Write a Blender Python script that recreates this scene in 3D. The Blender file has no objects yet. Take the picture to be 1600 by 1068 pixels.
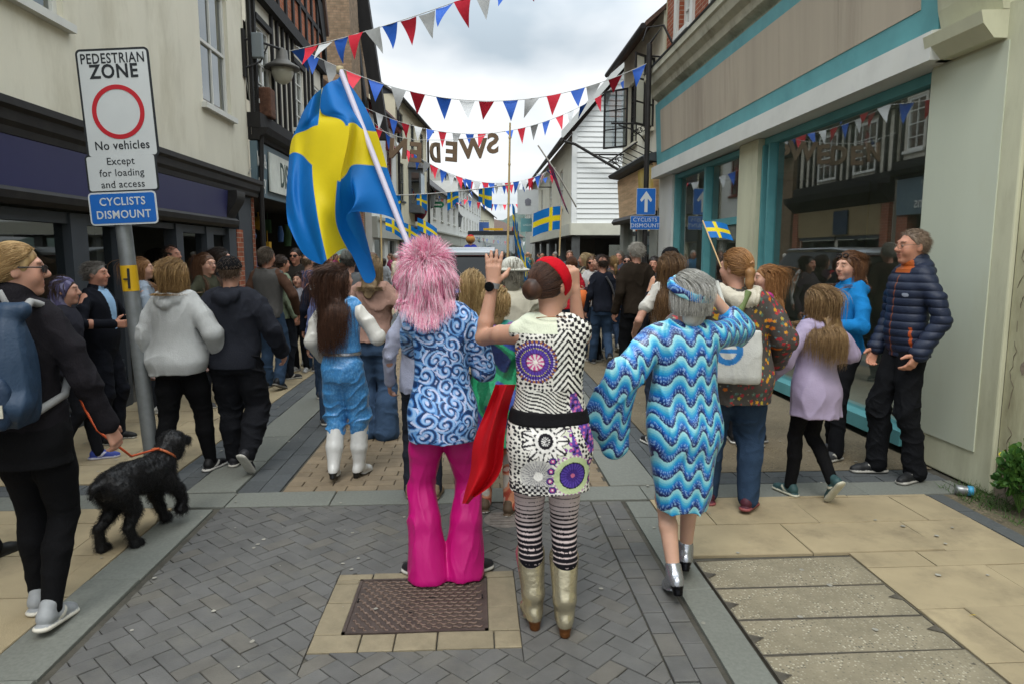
import bpy, math, random, time
import numpy as np
from math import radians as R, sin, cos, pi
from mathutils import Vector, Matrix
_T0 = time.time()
random.seed(7)
SC = bpy.context.scene
COL = SC.collection

# ------------------------------------------------------------------ camera, sky, sun, exposure
EYE = 1.62
PITCH = R(7.32); YAW = R(2.95)
cd = bpy.data.cameras.new("camera"); cam = bpy.data.objects.new("camera", cd); COL.objects.link(cam)
cd.sensor_width = 36.0; cd.lens = 24.0; cd.clip_start = 0.05; cd.clip_end = 3000
cam.location = (0, 0, EYE); cam.rotation_euler = (pi/2 - PITCH, 0, -YAW)
SC.camera = cam
SC.view_settings.view_transform = 'Standard'
SC.view_settings.look = 'None'
SC.view_settings.gamma = 1.0
SC.view_settings.exposure = 0.94
SUN_EL, SUN_AZ = R(58), R(200)
w = bpy.data.worlds.new("World"); SC.world = w; w.use_nodes = True
nt = w.node_tree; nt.nodes.clear()
def _n(t, **k):
    n = nt.nodes.new(t)
    for a, b in k.items(): setattr(n, a, b)
    return n
out = _n('ShaderNodeOutputWorld'); bg = _n('ShaderNodeBackground'); bg.inputs['Strength'].default_value = 0.1
sky = _n('ShaderNodeTexSky', sky_type='NISHITA', sun_disc=False, sun_elevation=SUN_EL, sun_rotation=SUN_AZ)
tc = _n('ShaderNodeTexCoord'); sep = _n('ShaderNodeSeparateXYZ')
nt.links.new(tc.outputs['Generated'], sep.inputs[0])
# cloud layer: project the direction on a flat cloud deck so the clouds flatten towards the horizon
zz = _n('ShaderNodeMath', operation='ADD'); zz.inputs[1].default_value = 0.22
nt.links.new(sep.outputs['Z'], zz.inputs[0])
zm = _n('ShaderNodeMath', operation='MAXIMUM'); zm.inputs[1].default_value = 0.05; nt.links.new(zz.outputs[0], zm.inputs[0])
dv = _n('ShaderNodeVectorMath', operation='DIVIDE'); nt.links.new(tc.outputs['Generated'], dv.inputs[0])
cmb = _n('ShaderNodeCombineXYZ')
for i in range(3): nt.links.new(zm.outputs[0], cmb.inputs[i])
nt.links.new(cmb.outputs[0], dv.inputs[1])
mp = _n('ShaderNodeMapping'); mp.inputs['Scale'].default_value = (0.9, 0.75, 1.0); mp.inputs['Location'].default_value = (1.35, 0.62, 0.0)
nt.links.new(dv.outputs[0], mp.inputs[0])
ns = _n('ShaderNodeTexNoise'); ns.inputs['Scale'].default_value = 1.25; ns.inputs['Detail'].default_value = 5; ns.inputs['Roughness'].default_value = .45; ns.inputs['Distortion'].default_value = .15
nt.links.new(mp.outputs[0], ns.inputs['Vector'])
rp = _n('ShaderNodeValToRGB'); e = rp.color_ramp.elements
e[0].position = .42; e[0].color = (0.42, 0.49, 0.545, 1); e[1].position = .60; e[1].color = (0.83, 0.85, 0.85, 1)
m_ = e.new(.51); m_.color = (0.65, 0.69, 0.72, 1)
nt.links.new(ns.outputs['Fac'], rp.inputs[0])
# an overcast sky is about three times as bright overhead as at the horizon
g1 = _n('ShaderNodeMapRange'); g1.inputs['From Min'].default_value = 0.28; g1.inputs['From Max'].default_value = 0.95
g1.inputs['To Min'].default_value = 6.8; g1.inputs['To Max'].default_value = 24.0
nt.links.new(sep.outputs['Z'], g1.inputs['Value'])
sc_ = _n('ShaderNodeVectorMath', operation='SCALE'); nt.links.new(rp.outputs[0], sc_.inputs[0]); nt.links.new(g1.outputs[0], sc_.inputs['Scale'])
mx = _n('ShaderNodeMix', data_type='RGBA'); mx.inputs[0].default_value = 0.94
nt.links.new(sky.outputs[0], mx.inputs[6]); nt.links.new(sc_.outputs[0], mx.inputs[7])
nt.links.new(mx.outputs[2], bg.inputs['Color']); nt.links.new(bg.outputs[0], out.inputs[0])
sd = bpy.data.lights.new("sun", 'SUN'); sun = bpy.data.objects.new("sun", sd); COL.objects.link(sun)
sd.energy = 1.0; sd.angle = R(25); sd.color = (1.0, .96, .9)
sun.rotation_euler = (R(90) - SUN_EL, 0, R(180) - SUN_AZ)
sun.location = (0, -5, 30)

# ------------------------------------------------------------------ camera arithmetic: where a thing seen in the photo stands
_F = 1067.0
def ray(x, y):
    u = (x - 800)/_F; v = -(y - 534)/_F
    f = (sin(YAW)*cos(PITCH), cos(YAW)*cos(PITCH), -sin(PITCH)); r = (cos(YAW), -sin(YAW), 0)
    up = (sin(YAW)*sin(PITCH), cos(YAW)*sin(PITCH), cos(PITCH))
    return [f[i] + u*r[i] + v*up[i] for i in range(3)]
def atY(x, y, Y):
    d = ray(x, y); t = Y/d[1]; return Vector((d[0]*t, Y, EYE + d[2]*t))
def ground(x, y):
    d = ray(x, y); t = -EYE/d[2]; return (d[0]*t, d[1]*t)

# ------------------------------------------------------------------ colours and materials
def lin(h):
    if not isinstance(h, str): return tuple(h)[:3]
    h = h.lstrip('#'); o = []
    for i in (0, 2, 4):
        c = int(h[i:i+2], 16)/255.0
        o.append(c/12.92 if c <= .04045 else ((c+.055)/1.055)**2.4)
    return tuple(o)
_MC = {}
def mat(name, col='#808080', rough=.75, var=.16, scale=3.0, bump=0.0, bscale=60.0, metal=0.0, dirt=0.0, dirtcol='#4a463c', stretch=(1,1,1), attr=False, island=0.0, spec=.35, sheen=0.0, dscale=1.1, alt=None, altw=.15, coat=0.0, sss=0.0, wrinkle=0.0, wscale=9.0):
    """one principled surface: base colour with mottling, optional vertex colours, per-piece variation, dirt patches and bump"""
    if name in _MC: return _MC[name]
    m = bpy.data.materials.new(name); m.use_nodes = True; t = m.node_tree; N = t.nodes; L = t.links
    b = N['Principled BSDF']; b.inputs['Roughness'].default_value = rough; b.inputs['Metallic'].default_value = metal
    b.inputs['Specular IOR Level'].default_value = spec
    if sheen: b.inputs['Sheen Weight'].default_value = sheen
    if coat: b.inputs['Coat Weight'].default_value = coat; b.inputs['Coat Roughness'].default_value = .15
    if sss:
        b.inputs['Subsurface Weight'].default_value = sss; b.inputs['Subsurface Radius'].default_value = (.02, .008, .004); b.inputs['Subsurface Scale'].default_value = .5
    tcn = N.new('ShaderNodeTexCoord'); mpn = N.new('ShaderNodeMapping'); mpn.inputs['Scale'].default_value = stretch
    L.new(tcn.outputs['Object'], mpn.inputs[0])
    if attr:
        a = N.new('ShaderNodeAttribute'); a.attribute_name = 'Col'; cur = a.outputs['Color']
    else:
        c = N.new('ShaderNodeRGB'); c.outputs[0].default_value = (*lin(col), 1); cur = c.outputs[0]
    def mixc(fac, A, B, mode='MIX'):
        n = N.new('ShaderNodeMix'); n.data_type = 'RGBA'; n.blend_type = mode
        for idx, v in ((0, fac), (6, A), (7, B)):
            if hasattr(v, 'is_linked'): L.new(v, n.inputs[idx])
            else: n.inputs[idx].default_value = v
        return n.outputs[2]
    def mrange(src, a0, a1, b0, b1):
        n = N.new('ShaderNodeMapRange'); n.inputs[1].default_value = a0; n.inputs[2].default_value = a1; n.inputs[3].default_value = b0; n.inputs[4].default_value = b1
        L.new(src, n.inputs[0]); return n.outputs[0]
    if island:
        g = N.new('ShaderNodeNewGeometry')
        cur2 = N.new('ShaderNodeHueSaturation'); L.new(cur, cur2.inputs['Color']); L.new(mrange(g.outputs['Random Per Island'], 0, 1, 1-island, 1+island), cur2.inputs['Value'])
        cur = cur2.outputs[0]
        if alt:
            w_ = N.new('ShaderNodeTexWhiteNoise'); w_.noise_dimensions = '1D'; L.new(g.outputs['Random Per Island'], w_.inputs['W'])
            cur = mixc(mrange(w_.outputs['Value'], 1-altw-.12, 1-altw+.12, 0, .75), cur, (*lin(alt), 1))
    if var:
        n1 = N.new('ShaderNodeTexNoise'); n1.inputs['Scale'].default_value = scale; n1.inputs['Detail'].default_value = 6; n1.inputs['Roughness'].default_value = .6
        L.new(mpn.outputs[0], n1.inputs['Vector'])
        hs = N.new('ShaderNodeHueSaturation'); L.new(cur, hs.inputs['Color']); L.new(mrange(n1.outputs['Fac'], .3, .7, 1-var, 1+var), hs.inputs['Value']); cur = hs.outputs[0]
    if dirt:
        n2 = N.new('ShaderNodeTexNoise'); n2.inputs['Scale'].default_value = dscale; n2.inputs['Detail'].default_value = 9; n2.inputs['Roughness'].default_value = .68
        L.new(mpn.outputs[0], n2.inputs['Vector'])
        cur = mixc(mrange(n2.outputs['Fac'], .5, .72, 0, dirt), cur, (*lin(dirtcol), 1))
    L.new(cur, b.inputs['Base Color'])
    if bump:
        n3 = N.new('ShaderNodeTexNoise'); n3.inputs['Scale'].default_value = bscale; n3.inputs['Detail'].default_value = 5
        L.new(mpn.outputs[0], n3.inputs['Vector'])
        bp = N.new('ShaderNodeBump'); bp.inputs['Strength'].default_value = bump; bp.inputs['Distance'].default_value = .01
        L.new(n3.outputs['Fac'], bp.inputs['Height']); L.new(bp.outputs[0], b.inputs['Normal'])
    if wrinkle:
        n4 = N.new('ShaderNodeTexNoise'); n4.noise_type = 'RIDGED_MULTIFRACTAL'; n4.inputs['Scale'].default_value = wscale; n4.inputs['Detail'].default_value = 3; n4.inputs['Distortion'].default_value = .6
        L.new(mpn.outputs[0], n4.inputs['Vector']); b2 = N.new('ShaderNodeBump'); b2.inputs['Strength'].default_value = wrinkle; b2.inputs['Distance'].default_value = .012; b2.invert = True
        L.new(n4.outputs['Fac'], b2.inputs['Height'])
        if bump: L.new(b2.outputs[0], bp.inputs['Normal'])
        else: L.new(b2.outputs[0], b.inputs['Normal'])
    _MC[name] = m; return m

def glass(name, tint=(.75,.8,.8), refl=.32, rough=.015):
    if name in _MC: return _MC[name]
    m = bpy.data.materials.new(name); m.use_nodes = True; t = m.node_tree; N = t.nodes; L = t.links; N.clear()
    o = N.new('ShaderNodeOutputMaterial'); x = N.new('ShaderNodeMixShader'); tr = N.new('ShaderNodeBsdfTransparent'); gl = N.new('ShaderNodeBsdfGlossy')
    tr.inputs[0].default_value = (*tint, 1); gl.inputs['Roughness'].default_value = rough; gl.inputs[0].default_value = (.9,.93,.93,1)
    lw = N.new('ShaderNodeLayerWeight'); lw.inputs[0].default_value = .35
    mr = N.new('ShaderNodeMapRange'); mr.inputs[3].default_value = refl*.55; mr.inputs[4].default_value = min(1, refl*2.2); L.new(lw.outputs['Fresnel'], mr.inputs[0])
    L.new(mr.outputs[0], x.inputs[0]); L.new(tr.outputs[0], x.inputs[1]); L.new(gl.outputs[0], x.inputs[2]); L.new(x.outputs[0], o.inputs[0])
    _MC[name] = m; return m

def brick_mat(name, c1, c2, mortar, axis='yz', bw=.215, bh=.065, ms=.01, dirt=.25):
    if name in _MC: return _MC[name]
    m = bpy.data.materials.new(name); m.use_nodes = True; t = m.node_tree; N = t.nodes; L = t.links
    b = N['Principled BSDF']; b.inputs['Roughness'].default_value = .9; b.inputs['Specular IOR Level'].default_value = .2
    tcn = N.new('ShaderNodeTexCoord'); s = N.new('ShaderNodeSeparateXYZ'); c = N.new('ShaderNodeCombineXYZ'); L.new(tcn.outputs['Object'], s.inputs[0])
    ad = N.new('ShaderNodeMath'); ad.operation = 'ADD'; L.new(s.outputs['X'], ad.inputs[0]); L.new(s.outputs['Y'], ad.inputs[1])
    L.new(ad.outputs[0], c.inputs[0]); L.new(s.outputs['Z'], c.inputs[1])
    bt = N.new('ShaderNodeTexBrick'); bt.inputs['Scale'].default_value = 1; bt.inputs['Brick Width'].default_value = bw; bt.inputs['Row Height'].default_value = bh+ms; bt.inputs['Mortar Size'].default_value = ms*.55
    bt.inputs['Color1'].default_value = (*lin(c1),1); bt.inputs['Color2'].default_value = (*lin(c2),1); bt.inputs['Mortar'].default_value = (*lin(mortar),1); bt.inputs['Bias'].default_value = -.1
    L.new(c.outputs[0], bt.inputs['Vector'])
    n2 = N.new('ShaderNodeTexNoise'); n2.inputs['Scale'].default_value = 9; n2.inputs['Detail'].default_value = 6; L.new(tcn.outputs['Object'], n2.inputs['Vector'])
    hs = N.new('ShaderNodeHueSaturation'); mr = N.new('ShaderNodeMapRange'); mr.inputs[1].default_value=.3; mr.inputs[2].default_value=.7; mr.inputs[3].default_value=.75; mr.inputs[4].default_value=1.2
    L.new(n2.outputs['Fac'], mr.inputs[0]); L.new(bt.outputs['Color'], hs.inputs['Color']); L.new(mr.outputs[0], hs.inputs['Value']); L.new(hs.outputs[0], b.inputs['Base Color'])
    bp = N.new('ShaderNodeBump'); bp.inputs['Strength'].default_value = .5; bp.inputs['Distance'].default_value = .01; bp.invert = True
    L.new(bt.outputs['Fac'], bp.inputs['Height']); L.new(bp.outputs[0], b.inputs['Normal'])
    _MC[name] = m; return m

# ------------------------------------------------------------------ objects
def tag(o, label=None, cat=None, group=None, kind=None):
    if label: o['label'] = label
    if cat: o['category'] = cat
    if group: o['group'] = group
    if kind: o['kind'] = kind
    return o
def empty(name, loc=(0,0,0), rz=0.0, label=None, cat=None, group=None):
    o = bpy.data.objects.new(name, None); COL.objects.link(o); o.location = loc; o.rotation_euler = (0,0,rz); o.empty_display_size = .1
    return tag(o, label, cat, group)
def link(name, me, parent=None, mats=()):
    for m in mats: me.materials.append(m)
    o = bpy.data.objects.new(name, me); COL.objects.link(o)
    if parent: o.parent = parent
    return o
def np_mesh(name, V, Fq, cols=None, smooth=True):
    """numpy vertices and equal-sized faces -> mesh"""
    me = bpy.data.meshes.new(name); V = np.asarray(V, np.float32); Fq = np.asarray(Fq, np.int32); k = Fq.shape[1]
    me.vertices.add(len(V)); me.vertices.foreach_set('co', V.ravel())
    me.loops.add(Fq.size); me.loops.foreach_set('vertex_index', Fq.ravel())
    me.polygons.add(len(Fq)); me.polygons.foreach_set('loop_start', np.arange(0, Fq.size, k, dtype=np.int32))
    me.polygons.foreach_set('loop_total', np.full(len(Fq), k, np.int32))
    if smooth: me.polygons.foreach_set('use_smooth', np.ones(len(Fq), bool))
    me.update(calc_edges=True)
    if cols is not None:
        a = me.color_attributes.new('Col', 'FLOAT_COLOR', 'POINT'); c4 = np.ones((len(V), 4), np.float32); c4[:, :3] = cols; a.data.foreach_set('color', c4.ravel())
    return me
class MB:
    """collects boxes, prisms, tubes ... into one mesh"""
    def __init__(s): s.v = []; s.f = []; s.m = []; s.mi = 0; s.sm = []
    def add(s, vs, fs, smooth=False):
        o = len(s.v); s.v += [tuple(v) for v in vs]
        for f in fs: s.f.append([o+i for i in f]); s.m.append(s.mi); s.sm.append(smooth)
        return s
    def box(s, x0, x1, y0, y1, z0, z1):
        x0,x1 = sorted((x0,x1)); y0,y1 = sorted((y0,y1)); z0,z1 = sorted((z0,z1))
        return s.add([(x0,y0,z0),(x1,y0,z0),(x1,y1,z0),(x0,y1,z0),(x0,y0,z1),(x1,y0,z1),(x1,y1,z1),(x0,y1,z1)],
                     [(3,2,1,0),(4,5,6,7),(0,1,5,4),(1,2,6,5),(2,3,7,6),(3,0,4,7)])
    def fbox(s, fr, u0, u1, v0, v1, d0, d1):
        """box in a facade frame: u along the wall, v up, d out of the wall"""
        p = [fr.p(u,v,d) for (u,v,d) in ((u0,v0,d0),(u1,v0,d0),(u1,v0,d1),(u0,v0,d1),(u0,v1,d0),(u1,v1,d0),(u1,v1,d1),(u0,v1,d1))]
        fs = [(3,2,1,0),(4,5,6,7),(0,1,5,4),(1,2,6,5),(2,3,7,6),(3,0,4,7)]
        if fr.flip: fs = [f[::-1] for f in fs]
        return s.add(p, fs)
    def fquad(s, fr, pts):
        return s.add([fr.p(*q) for q in pts], [tuple(range(len(pts)))])
    def prof(s, fr, u0, u1, pts):
        """moulding: profile pts (d, v) extruded along u"""
        n = len(pts); a = [fr.p(u0, v, d) for d, v in pts]; b = [fr.p(u1, v, d) for d, v in pts]
        return s.add(a+b, [(i, (i+1)%n, n+(i+1)%n, n+i) for i in range(n)] + [tuple(range(n))[::-1], tuple(range(n, 2*n))])
    def prism(s, poly, axis_vec, smooth=False):
        n = len(poly); a = [Vector(p) for p in poly]; av = Vector(axis_vec); b = [p+av for p in a]
        return s.add(a+b, [(i, (i+1)%n, n+(i+1)%n, n+i) for i in range(n)] + [tuple(range(n))[::-1], tuple(range(n, 2*n))])
    def tube(s, pts, rad, n=8, caps=True, smooth=True):
        pts = [Vector(p) for p in pts]; k = len(pts)
        rs = rad if isinstance(rad, (list, tuple)) else [rad]*k
        vs = []; fs = []; ref = None
        for i, p in enumerate(pts):
            t = (pts[min(i+1,k-1)] - pts[max(i-1,0)]).normalized()
            if ref is None: ref = t.orthogonal().normalized()
            ref = (ref - t*ref.dot(t)); ref = ref.normalized() if ref.length > 1e-6 else t.orthogonal().normalized()
            b = t.cross(ref)
            for j in range(n):
                a = 2*pi*j/n; vs.append(p + (ref*cos(a) + b*sin(a))*rs[i])
        for i in range(k-1):
            for j in range(n): fs.append((i*n+j, i*n+(j+1)%n, (i+1)*n+(j+1)%n, (i+1)*n+j))
        s.add(vs, fs, smooth)
        if caps: s.add(vs[:n], [tuple(range(n))[::-1]]); s.add(vs[-n:], [tuple(range(n))])
        return s
    def lathe(s, c, prof, n=24, axis='z', smooth=True):
        c = Vector(c); vs = []; fs = []; k = len(prof)
        for r, h in prof:
            for j in range(n):
                a = 2*pi*j/n
                q = (r*cos(a), r*sin(a), h) if axis == 'z' else ((h, r*cos(a), r*sin(a)) if axis == 'x' else (r*sin(a), h, r*cos(a)))
                vs.append(c + Vector(q))
        for i in range(k-1):
            for j in range(n): fs.append((i*n+j, i*n+(j+1)%n, (i+1)*n+(j+1)%n, (i+1)*n+j))
        if prof[0][0] > 1e-4: fs.append(tuple(range(n))[::-1])
        if prof[-1][0] > 1e-4: fs.append(tuple(range((k-1)*n, k*n)))
        return s.add(vs, fs, smooth)
    def build(s, name, mats, parent=None, bevel=0.0):
        me = bpy.data.meshes.new(name); me.from_pydata(s.v, [], s.f); me.update()
        me.polygons.foreach_set('material_index', s.m); me.polygons.foreach_set('use_smooth', s.sm)
        o = link(name, me, parent, mats if isinstance(mats, (list, tuple)) else [mats])
        if bevel:
            b = o.modifiers.new('bevel', 'BEVEL'); b.width = bevel; b.segments = 2; b.limit_method = 'ANGLE'; b.angle_limit = R(40)
        return o
class Frame:
    """facade frame: origin on the ground, U along the wall, N outwards"""
    def __init__(s, o, U, N): s.o = Vector(o); s.U = Vector(U).normalized(); s.N = Vector(N).normalized(); s.flip = s.U.cross(Vector((0,0,1))).dot(s.N) < 0
    def p(s, u, v, d=0): return s.o + s.U*u + s.N*d + Vector((0,0,v))
def wall_holes(mb, fr, u0, u1, v0, v1, holes, depth=.14, d=0.0):
    """wall face with real openings and reveals"""
    us = sorted({u0,u1,*[h[0] for h in holes],*[h[1] for h in holes]}); vs = sorted({v0,v1,*[h[2] for h in holes],*[h[3] for h in holes]})
    us = [u for u in us if u0 <= u <= u1]; vs = [v for v in vs if v0 <= v <= v1]
    for a, b in zip(us, us[1:]):
        for c, e_ in zip(vs, vs[1:]):
            cu, cv = (a+b)/2, (c+e_)/2
            if any(h[0] < cu < h[1] and h[2] < cv < h[3] for h in holes): continue
            mb.fquad(fr, [(a,c,d),(b,c,d),(b,e_,d),(a,e_,d)])
    for h in holes:
        a, b, c, e_ = h[:4]
        for q in (((a,c),(a,e_)),((a,e_),(b,e_)),((b,e_),(b,c)),((b,c),(a,c))):
            (p0,q0),(p1,q1) = q; mb.fquad(fr, [(p0,q0,d),(p1,q1,d),(p1,q1,d-depth),(p0,q0,d-depth)])
def text_mesh(txt, size, ext=.0015, align='CENTER', spacing=1.0, bold=0.0, xs=1.0):
    c = bpy.data.curves.new('lettering', 'FONT'); c.body = txt; c.size = size; c.extrude = ext; c.align_x = align; c.align_y = 'CENTER'; c.space_character = spacing; c.offset = bold; c.resolution_u = 3
    o = bpy.data.objects.new('lettering_tmp', c); COL.objects.link(o)
    dg = bpy.context.evaluated_depsgraph_get(); me = bpy.data.meshes.new_from_object(o.evaluated_get(dg)); bpy.data.objects.remove(o); bpy.data.curves.remove(c)
    if xs != 1:
        for v in me.vertices: v.co.x *= xs
    me.materials.clear(); return me
def text(txt, size, M, m, parent=None, name='lettering', **k):
    me = text_mesh(txt, size, **k); me.transform(M); o = link(name, me, parent, [m]); return o
def face_matrix(pos, right, up=(0,0,1)):
    x = Vector(right).normalized(); y = Vector(up).normalized(); z = x.cross(y)
    return Matrix(((x.x,y.x,z.x,pos[0]),(x.y,y.y,z.y,pos[1]),(x.z,y.z,z.z,pos[2]),(0,0,0,1)))
def copy_tree(o, parent=None):
    c = o.copy(); COL.objects.link(c); c.parent = parent
    for ch in list(o.children): copy_tree(ch, c)
    return c
# ------------------------------------------------------------------ soft surfaces: distance fields meshed by surface nets
def smin(a, b, k):
    h = np.clip(.5 + .5*(b-a)/k, 0, 1); return b*(1-h) + a*h - k*h*(1-h)
A3 = lambda v: np.asarray(v, np.float64)
def nrm(v): v = A3(v); return v/max(1e-9, np.linalg.norm(v))
class Sdf:
    def __init__(s): s.p = []; s.lo = A3([9,9,9]); s.hi = -s.lo; s.disp = []
    def _add(s, fn, lo, hi, k, op='u', grow=True):
        s.p.append((fn, A3(lo), A3(hi), k, op))
        if op == 'u' and grow: s.lo = np.minimum(s.lo, lo); s.hi = np.maximum(s.hi, hi)
        return s
    def cap(s, a, b, r1, r2=None, k=.02, flat=None, op='u'):
        a = A3(a); b = A3(b); r2 = r1 if r2 is None else r2; ab = b-a; L2 = max(1e-9, ab@ab)
        fx = None if flat is None else (nrm(flat[0]), flat[1])
        def fn(P):
            t = np.clip(((P-a)@ab)/L2, 0, 1); q = P - a - t[:,None]*ab
            if fx is not None: q = q + (q@fx[0])[:,None]*fx[0]*(1/fx[1]-1)
            return np.sqrt((q*q).sum(1)) - (r1 + (r2-r1)*t)
        m = max(r1, r2)*(1 if fx is None else max(1, fx[1])); return s._add(fn, np.minimum(a,b)-m, np.maximum(a,b)+m, k, op)
    def chain(s, pts, rs, k=.02, flat=None):
        for i in range(len(pts)-1): s.cap(pts[i], pts[i+1], rs[i], rs[i+1], k if i == 0 else min(k, .015), flat)
        return s
    def ell(s, c, r, k=.02, rot=None, op='u'):
        c = A3(c); r = A3(r); Q = None if rot is None else A3(rot)
        def fn(P):
            q = P - c
            if Q is not None: q = q@Q
            k0 = np.sqrt(((q/r)**2).sum(1)); k1 = np.sqrt(((q/(r*r))**2).sum(1)); return k0*(k0-1)/np.maximum(k1, 1e-6)
        m = r if Q is None else np.full(3, r.max()); return s._add(fn, c-m, c+m, k, op)
    def loft(s, zs, ax, ay, cx=0., cy=0., p=2.2, k=.02, rnd=.015, op='u', off=0.0):
        zs = A3(zs); n = len(zs); f = lambda v: A3(v) if np.ndim(v) else np.full(n, float(v))
        ax, ay, cx, cy = f(ax), f(ay), f(cx), f(cy); z0, z1 = zs[0], zs[-1]
        zf = np.linspace(z0, z1, 64)
        def sm(v):
            y = np.interp(zf, zs, v)
            for _ in range(6): y[1:-1] = .25*y[:-2] + .5*y[1:-1] + .25*y[2:]
            return y
        AX, AY, CX, CY = map(sm, (ax, ay, cx, cy))
        def fn(P):
            z = P[:,2]; a = np.interp(z, zf, AX)+off; b = np.interp(z, zf, AY)+off; x = np.abs(P[:,0]-np.interp(z, zf, CX)); y = np.abs(P[:,1]-np.interp(z, zf, CY))
            u = x/a; v = y/b; kk = np.maximum((u**p+v**p)**(1/p), 1e-4)
            gx = (u/kk)**(p-1)/a; gy = (v/kk)**(p-1)/b; d = (kk-1)/np.maximum(np.sqrt(gx*gx+gy*gy), 1e-3)
            e = np.maximum(z0-z, z-z1); h = np.clip(.5-.5*(e-d)/rnd, 0, 1); return e*(1-h)+d*h + rnd*h*(1-h)
        lo = [min(CX-AX)-off, min(CY-AY)-off, z0]; hi = [max(CX+AX)+off, max(CY+AY)+off, z1]
        return s._add(fn, lo, hi, k, op)
    def half(s, pt, n, op='i', k=.004):
        """keep the side the normal points away from (op i) """
        pt = A3(pt); n = nrm(n); return s._add(lambda P: (P-pt)@n, [-9]*3, [9]*3, k, op, False)
    def __call__(s, P):
        d = np.full(len(P), .5)
        for fn, lo, hi, k, op in s.p:
            mg = k + .07
            if hi[0] > 8: idx = slice(None); Q = P
            else:
                idx = np.nonzero(((P > lo-mg) & (P < hi+mg)).all(1))[0]
                if not len(idx): continue
                Q = P[idx]
            e_ = fn(Q); c = d[idx]
            if op == 'u': d[idx] = smin(c, e_, k)
            elif op == 's': d[idx] = -smin(-c, e_, k)
            else: d[idx] = -smin(-c, -e_, k)
        for g in s.disp: d = d + g(P)
        return d
    def mesh(s, h, pad=None):
        pad = pad or 3*h; lo = s.lo - pad - .012; hi = s.hi + pad + .012; C = 4
        nc = np.ceil((hi-lo)/(h*C)).astype(int)+1
        ii = np.stack(np.meshgrid(*[np.arange(n) for n in nc], indexing='ij'), -1).reshape(-1,3)
        Dc = s(lo + (ii+.5)*h*C - h*.5)
        act = np.abs(Dc) < h*C*1.35 + .012
        D = np.repeat(np.repeat(np.repeat(np.where(Dc > 0, 1., -1.).reshape(nc), C, 0), C, 1), C, 2).astype(np.float32)
        off = np.stack(np.meshgrid(*[np.arange(C)]*3, indexing='ij'), -1).reshape(-1,3)
        fi = (ii[act][:,None,:]*C + off[None]).reshape(-1,3)
        D[fi[:,0], fi[:,1], fi[:,2]] = s(lo + fi*h)
        S = D < 0; nx, ny, nz = D.shape
        cnt = np.zeros((nx-1,ny-1,nz-1), np.int8)
        for a in (0,1):
            for b in (0,1):
                for c in (0,1): cnt += S[a:nx-1+a, b:ny-1+b, c:nz-1+c]
        cells = np.argwhere((cnt > 0) & (cnt < 8)); idx = np.full(cnt.shape, -1, np.int32); idx[tuple(cells.T)] = np.arange(len(cells))
        acc = np.zeros((len(cells),3)); num = np.zeros(len(cells)); co = [(a,b,c) for a in (0,1) for b in (0,1) for c in (0,1)]
        g = {c: D[cells[:,0]+c[0], cells[:,1]+c[1], cells[:,2]+c[2]] for c in co}
        for a in co:
            for ax in range(3):
                if a[ax]: continue
                b = list(a); b[ax] = 1; b = tuple(b); da, db = g[a], g[b]; m = (da < 0) != (db < 0)
                t = np.where(m, da/np.where(m, da-db, 1), 0); pt = np.tile(A3(a), (len(cells),1)); pt[:,ax] += t
                acc[m] += pt[m]; num[m] += 1
        V = lo + (cells + acc/num[:,None])*h
        F = []
        for ax in range(3):
            sl0 = [slice(1,-1)]*3; sl1 = [slice(1,-1)]*3; sl0[ax] = slice(0,-1); sl1[ax] = slice(1,None)
            a, b = S[tuple(sl0)], S[tuple(sl1)]; e_ = np.argwhere(a != b)
            if not len(e_): continue
            fl = a[tuple(e_.T)]; base = e_ + 1; base[:,ax] -= 1
            o1, o2 = [(1,2),(2,0),(0,1)][ax]
            def cell(d1, d2):
                q = base.copy(); q[:,o1] += d1; q[:,o2] += d2; return idx[q[:,0],q[:,1],q[:,2]]
            q = np.stack([cell(-1,-1), cell(0,-1), cell(0,0), cell(-1,0)], 1); q[~fl] = q[~fl][:,::-1]; F.append(q)
        F = np.concatenate(F); F = F[(F >= 0).all(1)]; return V, F
def vnoise(P, f, seed=0, n=6):
    r = np.random.RandomState(seed); o = np.zeros(len(P))
    for i in range(n):
        k = r.normal(size=3); k *= f*(.6+.9*r.rand())/np.linalg.norm(k); q = r.normal(size=3)*f*.35
        o += np.sin(P@k + r.rand()*6.28 + 1.4*np.sin(P@q + r.rand()*6.28))
    return o/n*1.6
def folds(amp, f, seed=0, st=(1,1,.5), joints=()):
    """cloth creases: warped ridges, deeper near the joints"""
    st = A3(st)
    def g(P):
        w_ = np.stack([vnoise(P, f*.45, seed+11+i, 4) for i in range(3)], 1)*.035; Q = (P+w_)*st
        n = vnoise(Q, f, seed); n2 = vnoise(Q, f*2.1, seed+3); m = np.clip(.75+.7*vnoise(P, f*.3, seed+5), .15, 1.5)
        if len(joints):
            d2 = np.min([((P-j)**2).sum(1) for j in joints], 0); m = m*(.75+1.0*np.exp(-d2/.012))
        return -amp*m*(((1-np.abs(n))**3)*1.7-.45 + .5*((1-np.abs(n2))**3-.3))
    return g
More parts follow.
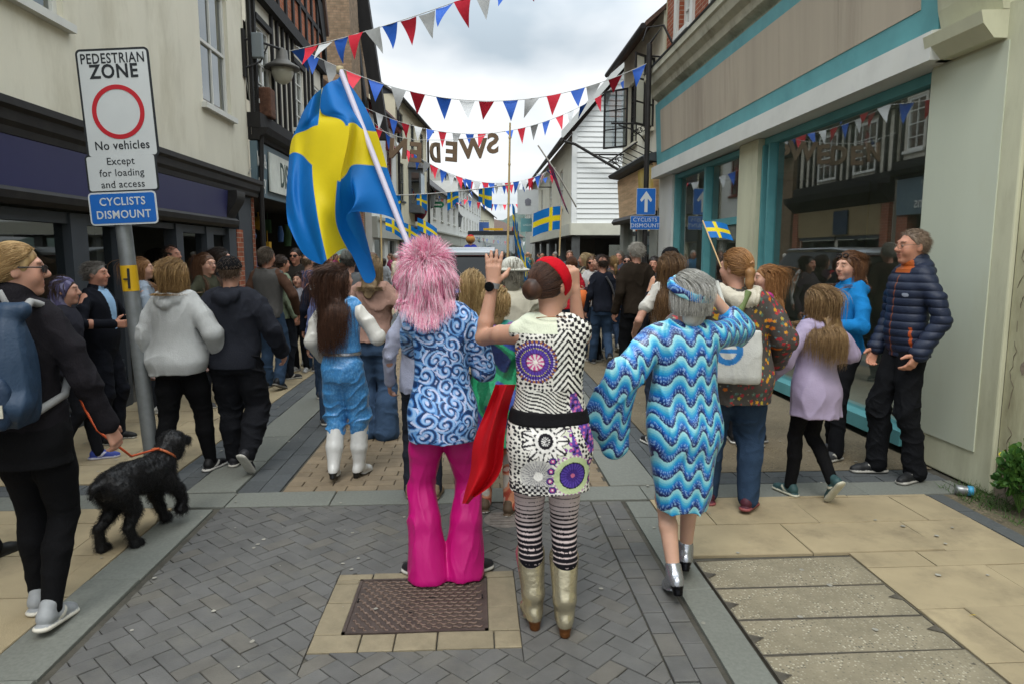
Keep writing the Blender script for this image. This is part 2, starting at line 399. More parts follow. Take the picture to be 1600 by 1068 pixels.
def seg_tubes(paths, rad, cols, n=3):
    """many thin tapered strands: paths [N,S,3], rad [N,S], cols [N,3]"""
    N, S, _ = paths.shape; T = np.gradient(paths, axis=1); T /= np.maximum(np.linalg.norm(T, axis=2, keepdims=True), 1e-9)
    ref = np.zeros_like(T); ref[...,0] = .31; ref[...,1] = .77; ref[...,2] = .55
    a = np.cross(T, ref); a /= np.maximum(np.linalg.norm(a, axis=2, keepdims=True), 1e-9); b = np.cross(T, a)
    V = np.stack([paths + rad[...,None]*(a*cos(2*pi*j/n) + b*sin(2*pi*j/n)) for j in range(n)], 2).reshape(-1,3)
    i0 = (np.arange(N)[:,None,None]*S + np.arange(S-1)[None,:,None])*n; j = np.arange(n)[None,None,:]; j1 = (j+1)%n
    F = np.stack([i0+j, i0+j1, i0+n+j1, i0+n+j], -1).reshape(-1,4)
    return V, F, np.repeat(cols, S*n, 0)
def join_geo(*gs):
    V = []; F = []; C = []; o = 0
    for v, f, c in gs: V.append(v); F.append(f+o); C.append(c); o += len(v)
    return np.concatenate(V), np.concatenate(F), np.concatenate(C)
M_CLOTH = mat('cloth', attr=True, rough=.88, var=.09, scale=14, bump=.35, bscale=160, spec=.12, stretch=(1,1,.6), wrinkle=.5, wscale=7)
M_SATIN = mat('satin', attr=True, rough=.42, var=.05, scale=10, bump=.15, bscale=90, spec=.45, stretch=(1,1,.5), wrinkle=.5, wscale=8)
M_SHINY = mat('shiny_leather', attr=True, rough=.25, var=.08, scale=12, bump=.35, bscale=24, spec=.5)
M_METALLIC = mat('metallic_leather', attr=True, rough=.24, wrinkle=.5, wscale=12, metal=.75, var=.12, scale=18, bump=.4, bscale=30)
M_SKIN = mat('skin', attr=True, rough=.55, var=.06, scale=20, spec=.35, sss=.12)
M_HAIR = mat('hair', attr=True, rough=.5, var=.1, scale=25, spec=.35)
M_NYLON = mat('nylon', attr=True, rough=.55, var=.07, scale=10, bump=.2, bscale=90, spec=.35, wrinkle=.5, wscale=8)
M_SHOE = mat('shoe_material', attr=True, rough=.6, var=.1, scale=30, spec=.35)
# ------------------------------------------------------------------ ground and paving
M_JOINT = mat('paving_joints', '#47443c', rough=.95, var=.3, scale=8, bump=.4, bscale=90)
M_PAVER = mat('grey_pavers', '#575654', rough=.78, var=.16, scale=7, bump=.25, bscale=140, island=.09, dirt=.6, dirtcol='#6a675e', dscale=2.6, alt='#605a4f', altw=.03)
M_TANB = mat('tan_pavers', '#7b6d59', rough=.85, var=.16, scale=8, bump=.3, bscale=120, island=.10, dirt=.4, dirtcol='#655c50', dscale=1.6)
M_SLAB = mat('buff_slabs', '#988a6e', rough=.85, var=.12, scale=3.5, bump=.2, bscale=160, island=.06, dirt=.75, dirtcol='#736854', dscale=2.6)
M_GRAN = mat('granite', '#6c6e67', rough=.75, var=.14, scale=60, bump=.15, bscale=200, island=.07, dirt=.35, dirtcol='#62635c', dscale=1.2)
M_GRAND = mat('dark_granite', '#4c4f50', rough=.75, var=.16, scale=50, bump=.15, bscale=200, island=.12, dirt=.3, dirtcol='#5f5e58')
def speckle(name, base, stones, sc, thr=.42):
    """exposed aggregate: small pale and dark stones in mortar"""
    m = mat(name, base, rough=.9, var=.18, scale=5, bump=.0, dirt=.3, dirtcol='#6a6255', island=.05); t = m.node_tree; N = t.nodes; L = t.links; b = N['Principled BSDF']
    src = b.inputs['Base Color'].links[0].from_socket; tcn = N.new('ShaderNodeTexCoord'); v = N.new('ShaderNodeTexVoronoi'); v.inputs['Scale'].default_value = sc; L.new(tcn.outputs['Object'], v.inputs['Vector'])
    r = N.new('ShaderNodeValToRGB'); r.color_ramp.interpolation = 'CONSTANT'; e = r.color_ramp.elements; e[0].color = (*lin(stones[0]),1); e[1].position = .3; e[1].color = (*lin(stones[1]),1); q = e.new(.62); q.color = (*lin(stones[2]),1)
    s2 = N.new('ShaderNodeSeparateColor'); L.new(v.outputs['Color'], s2.inputs[0]); L.new(s2.outputs[0], r.inputs[0])
    lt = N.new('ShaderNodeMath'); lt.operation = 'LESS_THAN'; lt.inputs[1].default_value = thr; L.new(v.outputs['Distance'], lt.inputs[0])
    n = N.new('ShaderNodeTexNoise'); n.inputs['Scale'].default_value = 6; L.new(tcn.outputs['Object'], n.inputs['Vector']); gt = N.new('ShaderNodeMapRange'); gt.inputs[1].default_value=.42; gt.inputs[2].default_value=.6; gt.inputs[3].default_value=.25; gt.inputs[4].default_value=.9; L.new(n.outputs[0], gt.inputs[0])
    mm = N.new('ShaderNodeMath'); mm.operation = 'MULTIPLY'; L.new(lt.outputs[0], mm.inputs[0]); L.new(gt.outputs[0], mm.inputs[1])
    x = N.new('ShaderNodeMix'); x.data_type = 'RGBA'; L.new(mm.outputs[0], x.inputs[0]); L.new(src, x.inputs[6]); L.new(r.outputs[0], x.inputs[7]); L.new(x.outputs[2], b.inputs['Base Color'])
    bp = N.new('ShaderNodeBump'); bp.inputs['Strength'].default_value = .4; bp.inputs['Distance'].default_value = .004; bp.invert = True; L.new(v.outputs['Distance'], bp.inputs['Height']); L.new(bp.outputs[0], b.inputs['Normal'])
    return m
M_AGG = speckle('resin_gravel', '#6b614f', ('#4c463b','#857961','#71644c'), 95, .5)
M_COVER = speckle('aggregate_infill', '#7d7562', ('#55524a','#aaa491','#8c8472'), 75, .36)
g = MB(); g.add([(-400,-60,-.03),(400,-60,-.03),(400,900,-.03),(-400,900,-.03)], [(0,1,2,3)])
tag(g.build('ground', mat('asphalt', '#4c4a46', rough=.95, var=.2, scale=2, bump=.4, bscale=120)), kind='structure')
def clip_poly(p, x0, x1, y0, y1):
    for ax, v, sg in ((0,x0,1),(0,x1,-1),(1,y0,1),(1,y1,-1)):
        o = []
        for i in range(len(p)):
            a, b = p[i], p[(i+1)%len(p)]; da, db = (a[ax]-v)*sg, (b[ax]-v)*sg
            if da >= 0: o.append(a)
            if (da >= 0) != (db >= 0): t = da/(da-db); o.append((a[0]+(b[0]-a[0])*t, a[1]+(b[1]-a[1])*t))
        p = o
        if len(p) < 3: return []
    return p
def paver(mb, p, z=0.0, gap=.0022, ch=.003, h=.02, tilt=.0012):
    n = len(p); cx = sum(q[0] for q in p)/n; cy = sum(q[1] for q in p)/n
    ar = abs(sum(p[i][0]*p[(i+1)%n][1]-p[(i+1)%n][0]*p[i][1] for i in range(n)))/2
    if ar < .0006: return
    def inset(d):
        o = []
        for x, y in p:
            l = math.hypot(x-cx, y-cy); k = max(.2, 1-d*1.35/max(l,.02)); o.append((cx+(x-cx)*k, cy+(y-cy)*k))
        return o
    ta, tb, tz = random.gauss(0,tilt), random.gauss(0,tilt), random.gauss(0,tilt)
    top = inset(gap+ch); mid = inset(gap); vs = [(x,y,z+tz+(x-cx)*ta*6+(y-cy)*tb*6) for x,y in top] + [(x,y,z-ch*.8+tz) for x,y in mid] + [(x,y,z-h) for x,y in mid]
    if sum((p[i][0]*p[(i+1)%n][1]-p[(i+1)%n][0]*p[i][1]) for i in range(n)) < 0: order = lambda f: f[::-1]
    else: order = lambda f: f
    fs = [order(tuple(range(n)))]
    for i in range(n):
        j = (i+1)%n; fs += [order((n+i,n+j,j,i)), order((2*n+i,2*n+j,n+j,n+i))]
    mb.add(vs, fs)
HOLE = (-.71, .18, 2.65, 3.34)
def herring(mb, x0, x1, y0, y1, w_=.1, ang=45, hole=None):
    c, s_ = cos(R(ang)), sin(R(ang)); n = int(max(x1-x0, y1-y0)/w_*1.1)+6
    cx, cy = (x0+x1)/2, (y0+y1)/2
    for i in range(-n, n):
        for j in range(-n, n):
            t = (i-j) % 4
            if t == 0: q = [(i,j),(i+2,j),(i+2,j+1),(i,j+1)]
            elif t == 3: q = [(i,j),(i+1,j),(i+1,j+2),(i,j+2)]
            else: continue
            p = [(cx+(a*c-b*s_)*w_, cy+(a*s_+b*c)*w_) for a,b in q]
            if max(a for a,b in p) < x0 or min(a for a,b in p) > x1 or max(b for a,b in p) < y0 or min(b for a,b in p) > y1: continue
            if hole:
                hx0,hx1,hy0,hy1 = hole
                xs_ = [a for a,b in p]; ys_ = [b for a,b in p]; out_ = max(xs_) < hx0 or min(xs_) > hx1 or max(ys_) < hy0 or min(ys_) > hy1
                for rx in (((x0,x1,y0,y1),) if out_ else ((x0,hx0,y0,y1),(hx1,x1,y0,y1),(hx0,hx1,y0,hy0),(hx0,hx1,hy1,y1))):
                    r = clip_poly(p, *rx)
                    if r: paver(mb, r, 0)
            else:
                r = clip_poly(p, x0,x1,y0,y1)
                if r: paver(mb, r, 0)
def courses(mb, x0, x1, y0, y1, rh, ln, z=0, along='x', gap=.003, ch=.004, jit=.0, tilt=.0012, off=.5):
    a0,a1,b0,b1 = (x0,x1,y0,y1) if along == 'x' else (y0,y1,x0,x1); r = 0; b = b0
    while b < b1-.01:
        bb = min(b+rh, b1); a = a0-ln*((r*off)%1)-random.random()*jit*ln
        while a < a1-.005:
            l = ln*(1+random.uniform(-jit,jit)); p0, p1 = max(a,a0), min(a+l,a1)
            if p1-p0 > .02:
                q = [(p0,b),(p1,b),(p1,bb),(p0,bb)]
                if along != 'x': q = [(y,x) for x,y in q]
                paver(mb, q, z, gap, ch, tilt=tilt)
            a += l
        b = bb; r += 1
def sheet(name, x0,x1,y0,y1,z,m=None):
    s = MB(); s.add([(x0,y0,z),(x1,y0,z),(x1,y1,z),(x0,y1,z)], [(0,1,2,3)]); return tag(s.build(name, m or M_JOINT), kind='structure')
sheet('paving_bed', -4.2, 4.2, -3, 60, -.012)
mb = MB(); herring(mb, -1.655, .74, -.5, 4.32, w_=.082, hole=HOLE); courses(mb, .745, .945, -.5, 4.32, .1, .17, along='y', off=.5)
tag(mb.build('road', M_PAVER), kind='structure')
mb = MB(); courses(mb, -1.95, -1.695, -.5, 4.3, .255, .9, .004, 'y', jit=.15); courses(mb, .97, 1.135, -.5, 4.3, .165, .9, .004, 'y', jit=.15)  # gap to the road left wide: its dark bed stands in for kerb shadow
courses(mb, -3.75, 2.0, 4.335, 4.6, .265, .75, .003, 'x', jit=.2); courses(mb, -2.0, -1.66, 4.61, 24, .34, .8, .004, 'y', jit=.25); courses(mb, .93, 1.27, 4.61, 24, .34, .8, .004, 'y', jit=.25)
courses(mb, 1.28, 3.4, 4.335, 4.6, .27, .7, .003, 'x', jit=.3)
tag(mb.build('kerb', M_GRAN), kind='structure')
mb = MB(); courses(mb, -2.25, -2.005, 4.61, 24, .12, .24, .0, 'y', jit=.05); courses(mb, -1.655, -1.36, 4.61, 24, .145, .26, 0, 'y', jit=.05); courses(mb, -3.75, -1.96, 4.61, 4.82, .105, .22, .0, 'x')
courses(mb, 1.28, 1.5, 4.61, 24, .11, .22, 0, 'y', jit=.05); courses(mb, 1.5, 3.4, 4.61, 4.86, .125, .25, 0, 'x', jit=.1); courses(mb, 3.05, 3.16, 1.0, 4.32, .11, .3, .002, 'y', jit=.1)
tag(mb.build('drain_channel', M_GRAND), kind='structure')
mb = MB(); courses(mb, -1.35, .925, 4.61, 16, .105, .215, 0, 'x', tilt=.0008)
tag(mb.build('brick_road', M_TANB), kind='structure')
mb = MB(); courses(mb, -3.78, -1.955, -.5, 4.33, .46, .62, .004, 'x', jit=.12, ch=.003); courses(mb, -3.78, -2.255, 4.83, 26, .46, .62, .004, 'x', jit=.12, ch=.003)
courses(mb, 1.14, 3.04, 3.46, 4.33, .42, .68, .004, 'x', jit=.12, ch=.003); courses(mb, 2.02, 3.04, -.5, 3.455, .42, .68, .004, 'x', jit=.12, ch=.003); courses(mb, 1.14, 2.01, -.5, 2.27, .42, .68, .004, 'x', jit=.12, ch=.003)
tag(mb.build('pavement', M_SLAB), kind='structure')
sheet('gravel_pavement', 1.51, 3.46, 4.87, 60, .0, M_AGG); sheet('far_road', -3.9, 1.51, 16, 150, -.004, mat('far_road_surface', '#655f54', var=.2, scale=1, rough=.95))
sheet('soil_strip', 3.17, 3.75, -.5, 4.5, -.006, speckle('soil', '#5d5443', ('#3d382c','#7c705a','#4d5236'), 60, .45))
# four inspection covers with stone infill, a metal frame round each
M_STEEL = mat('dark_steel', '#6a645a', rough=.55, metal=.6, var=.25, scale=20, bump=.2, bscale=90)
ys = [2.28, 2.53, 2.80, 3.09, 3.40]
for i in range(4):
    y0, y1 = ys[i]+.005, ys[i+1]-.005
    r = empty('inspection_cover', (1.575, (y0+y1)/2, 0), 0, ['stone filled pavement cover nearest the camera', 'second nearest stone filled pavement cover', 'third stone filled pavement cover, behind the second nearest', 'stone filled pavement cover farthest up the street, by the silver heeled shoe'][i], 'cover', 'four stone filled covers beside the right kerb')
    hx, hy = .425, (y1-y0)/2; a = MB(); paver(a, [(-hx,-hy),(hx,-hy),(hx,hy),(-hx,hy)], .006, .003, .002); a.build('infill', M_COVER, r)
    a = MB()
    for s1 in (-1,1): a.box(-hx-.002,hx+.002,s1*hy-.003,s1*hy+.003,-.02,.007); a.box(s1*hx-.003,s1*hx+.003,-hy,hy,-.02,.0085)
    a.build('frame', M_STEEL, r)
    for s1 in (-1,1):
        a = MB(); yy = .02 if s1 > 0 else -.01; a.add([(s1*hx,yy-.038,.0095),(s1*hx,yy+.03,.0095),(s1*(hx-.06),yy,.0095)], [(0,1,2) if s1 < 0 else (0,2,1)]); a.add([(s1*(hx-.035),yy-.008,.0115),(s1*(hx-.035),yy+.008,.0115),(s1*(hx-.055),yy,.0115)], [(0,1,2) if s1 < 0 else (0,2,1)]); a.build('lifting_corner', M_STEEL, r)
# cast iron manhole cover in a border of small buff blocks
mh = empty('manhole_cover', (-.275, 3.03, 0), 0, 'rectangular cast iron manhole cover with raised wavy ribs in the road', 'manhole cover')
a = MB(); X0,X1,Y0,Y1 = [v - c for v, c in zip(HOLE, (-.275,-.275,3.03,3.03))]; ix0,ix1,iy0,iy1 = -.315,.315,-.25,.245
random.seed(3)
for rx in ((X0,X1,Y0,iy0,'x'),(X0,X1,iy1,Y1,'x'),(X0,ix0,iy0,iy1,'y'),(ix1,X1,iy0,iy1,'y')): courses(a, *rx[:4], .5, .22, .003, rx[4], jit=.35, gap=.003)
a.build('block_border', mat('buff_blocks', '#7e745f', rough=.9, var=.15, scale=9, bump=.35, bscale=110, island=.08, dirt=.5, dirtcol='#5d5546', dscale=5), mh)
M_IRON = mat('cast_iron', '#4c413c', rough=.6, metal=.35, var=.25, scale=14, bump=.25, bscale=120, dirt=.5, dirtcol='#675a50', dscale=4)
a = MB(); a.box(ix0+.012,ix1-.012,iy0+.012,iy1-.012,-.03,.002)
for q in ((ix0,ix1,iy0,iy0+.014),(ix0,ix1,iy1-.014,iy1),(ix0,ix0+.014,iy0,iy1),(ix1-.014,ix1,iy0,iy1)): a.box(*q,-.03,.0075)
a.build('plate', M_IRON, mh)
a = MB()
for rr in range(15):
    for cc in range(13):
        x = -.27+cc*.0450+(.02 if rr%2 else 0); y = -.215+rr*.0305
        if abs(x) > .285: continue
        da = (x+y*.8)*2.0; pts = []
        for k in range(6):
            t = (k/5-.5)*.04; u = .007*sin(k/5*6.28); pts.append((x+t*cos(da)-u*sin(da), y+t*sin(da)+u*cos(da), .0035))
        a.tube(pts, .0046, 5)
a.build('raised_pattern', mat('worn_iron','#6a594f',rough=.5,metal=.35,var=.2,scale=20), mh)
a = MB(); a.box(-.06,-.03,-.09,-.078,.0035,.0045); a.box(.02,.07,.05,.064,.0035,.0045); a.box(-.295,-.288,.02,.05,.004,.009); a.box(.288,.295,.03,.06,.004,.009); a.build('keyhole', mat('keyhole_black','#14110f',rough=.9,var=0), mh)
dm = empty('drain_cover', (.16, 4.03, 0), 0, 'small worn round drain cover set in the grey pavers', 'drain cover')
a = MB(); a.lathe((0,0,0), [(0.0,.006),(.12,.006),(.128,.002),(.13,-.01)], 28)
for i in range(5): a.box(-.09,.09,-.08+i*.04-.006,-.08+i*.04+.006,.006,.0095)
a.build('lid', mat('worn_drain', '#77706a', rough=.8, var=.25, scale=18, bump=.5, bscale=60), dm)
gs = MB(); random.seed(17)
for i in range(260):
    x = random.uniform(-3.6,3.0); y = random.uniform(1.9,9)**1.0; r_ = random.uniform(.003,.015); k = 7; z_ = .0065+(.004 if (x < -1.95 or x > 1.1) else 0)
    gs.add([(x+r_*(.7+.5*random.random())*cos(2*pi*j/k), y+r_*(.7+.5*random.random())*sin(2*pi*j/k), z_) for j in range(k)], [tuple(range(k))])
tag(gs.build('gum_spots', mat('old_gum','#8d8a80',rough=.9,var=.35,scale=20)), kind='stuff')
lf = MB(); c = Vector((*ground(1527,966), .012)); lf.add([c+Vector((-.035,.012,0)),c+Vector((-.01,.007,.006)),c+Vector((.03,-.014,.001)),c+Vector((-.005,-.003,.008))],[(0,1,2,3)]); tag(lf.build('leaf', mat('yellow_leaf','#b0951c',rough=.6)), 'thin yellow fallen leaf on the buff slabs', 'leaf')
# far hill beyond the end of the street
hb = MB(); n = 60; hv = []
for i in range(n+1):
    x = -160+i*6.5; t = (x-20)/120; hz = 9+13*math.exp(-((x-36)/26)**2)+8*math.exp(-((x+30)/50)**2)+1.2*sin(x*.3)+.8*sin(x*.9); hv.append((x,340,-1)); hv.append((x,360,hz)); hv.append((x,400,hz*1.1))
hb.add(hv, [f_ for i in range(n) for f_ in ((3*i,3*i+3,3*i+4,3*i+1),(3*i+1,3*i+4,3*i+5,3*i+2))], True)
tag(hb.build('hill', mat('hill_woods', '#4d5b55', rough=1, var=.3, scale=.25)), kind='structure')
# ------------------------------------------------------------------ buildings
M_CREAM = mat('cream_render', '#d9d4c1', rough=.9, var=.07, scale=1.2, bump=.12, bscale=40, dirt=.6, dirtcol='#a9a189', dscale=1.1, stretch=(1,1,.35))
M_IVORY = mat('ivory_render', '#c2c1a6', rough=.88, var=.1, scale=2.2, bump=.2, bscale=30, dirt=.75, dirtcol='#98957a', dscale=1.4, stretch=(1,1,.3))
M_PEEL = mat('peeling_render', '#c6c3a2', rough=.9, var=.14, scale=3, bump=.4, bscale=26, dirt=.9, dirtcol='#8b8468', dscale=1.6, stretch=(1,1,.3))
M_WHITE = mat('white_paint', '#cfcfc8', rough=.6, var=.08, scale=3, dirt=.3, dirtcol='#a8a494', dscale=1.5)
M_BOARD = mat('white_weatherboard', '#d6d9d8', rough=.65, var=.06, scale=2, stretch=(.3,.3,2))
M_BLACKT = mat('black_timber', '#1c1a19', rough=.75, var=.3, scale=8, bump=.3, bscale=40, stretch=(1,1,.25))
M_DARKG = mat('dark_grey_paint', '#3b4046', rough=.5, var=.1, scale=4)
M_NAVY = mat('purple_navy_fascia', '#35365c', rough=.42, var=.07, scale=1.2, dirt=.15, dirtcol='#4b4c6a')
M_BLACKP = mat('black_cornice', '#211f1e', rough=.55, var=.3, scale=6, dirt=.3, dirtcol='#39362f', dscale=3)
M_SLATE = mat('roof_slate', '#4c4b4b', rough=.85, var=.25, scale=6, stretch=(1,1,1), bump=.4, bscale=30)
M_TILE = mat('roof_tile', '#5d4a40', rough=.9, var=.3, scale=8, bump=.5, bscale=24)
M_TEAL = mat('teal_paint', '#5a979b', rough=.55, var=.1, scale=3, dirt=.5, dirtcol='#3f7f85', dscale=2)
M_CONC = mat('bare_fascia_board', '#ada18f', rough=.9, var=.1, scale=1.6, bump=.1, dirt=.7, dirtcol='#84786a', dscale=1.1, stretch=(1,1.9,.16))
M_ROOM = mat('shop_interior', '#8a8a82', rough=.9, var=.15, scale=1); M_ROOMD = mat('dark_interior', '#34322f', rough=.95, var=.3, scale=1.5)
M_PANEL = mat('white_infill', '#c8c3b4', rough=.9, var=.1, scale=2, dirt=.4, dirtcol='#a39c88')
M_LEAD = mat('lead_grey', '#4e5254', rough=.7, var=.15, scale=5)
M_GL = glass('shop_glass', (.72,.77,.76), .15); M_GLD = glass('window_glass', (.42,.46,.48), .42); M_GLC = glass('clear_shop_glass', (.6,.64,.64), .17)
M_REDB = brick_mat('red_brick', '#8a4a35', '#9c5a40', '#a39684'); M_OLDB = brick_mat('old_brick', '#7c6a56', '#8d7660', '#6d6455'); M_RB2 = brick_mat('orange_brick', '#96553a', '#a8654a', '#8c7f6e')
M_CURT = mat('net_curtain', '#a9a79e', rough=.95, var=.12, scale=6, stretch=(6,6,.4))
FL = Frame((-3.8,0,0), (0,1,0), (1,0,0)); FRR = Frame((3.5,0,0), (0,1,0), (-1,0,0))
def house(label, name='building', cat='building', group=None, loc=(0,0,0)): return empty(name, loc, 0, label, cat, group)
def sash(parent, fr, u0, u1, v0, v1, d=-.09, fm=None, bars=(1,1), fw=.05, sill=True, split=True, glassm=None, back=True, name='window', proud=.035, sillm=None):
    """timber sash window set in an opening: frame, meeting rail, glazing bars, pane, sill, a curtain or dark room behind"""
    fm = fm or M_WHITE; m = MB(); p = d+.045
    for a,b,c,e_ in ((u0,u0+fw,v0,v1),(u1-fw,u1,v0,v1),(u0+fw,u1-fw,v0,v0+fw),(u0+fw,u1-fw,v1-fw,v1)): m.fbox(fr,a,b,c,e_,d,p)
    vm = (v0+v1)/2
    if split: m.fbox(fr,u0+fw,u1-fw,vm-.022,vm+.022,d+.004,p+.006)
    for i in range(1, bars[0]+1):
        u = u0+(u1-u0)*i/(bars[0]+1)
        m.fbox(fr,u-.012,u+.012,v0+fw,vm-.022 if split else v1-fw,d+.008,p-.006)
        if split: m.fbox(fr,u-.012,u+.012,vm+.022,v1-fw,d+.008,p-.006)
    for i in range(1, bars[1]):
        v = v0+(v1-v0)*i/bars[1]
        if split and abs(v-vm) < .05: continue
        m.fbox(fr,u0+fw,u1-fw,v-.011,v+.011,d+.009,p-.007)
    o = m.build(name, fm, parent)
    q = MB(); q.fquad(fr, [(u0+fw,v0+fw,d+.015),(u1-fw,v0+fw,d+.015),(u1-fw,v1-fw,d+.015),(u0+fw,v1-fw,d+.015)]); q.build('pane', glassm or M_GLD, o)
    if back:
        q = MB(); q.fquad(fr, [(u0,v0,d-.12),(u1,v0,d-.12),(u1,v1,d-.12),(u0,v1,d-.12)]); q.mi = 1; w_ = (u1-u0)*random.uniform(.2,.34)
        for s_ in (0,1):
            a0 = u0 if s_ == 0 else u1-w_
            for k in range(6): q.fquad(fr, [(a0+w_*k/6,v0,d-.07-.02*(k%2)),(a0+w_*(k+1)/6,v0,d-.07-.02*((k+1)%2)),(a0+w_*(k+1)/6,v1,d-.07-.02*((k+1)%2)),(a0+w_*k/6,v1,d-.07-.02*(k%2))])
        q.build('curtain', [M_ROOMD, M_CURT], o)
    if sill:
        q = MB(); q.fbox(fr,u0-.07,u1+.07,v0-.075,v0-.001,-.05,proud+.04); q.build('sill', sillm or fm, o)
    return o
def carcass(parent, fr, u0, u1, z1, depth, m, roof=None, name='wall_body'):
    """the rest of the building behind its street wall: flanks, back, top"""
    b = MB(); P = fr.p
    for q in ([(u0,0,0),(u0,0,-depth),(u0,z1,-depth),(u0,z1,0)], [(u1,0,0),(u1,z1,0),(u1,z1,-depth),(u1,0,-depth)], [(u0,0,-depth),(u1,0,-depth),(u1,z1,-depth),(u0,z1,-depth)]): b.fquad(fr, q)
    return b.build(name, m, parent)
def pitched(parent, fr, u0, u1, z, depth, rise, m, over=.25, ov=.12, gut=True, th=.09):
    b = MB(); h = depth/2
    for sgn in (0,1):
        da, db = (over, -h) if sgn == 0 else (-depth-over, -h); za = z - rise*over/h
        a = [fr.p(u0-ov,za,da), fr.p(u1+ov,za,da), fr.p(u1+ov,z+rise,db), fr.p(u0-ov,z+rise,db)]; up = Vector((0,0,th)); b.add(a+[v+up for v in a], [(0,1,2,3),(7,6,5,4),(0,4,5,1),(1,5,6,2),(2,6,7,3),(3,7,4,0)])
    r = b.build('roof', m, parent)
    for u in (u0,u1): g_ = MB(); g_.fquad(fr, [(u,z,0),(u,z,-depth),(u,z+rise-.02,-h)]); g_.build('gable', parent.children[0].data.materials[0] if parent.children and parent.children[0].data else M_CREAM, parent)
    if gut:
        q = MB(); q.tube([fr.p(u0-ov,z-rise*over/h+.0,over+.05), fr.p(u1+ov,z-rise*over/h+.0,over+.05)], .055, 8); q.build('gutter', M_BLACKP, r)
    return r
def stack(parent, x0,x1,y0,y1,z0,z1,m,pots=2):
    c = MB(); c.box(x0,x1,y0,y1,z0,z1); c.box(x0-.06,x1+.06,y0-.06,y1+.06,z1-.35,z1-.2); c.box(x0-.09,x1+.09,y0-.09,y1+.09,z1-.199,z1+.02); o = c.build('chimney', m, parent)
    for i in range(pots):
        q = MB(); yy = y0+(y1-y0)*(i+.5)/pots; q.lathe(((x0+x1)/2,yy,z1), [(.12,0),(.1,.3),(.13,.34),(.13,.42),(.09,.42)], 12); q.build('chimney_pot', mat('clay_pot','#b0805a',rough=.9), o)
    return o
def console(parent, fr, u0, u1, z0, z1, m, d0=0.0, d1=.3):
    n = 14; pts = [(d0,z0),(d0,z1)]
    for i in range(n+1):
        t = i/n; pts.append((d0+(d1-d0)*(1-.75*t+.16*sin(t*2*pi)*(1-.3*t)), z1-(z1-z0)*t))
    c = MB(); c.prof(fr,u0,u1,pts[::1]); return c.build('console_bracket', m, parent)

# ---- left: cream rendered building over the purple-navy shop
h = house('cream rendered building above an empty shop with a purple navy fascia')
w_ = MB(); HL = [(5.0,6.85,3.74,5.6),(10.1,11.22,3.72,5.5)]
wall_holes(w_, FL, -.5, 11.93, 2.55, 7.4, HL, .16); w_.build('wall', M_CREAM, h)
carcass(h, FL, -.5, 11.93, 7.4, 7, M_CREAM)
for a in HL: sash(h, FL, *a, d=-.1, bars=(1,1) if a[0] > 8 else (2,1), fw=.075)
pitched(h, FL, -.5, 11.93, 7.4, 7, 3.2, M_TILE, .35)
c = MB(); c.prof(FL, -.5, 11.95, [(0,2.56),(.12,2.56),(.13,2.62),(.16,2.66),(.17,2.74),(.21,2.77),(.21,2.83),(0,2.87)]); c.build('cornice', M_BLACKP, h)
c = MB(); c.prof(FL, -.5, 10.55, [(.02,2.16),(.08,2.16),(.115,2.555),(.02,2.555)]); c.build('fascia', M_NAVY, h)
c = MB(); c.prof(FL, -.5, 10.9, [(0.0,2.02),(.1,2.02),(.14,2.06),(.15,2.12),(.11,2.155),(0.0,2.155)]); c.build('fascia_base', M_BLACKP, h)
console(h, FL, 10.56, 10.92, 2.02, 2.56, M_BLACKP, .0, .24)
c = MB(); c.fbox(FL,11.02,11.3,0,2.0,-.05,.06); c.build('pilaster', M_REDB, h)
c = MB(); c.fbox(FL,11.31,11.93,0,2.56,-.3,.0); c.fbox(FL,10.7,11.01,0,2.0,-.05,.05); c.build('pilaster', M_DARKG, h)
fr_ = MB()
for u0,u1 in ((-.5,-.38),(2.6,2.72),(4.9,5.0),(6.66,6.93),(7.5,7.58),(8.92,9.12),(9.9,10.15)): fr_.fbox(FL,u0,u1,.0,2.0,-.14,.02)
for u0,u1 in ((-.38,2.6),(2.72,4.9),(5.0,6.66),(9.12,9.9),(10.15,10.7)): fr_.fbox(FL,u0,u1,1.9,2.0,-.12,.0); fr_.fbox(FL,u0,u1,.5,.6,-.12,.03)
fr_.fbox(FL,7.58,8.92,1.93,2.0,-.12,.0); fr_.fbox(FL,6.93,7.5,1.9,2.0,-.12,0)
fr_.build('shop_frame', M_DARKG, h)
c = MB()
for u0,u1 in ((-.38,2.6),(2.72,4.9),(5.0,6.66),(6.93,7.5),(9.12,9.9),(10.15,10.7)):
    c.fbox(FL,u0,u1,.0,.13,-.1,.05); c.fbox(FL,u0,u1,.13,.498,-.1,.0)
    for k in range(3): c.fbox(FL,u0+.03,u1-.03,.17+k*.11,.2+k*.11,.0,.018)
c.build('stall_riser', M_DARKG, h)
for u0,u1,v0 in ((-.38,2.6,.6),(2.72,4.9,.6),(5.0,6.66,.6),(6.93,7.5,.5),(9.12,9.9,.6),(10.15,10.7,.6)):
    c = MB(); c.fquad(FL,[(u0,v0,-.06),(u1,v0,-.06),(u1,1.9,-.06),(u0,1.9,-.06)]); c.build('shop_window', M_GLC, h)
c = MB()
for q in ([(-.5,0,-3.5),(11,0,-3.5),(11,2.5,-3.5),(-.5,2.5,-3.5)],[(-.5,0,-.16),(-.5,0,-3.5),(-.5,2.5,-3.5),(-.5,2.5,-.16)],[(11,0,-.16),(11,0,-3.5),(11,2.5,-3.5),(11,2.5,-.16)],[(-.5,2.5,-.16),(11,2.5,-.16),(11,2.5,-3.5),(-.5,2.5,-3.5)]): c.fquad(FL,q)
c.fbox(FL,7.4,7.55,0,2.5,-2.4,-.16); c.mi = 1
c.fquad(FL,[(7.6,0,-2.0),(9.0,0,-2.0),(9.0,2.45,-2.0),(7.6,2.45,-2.0)])
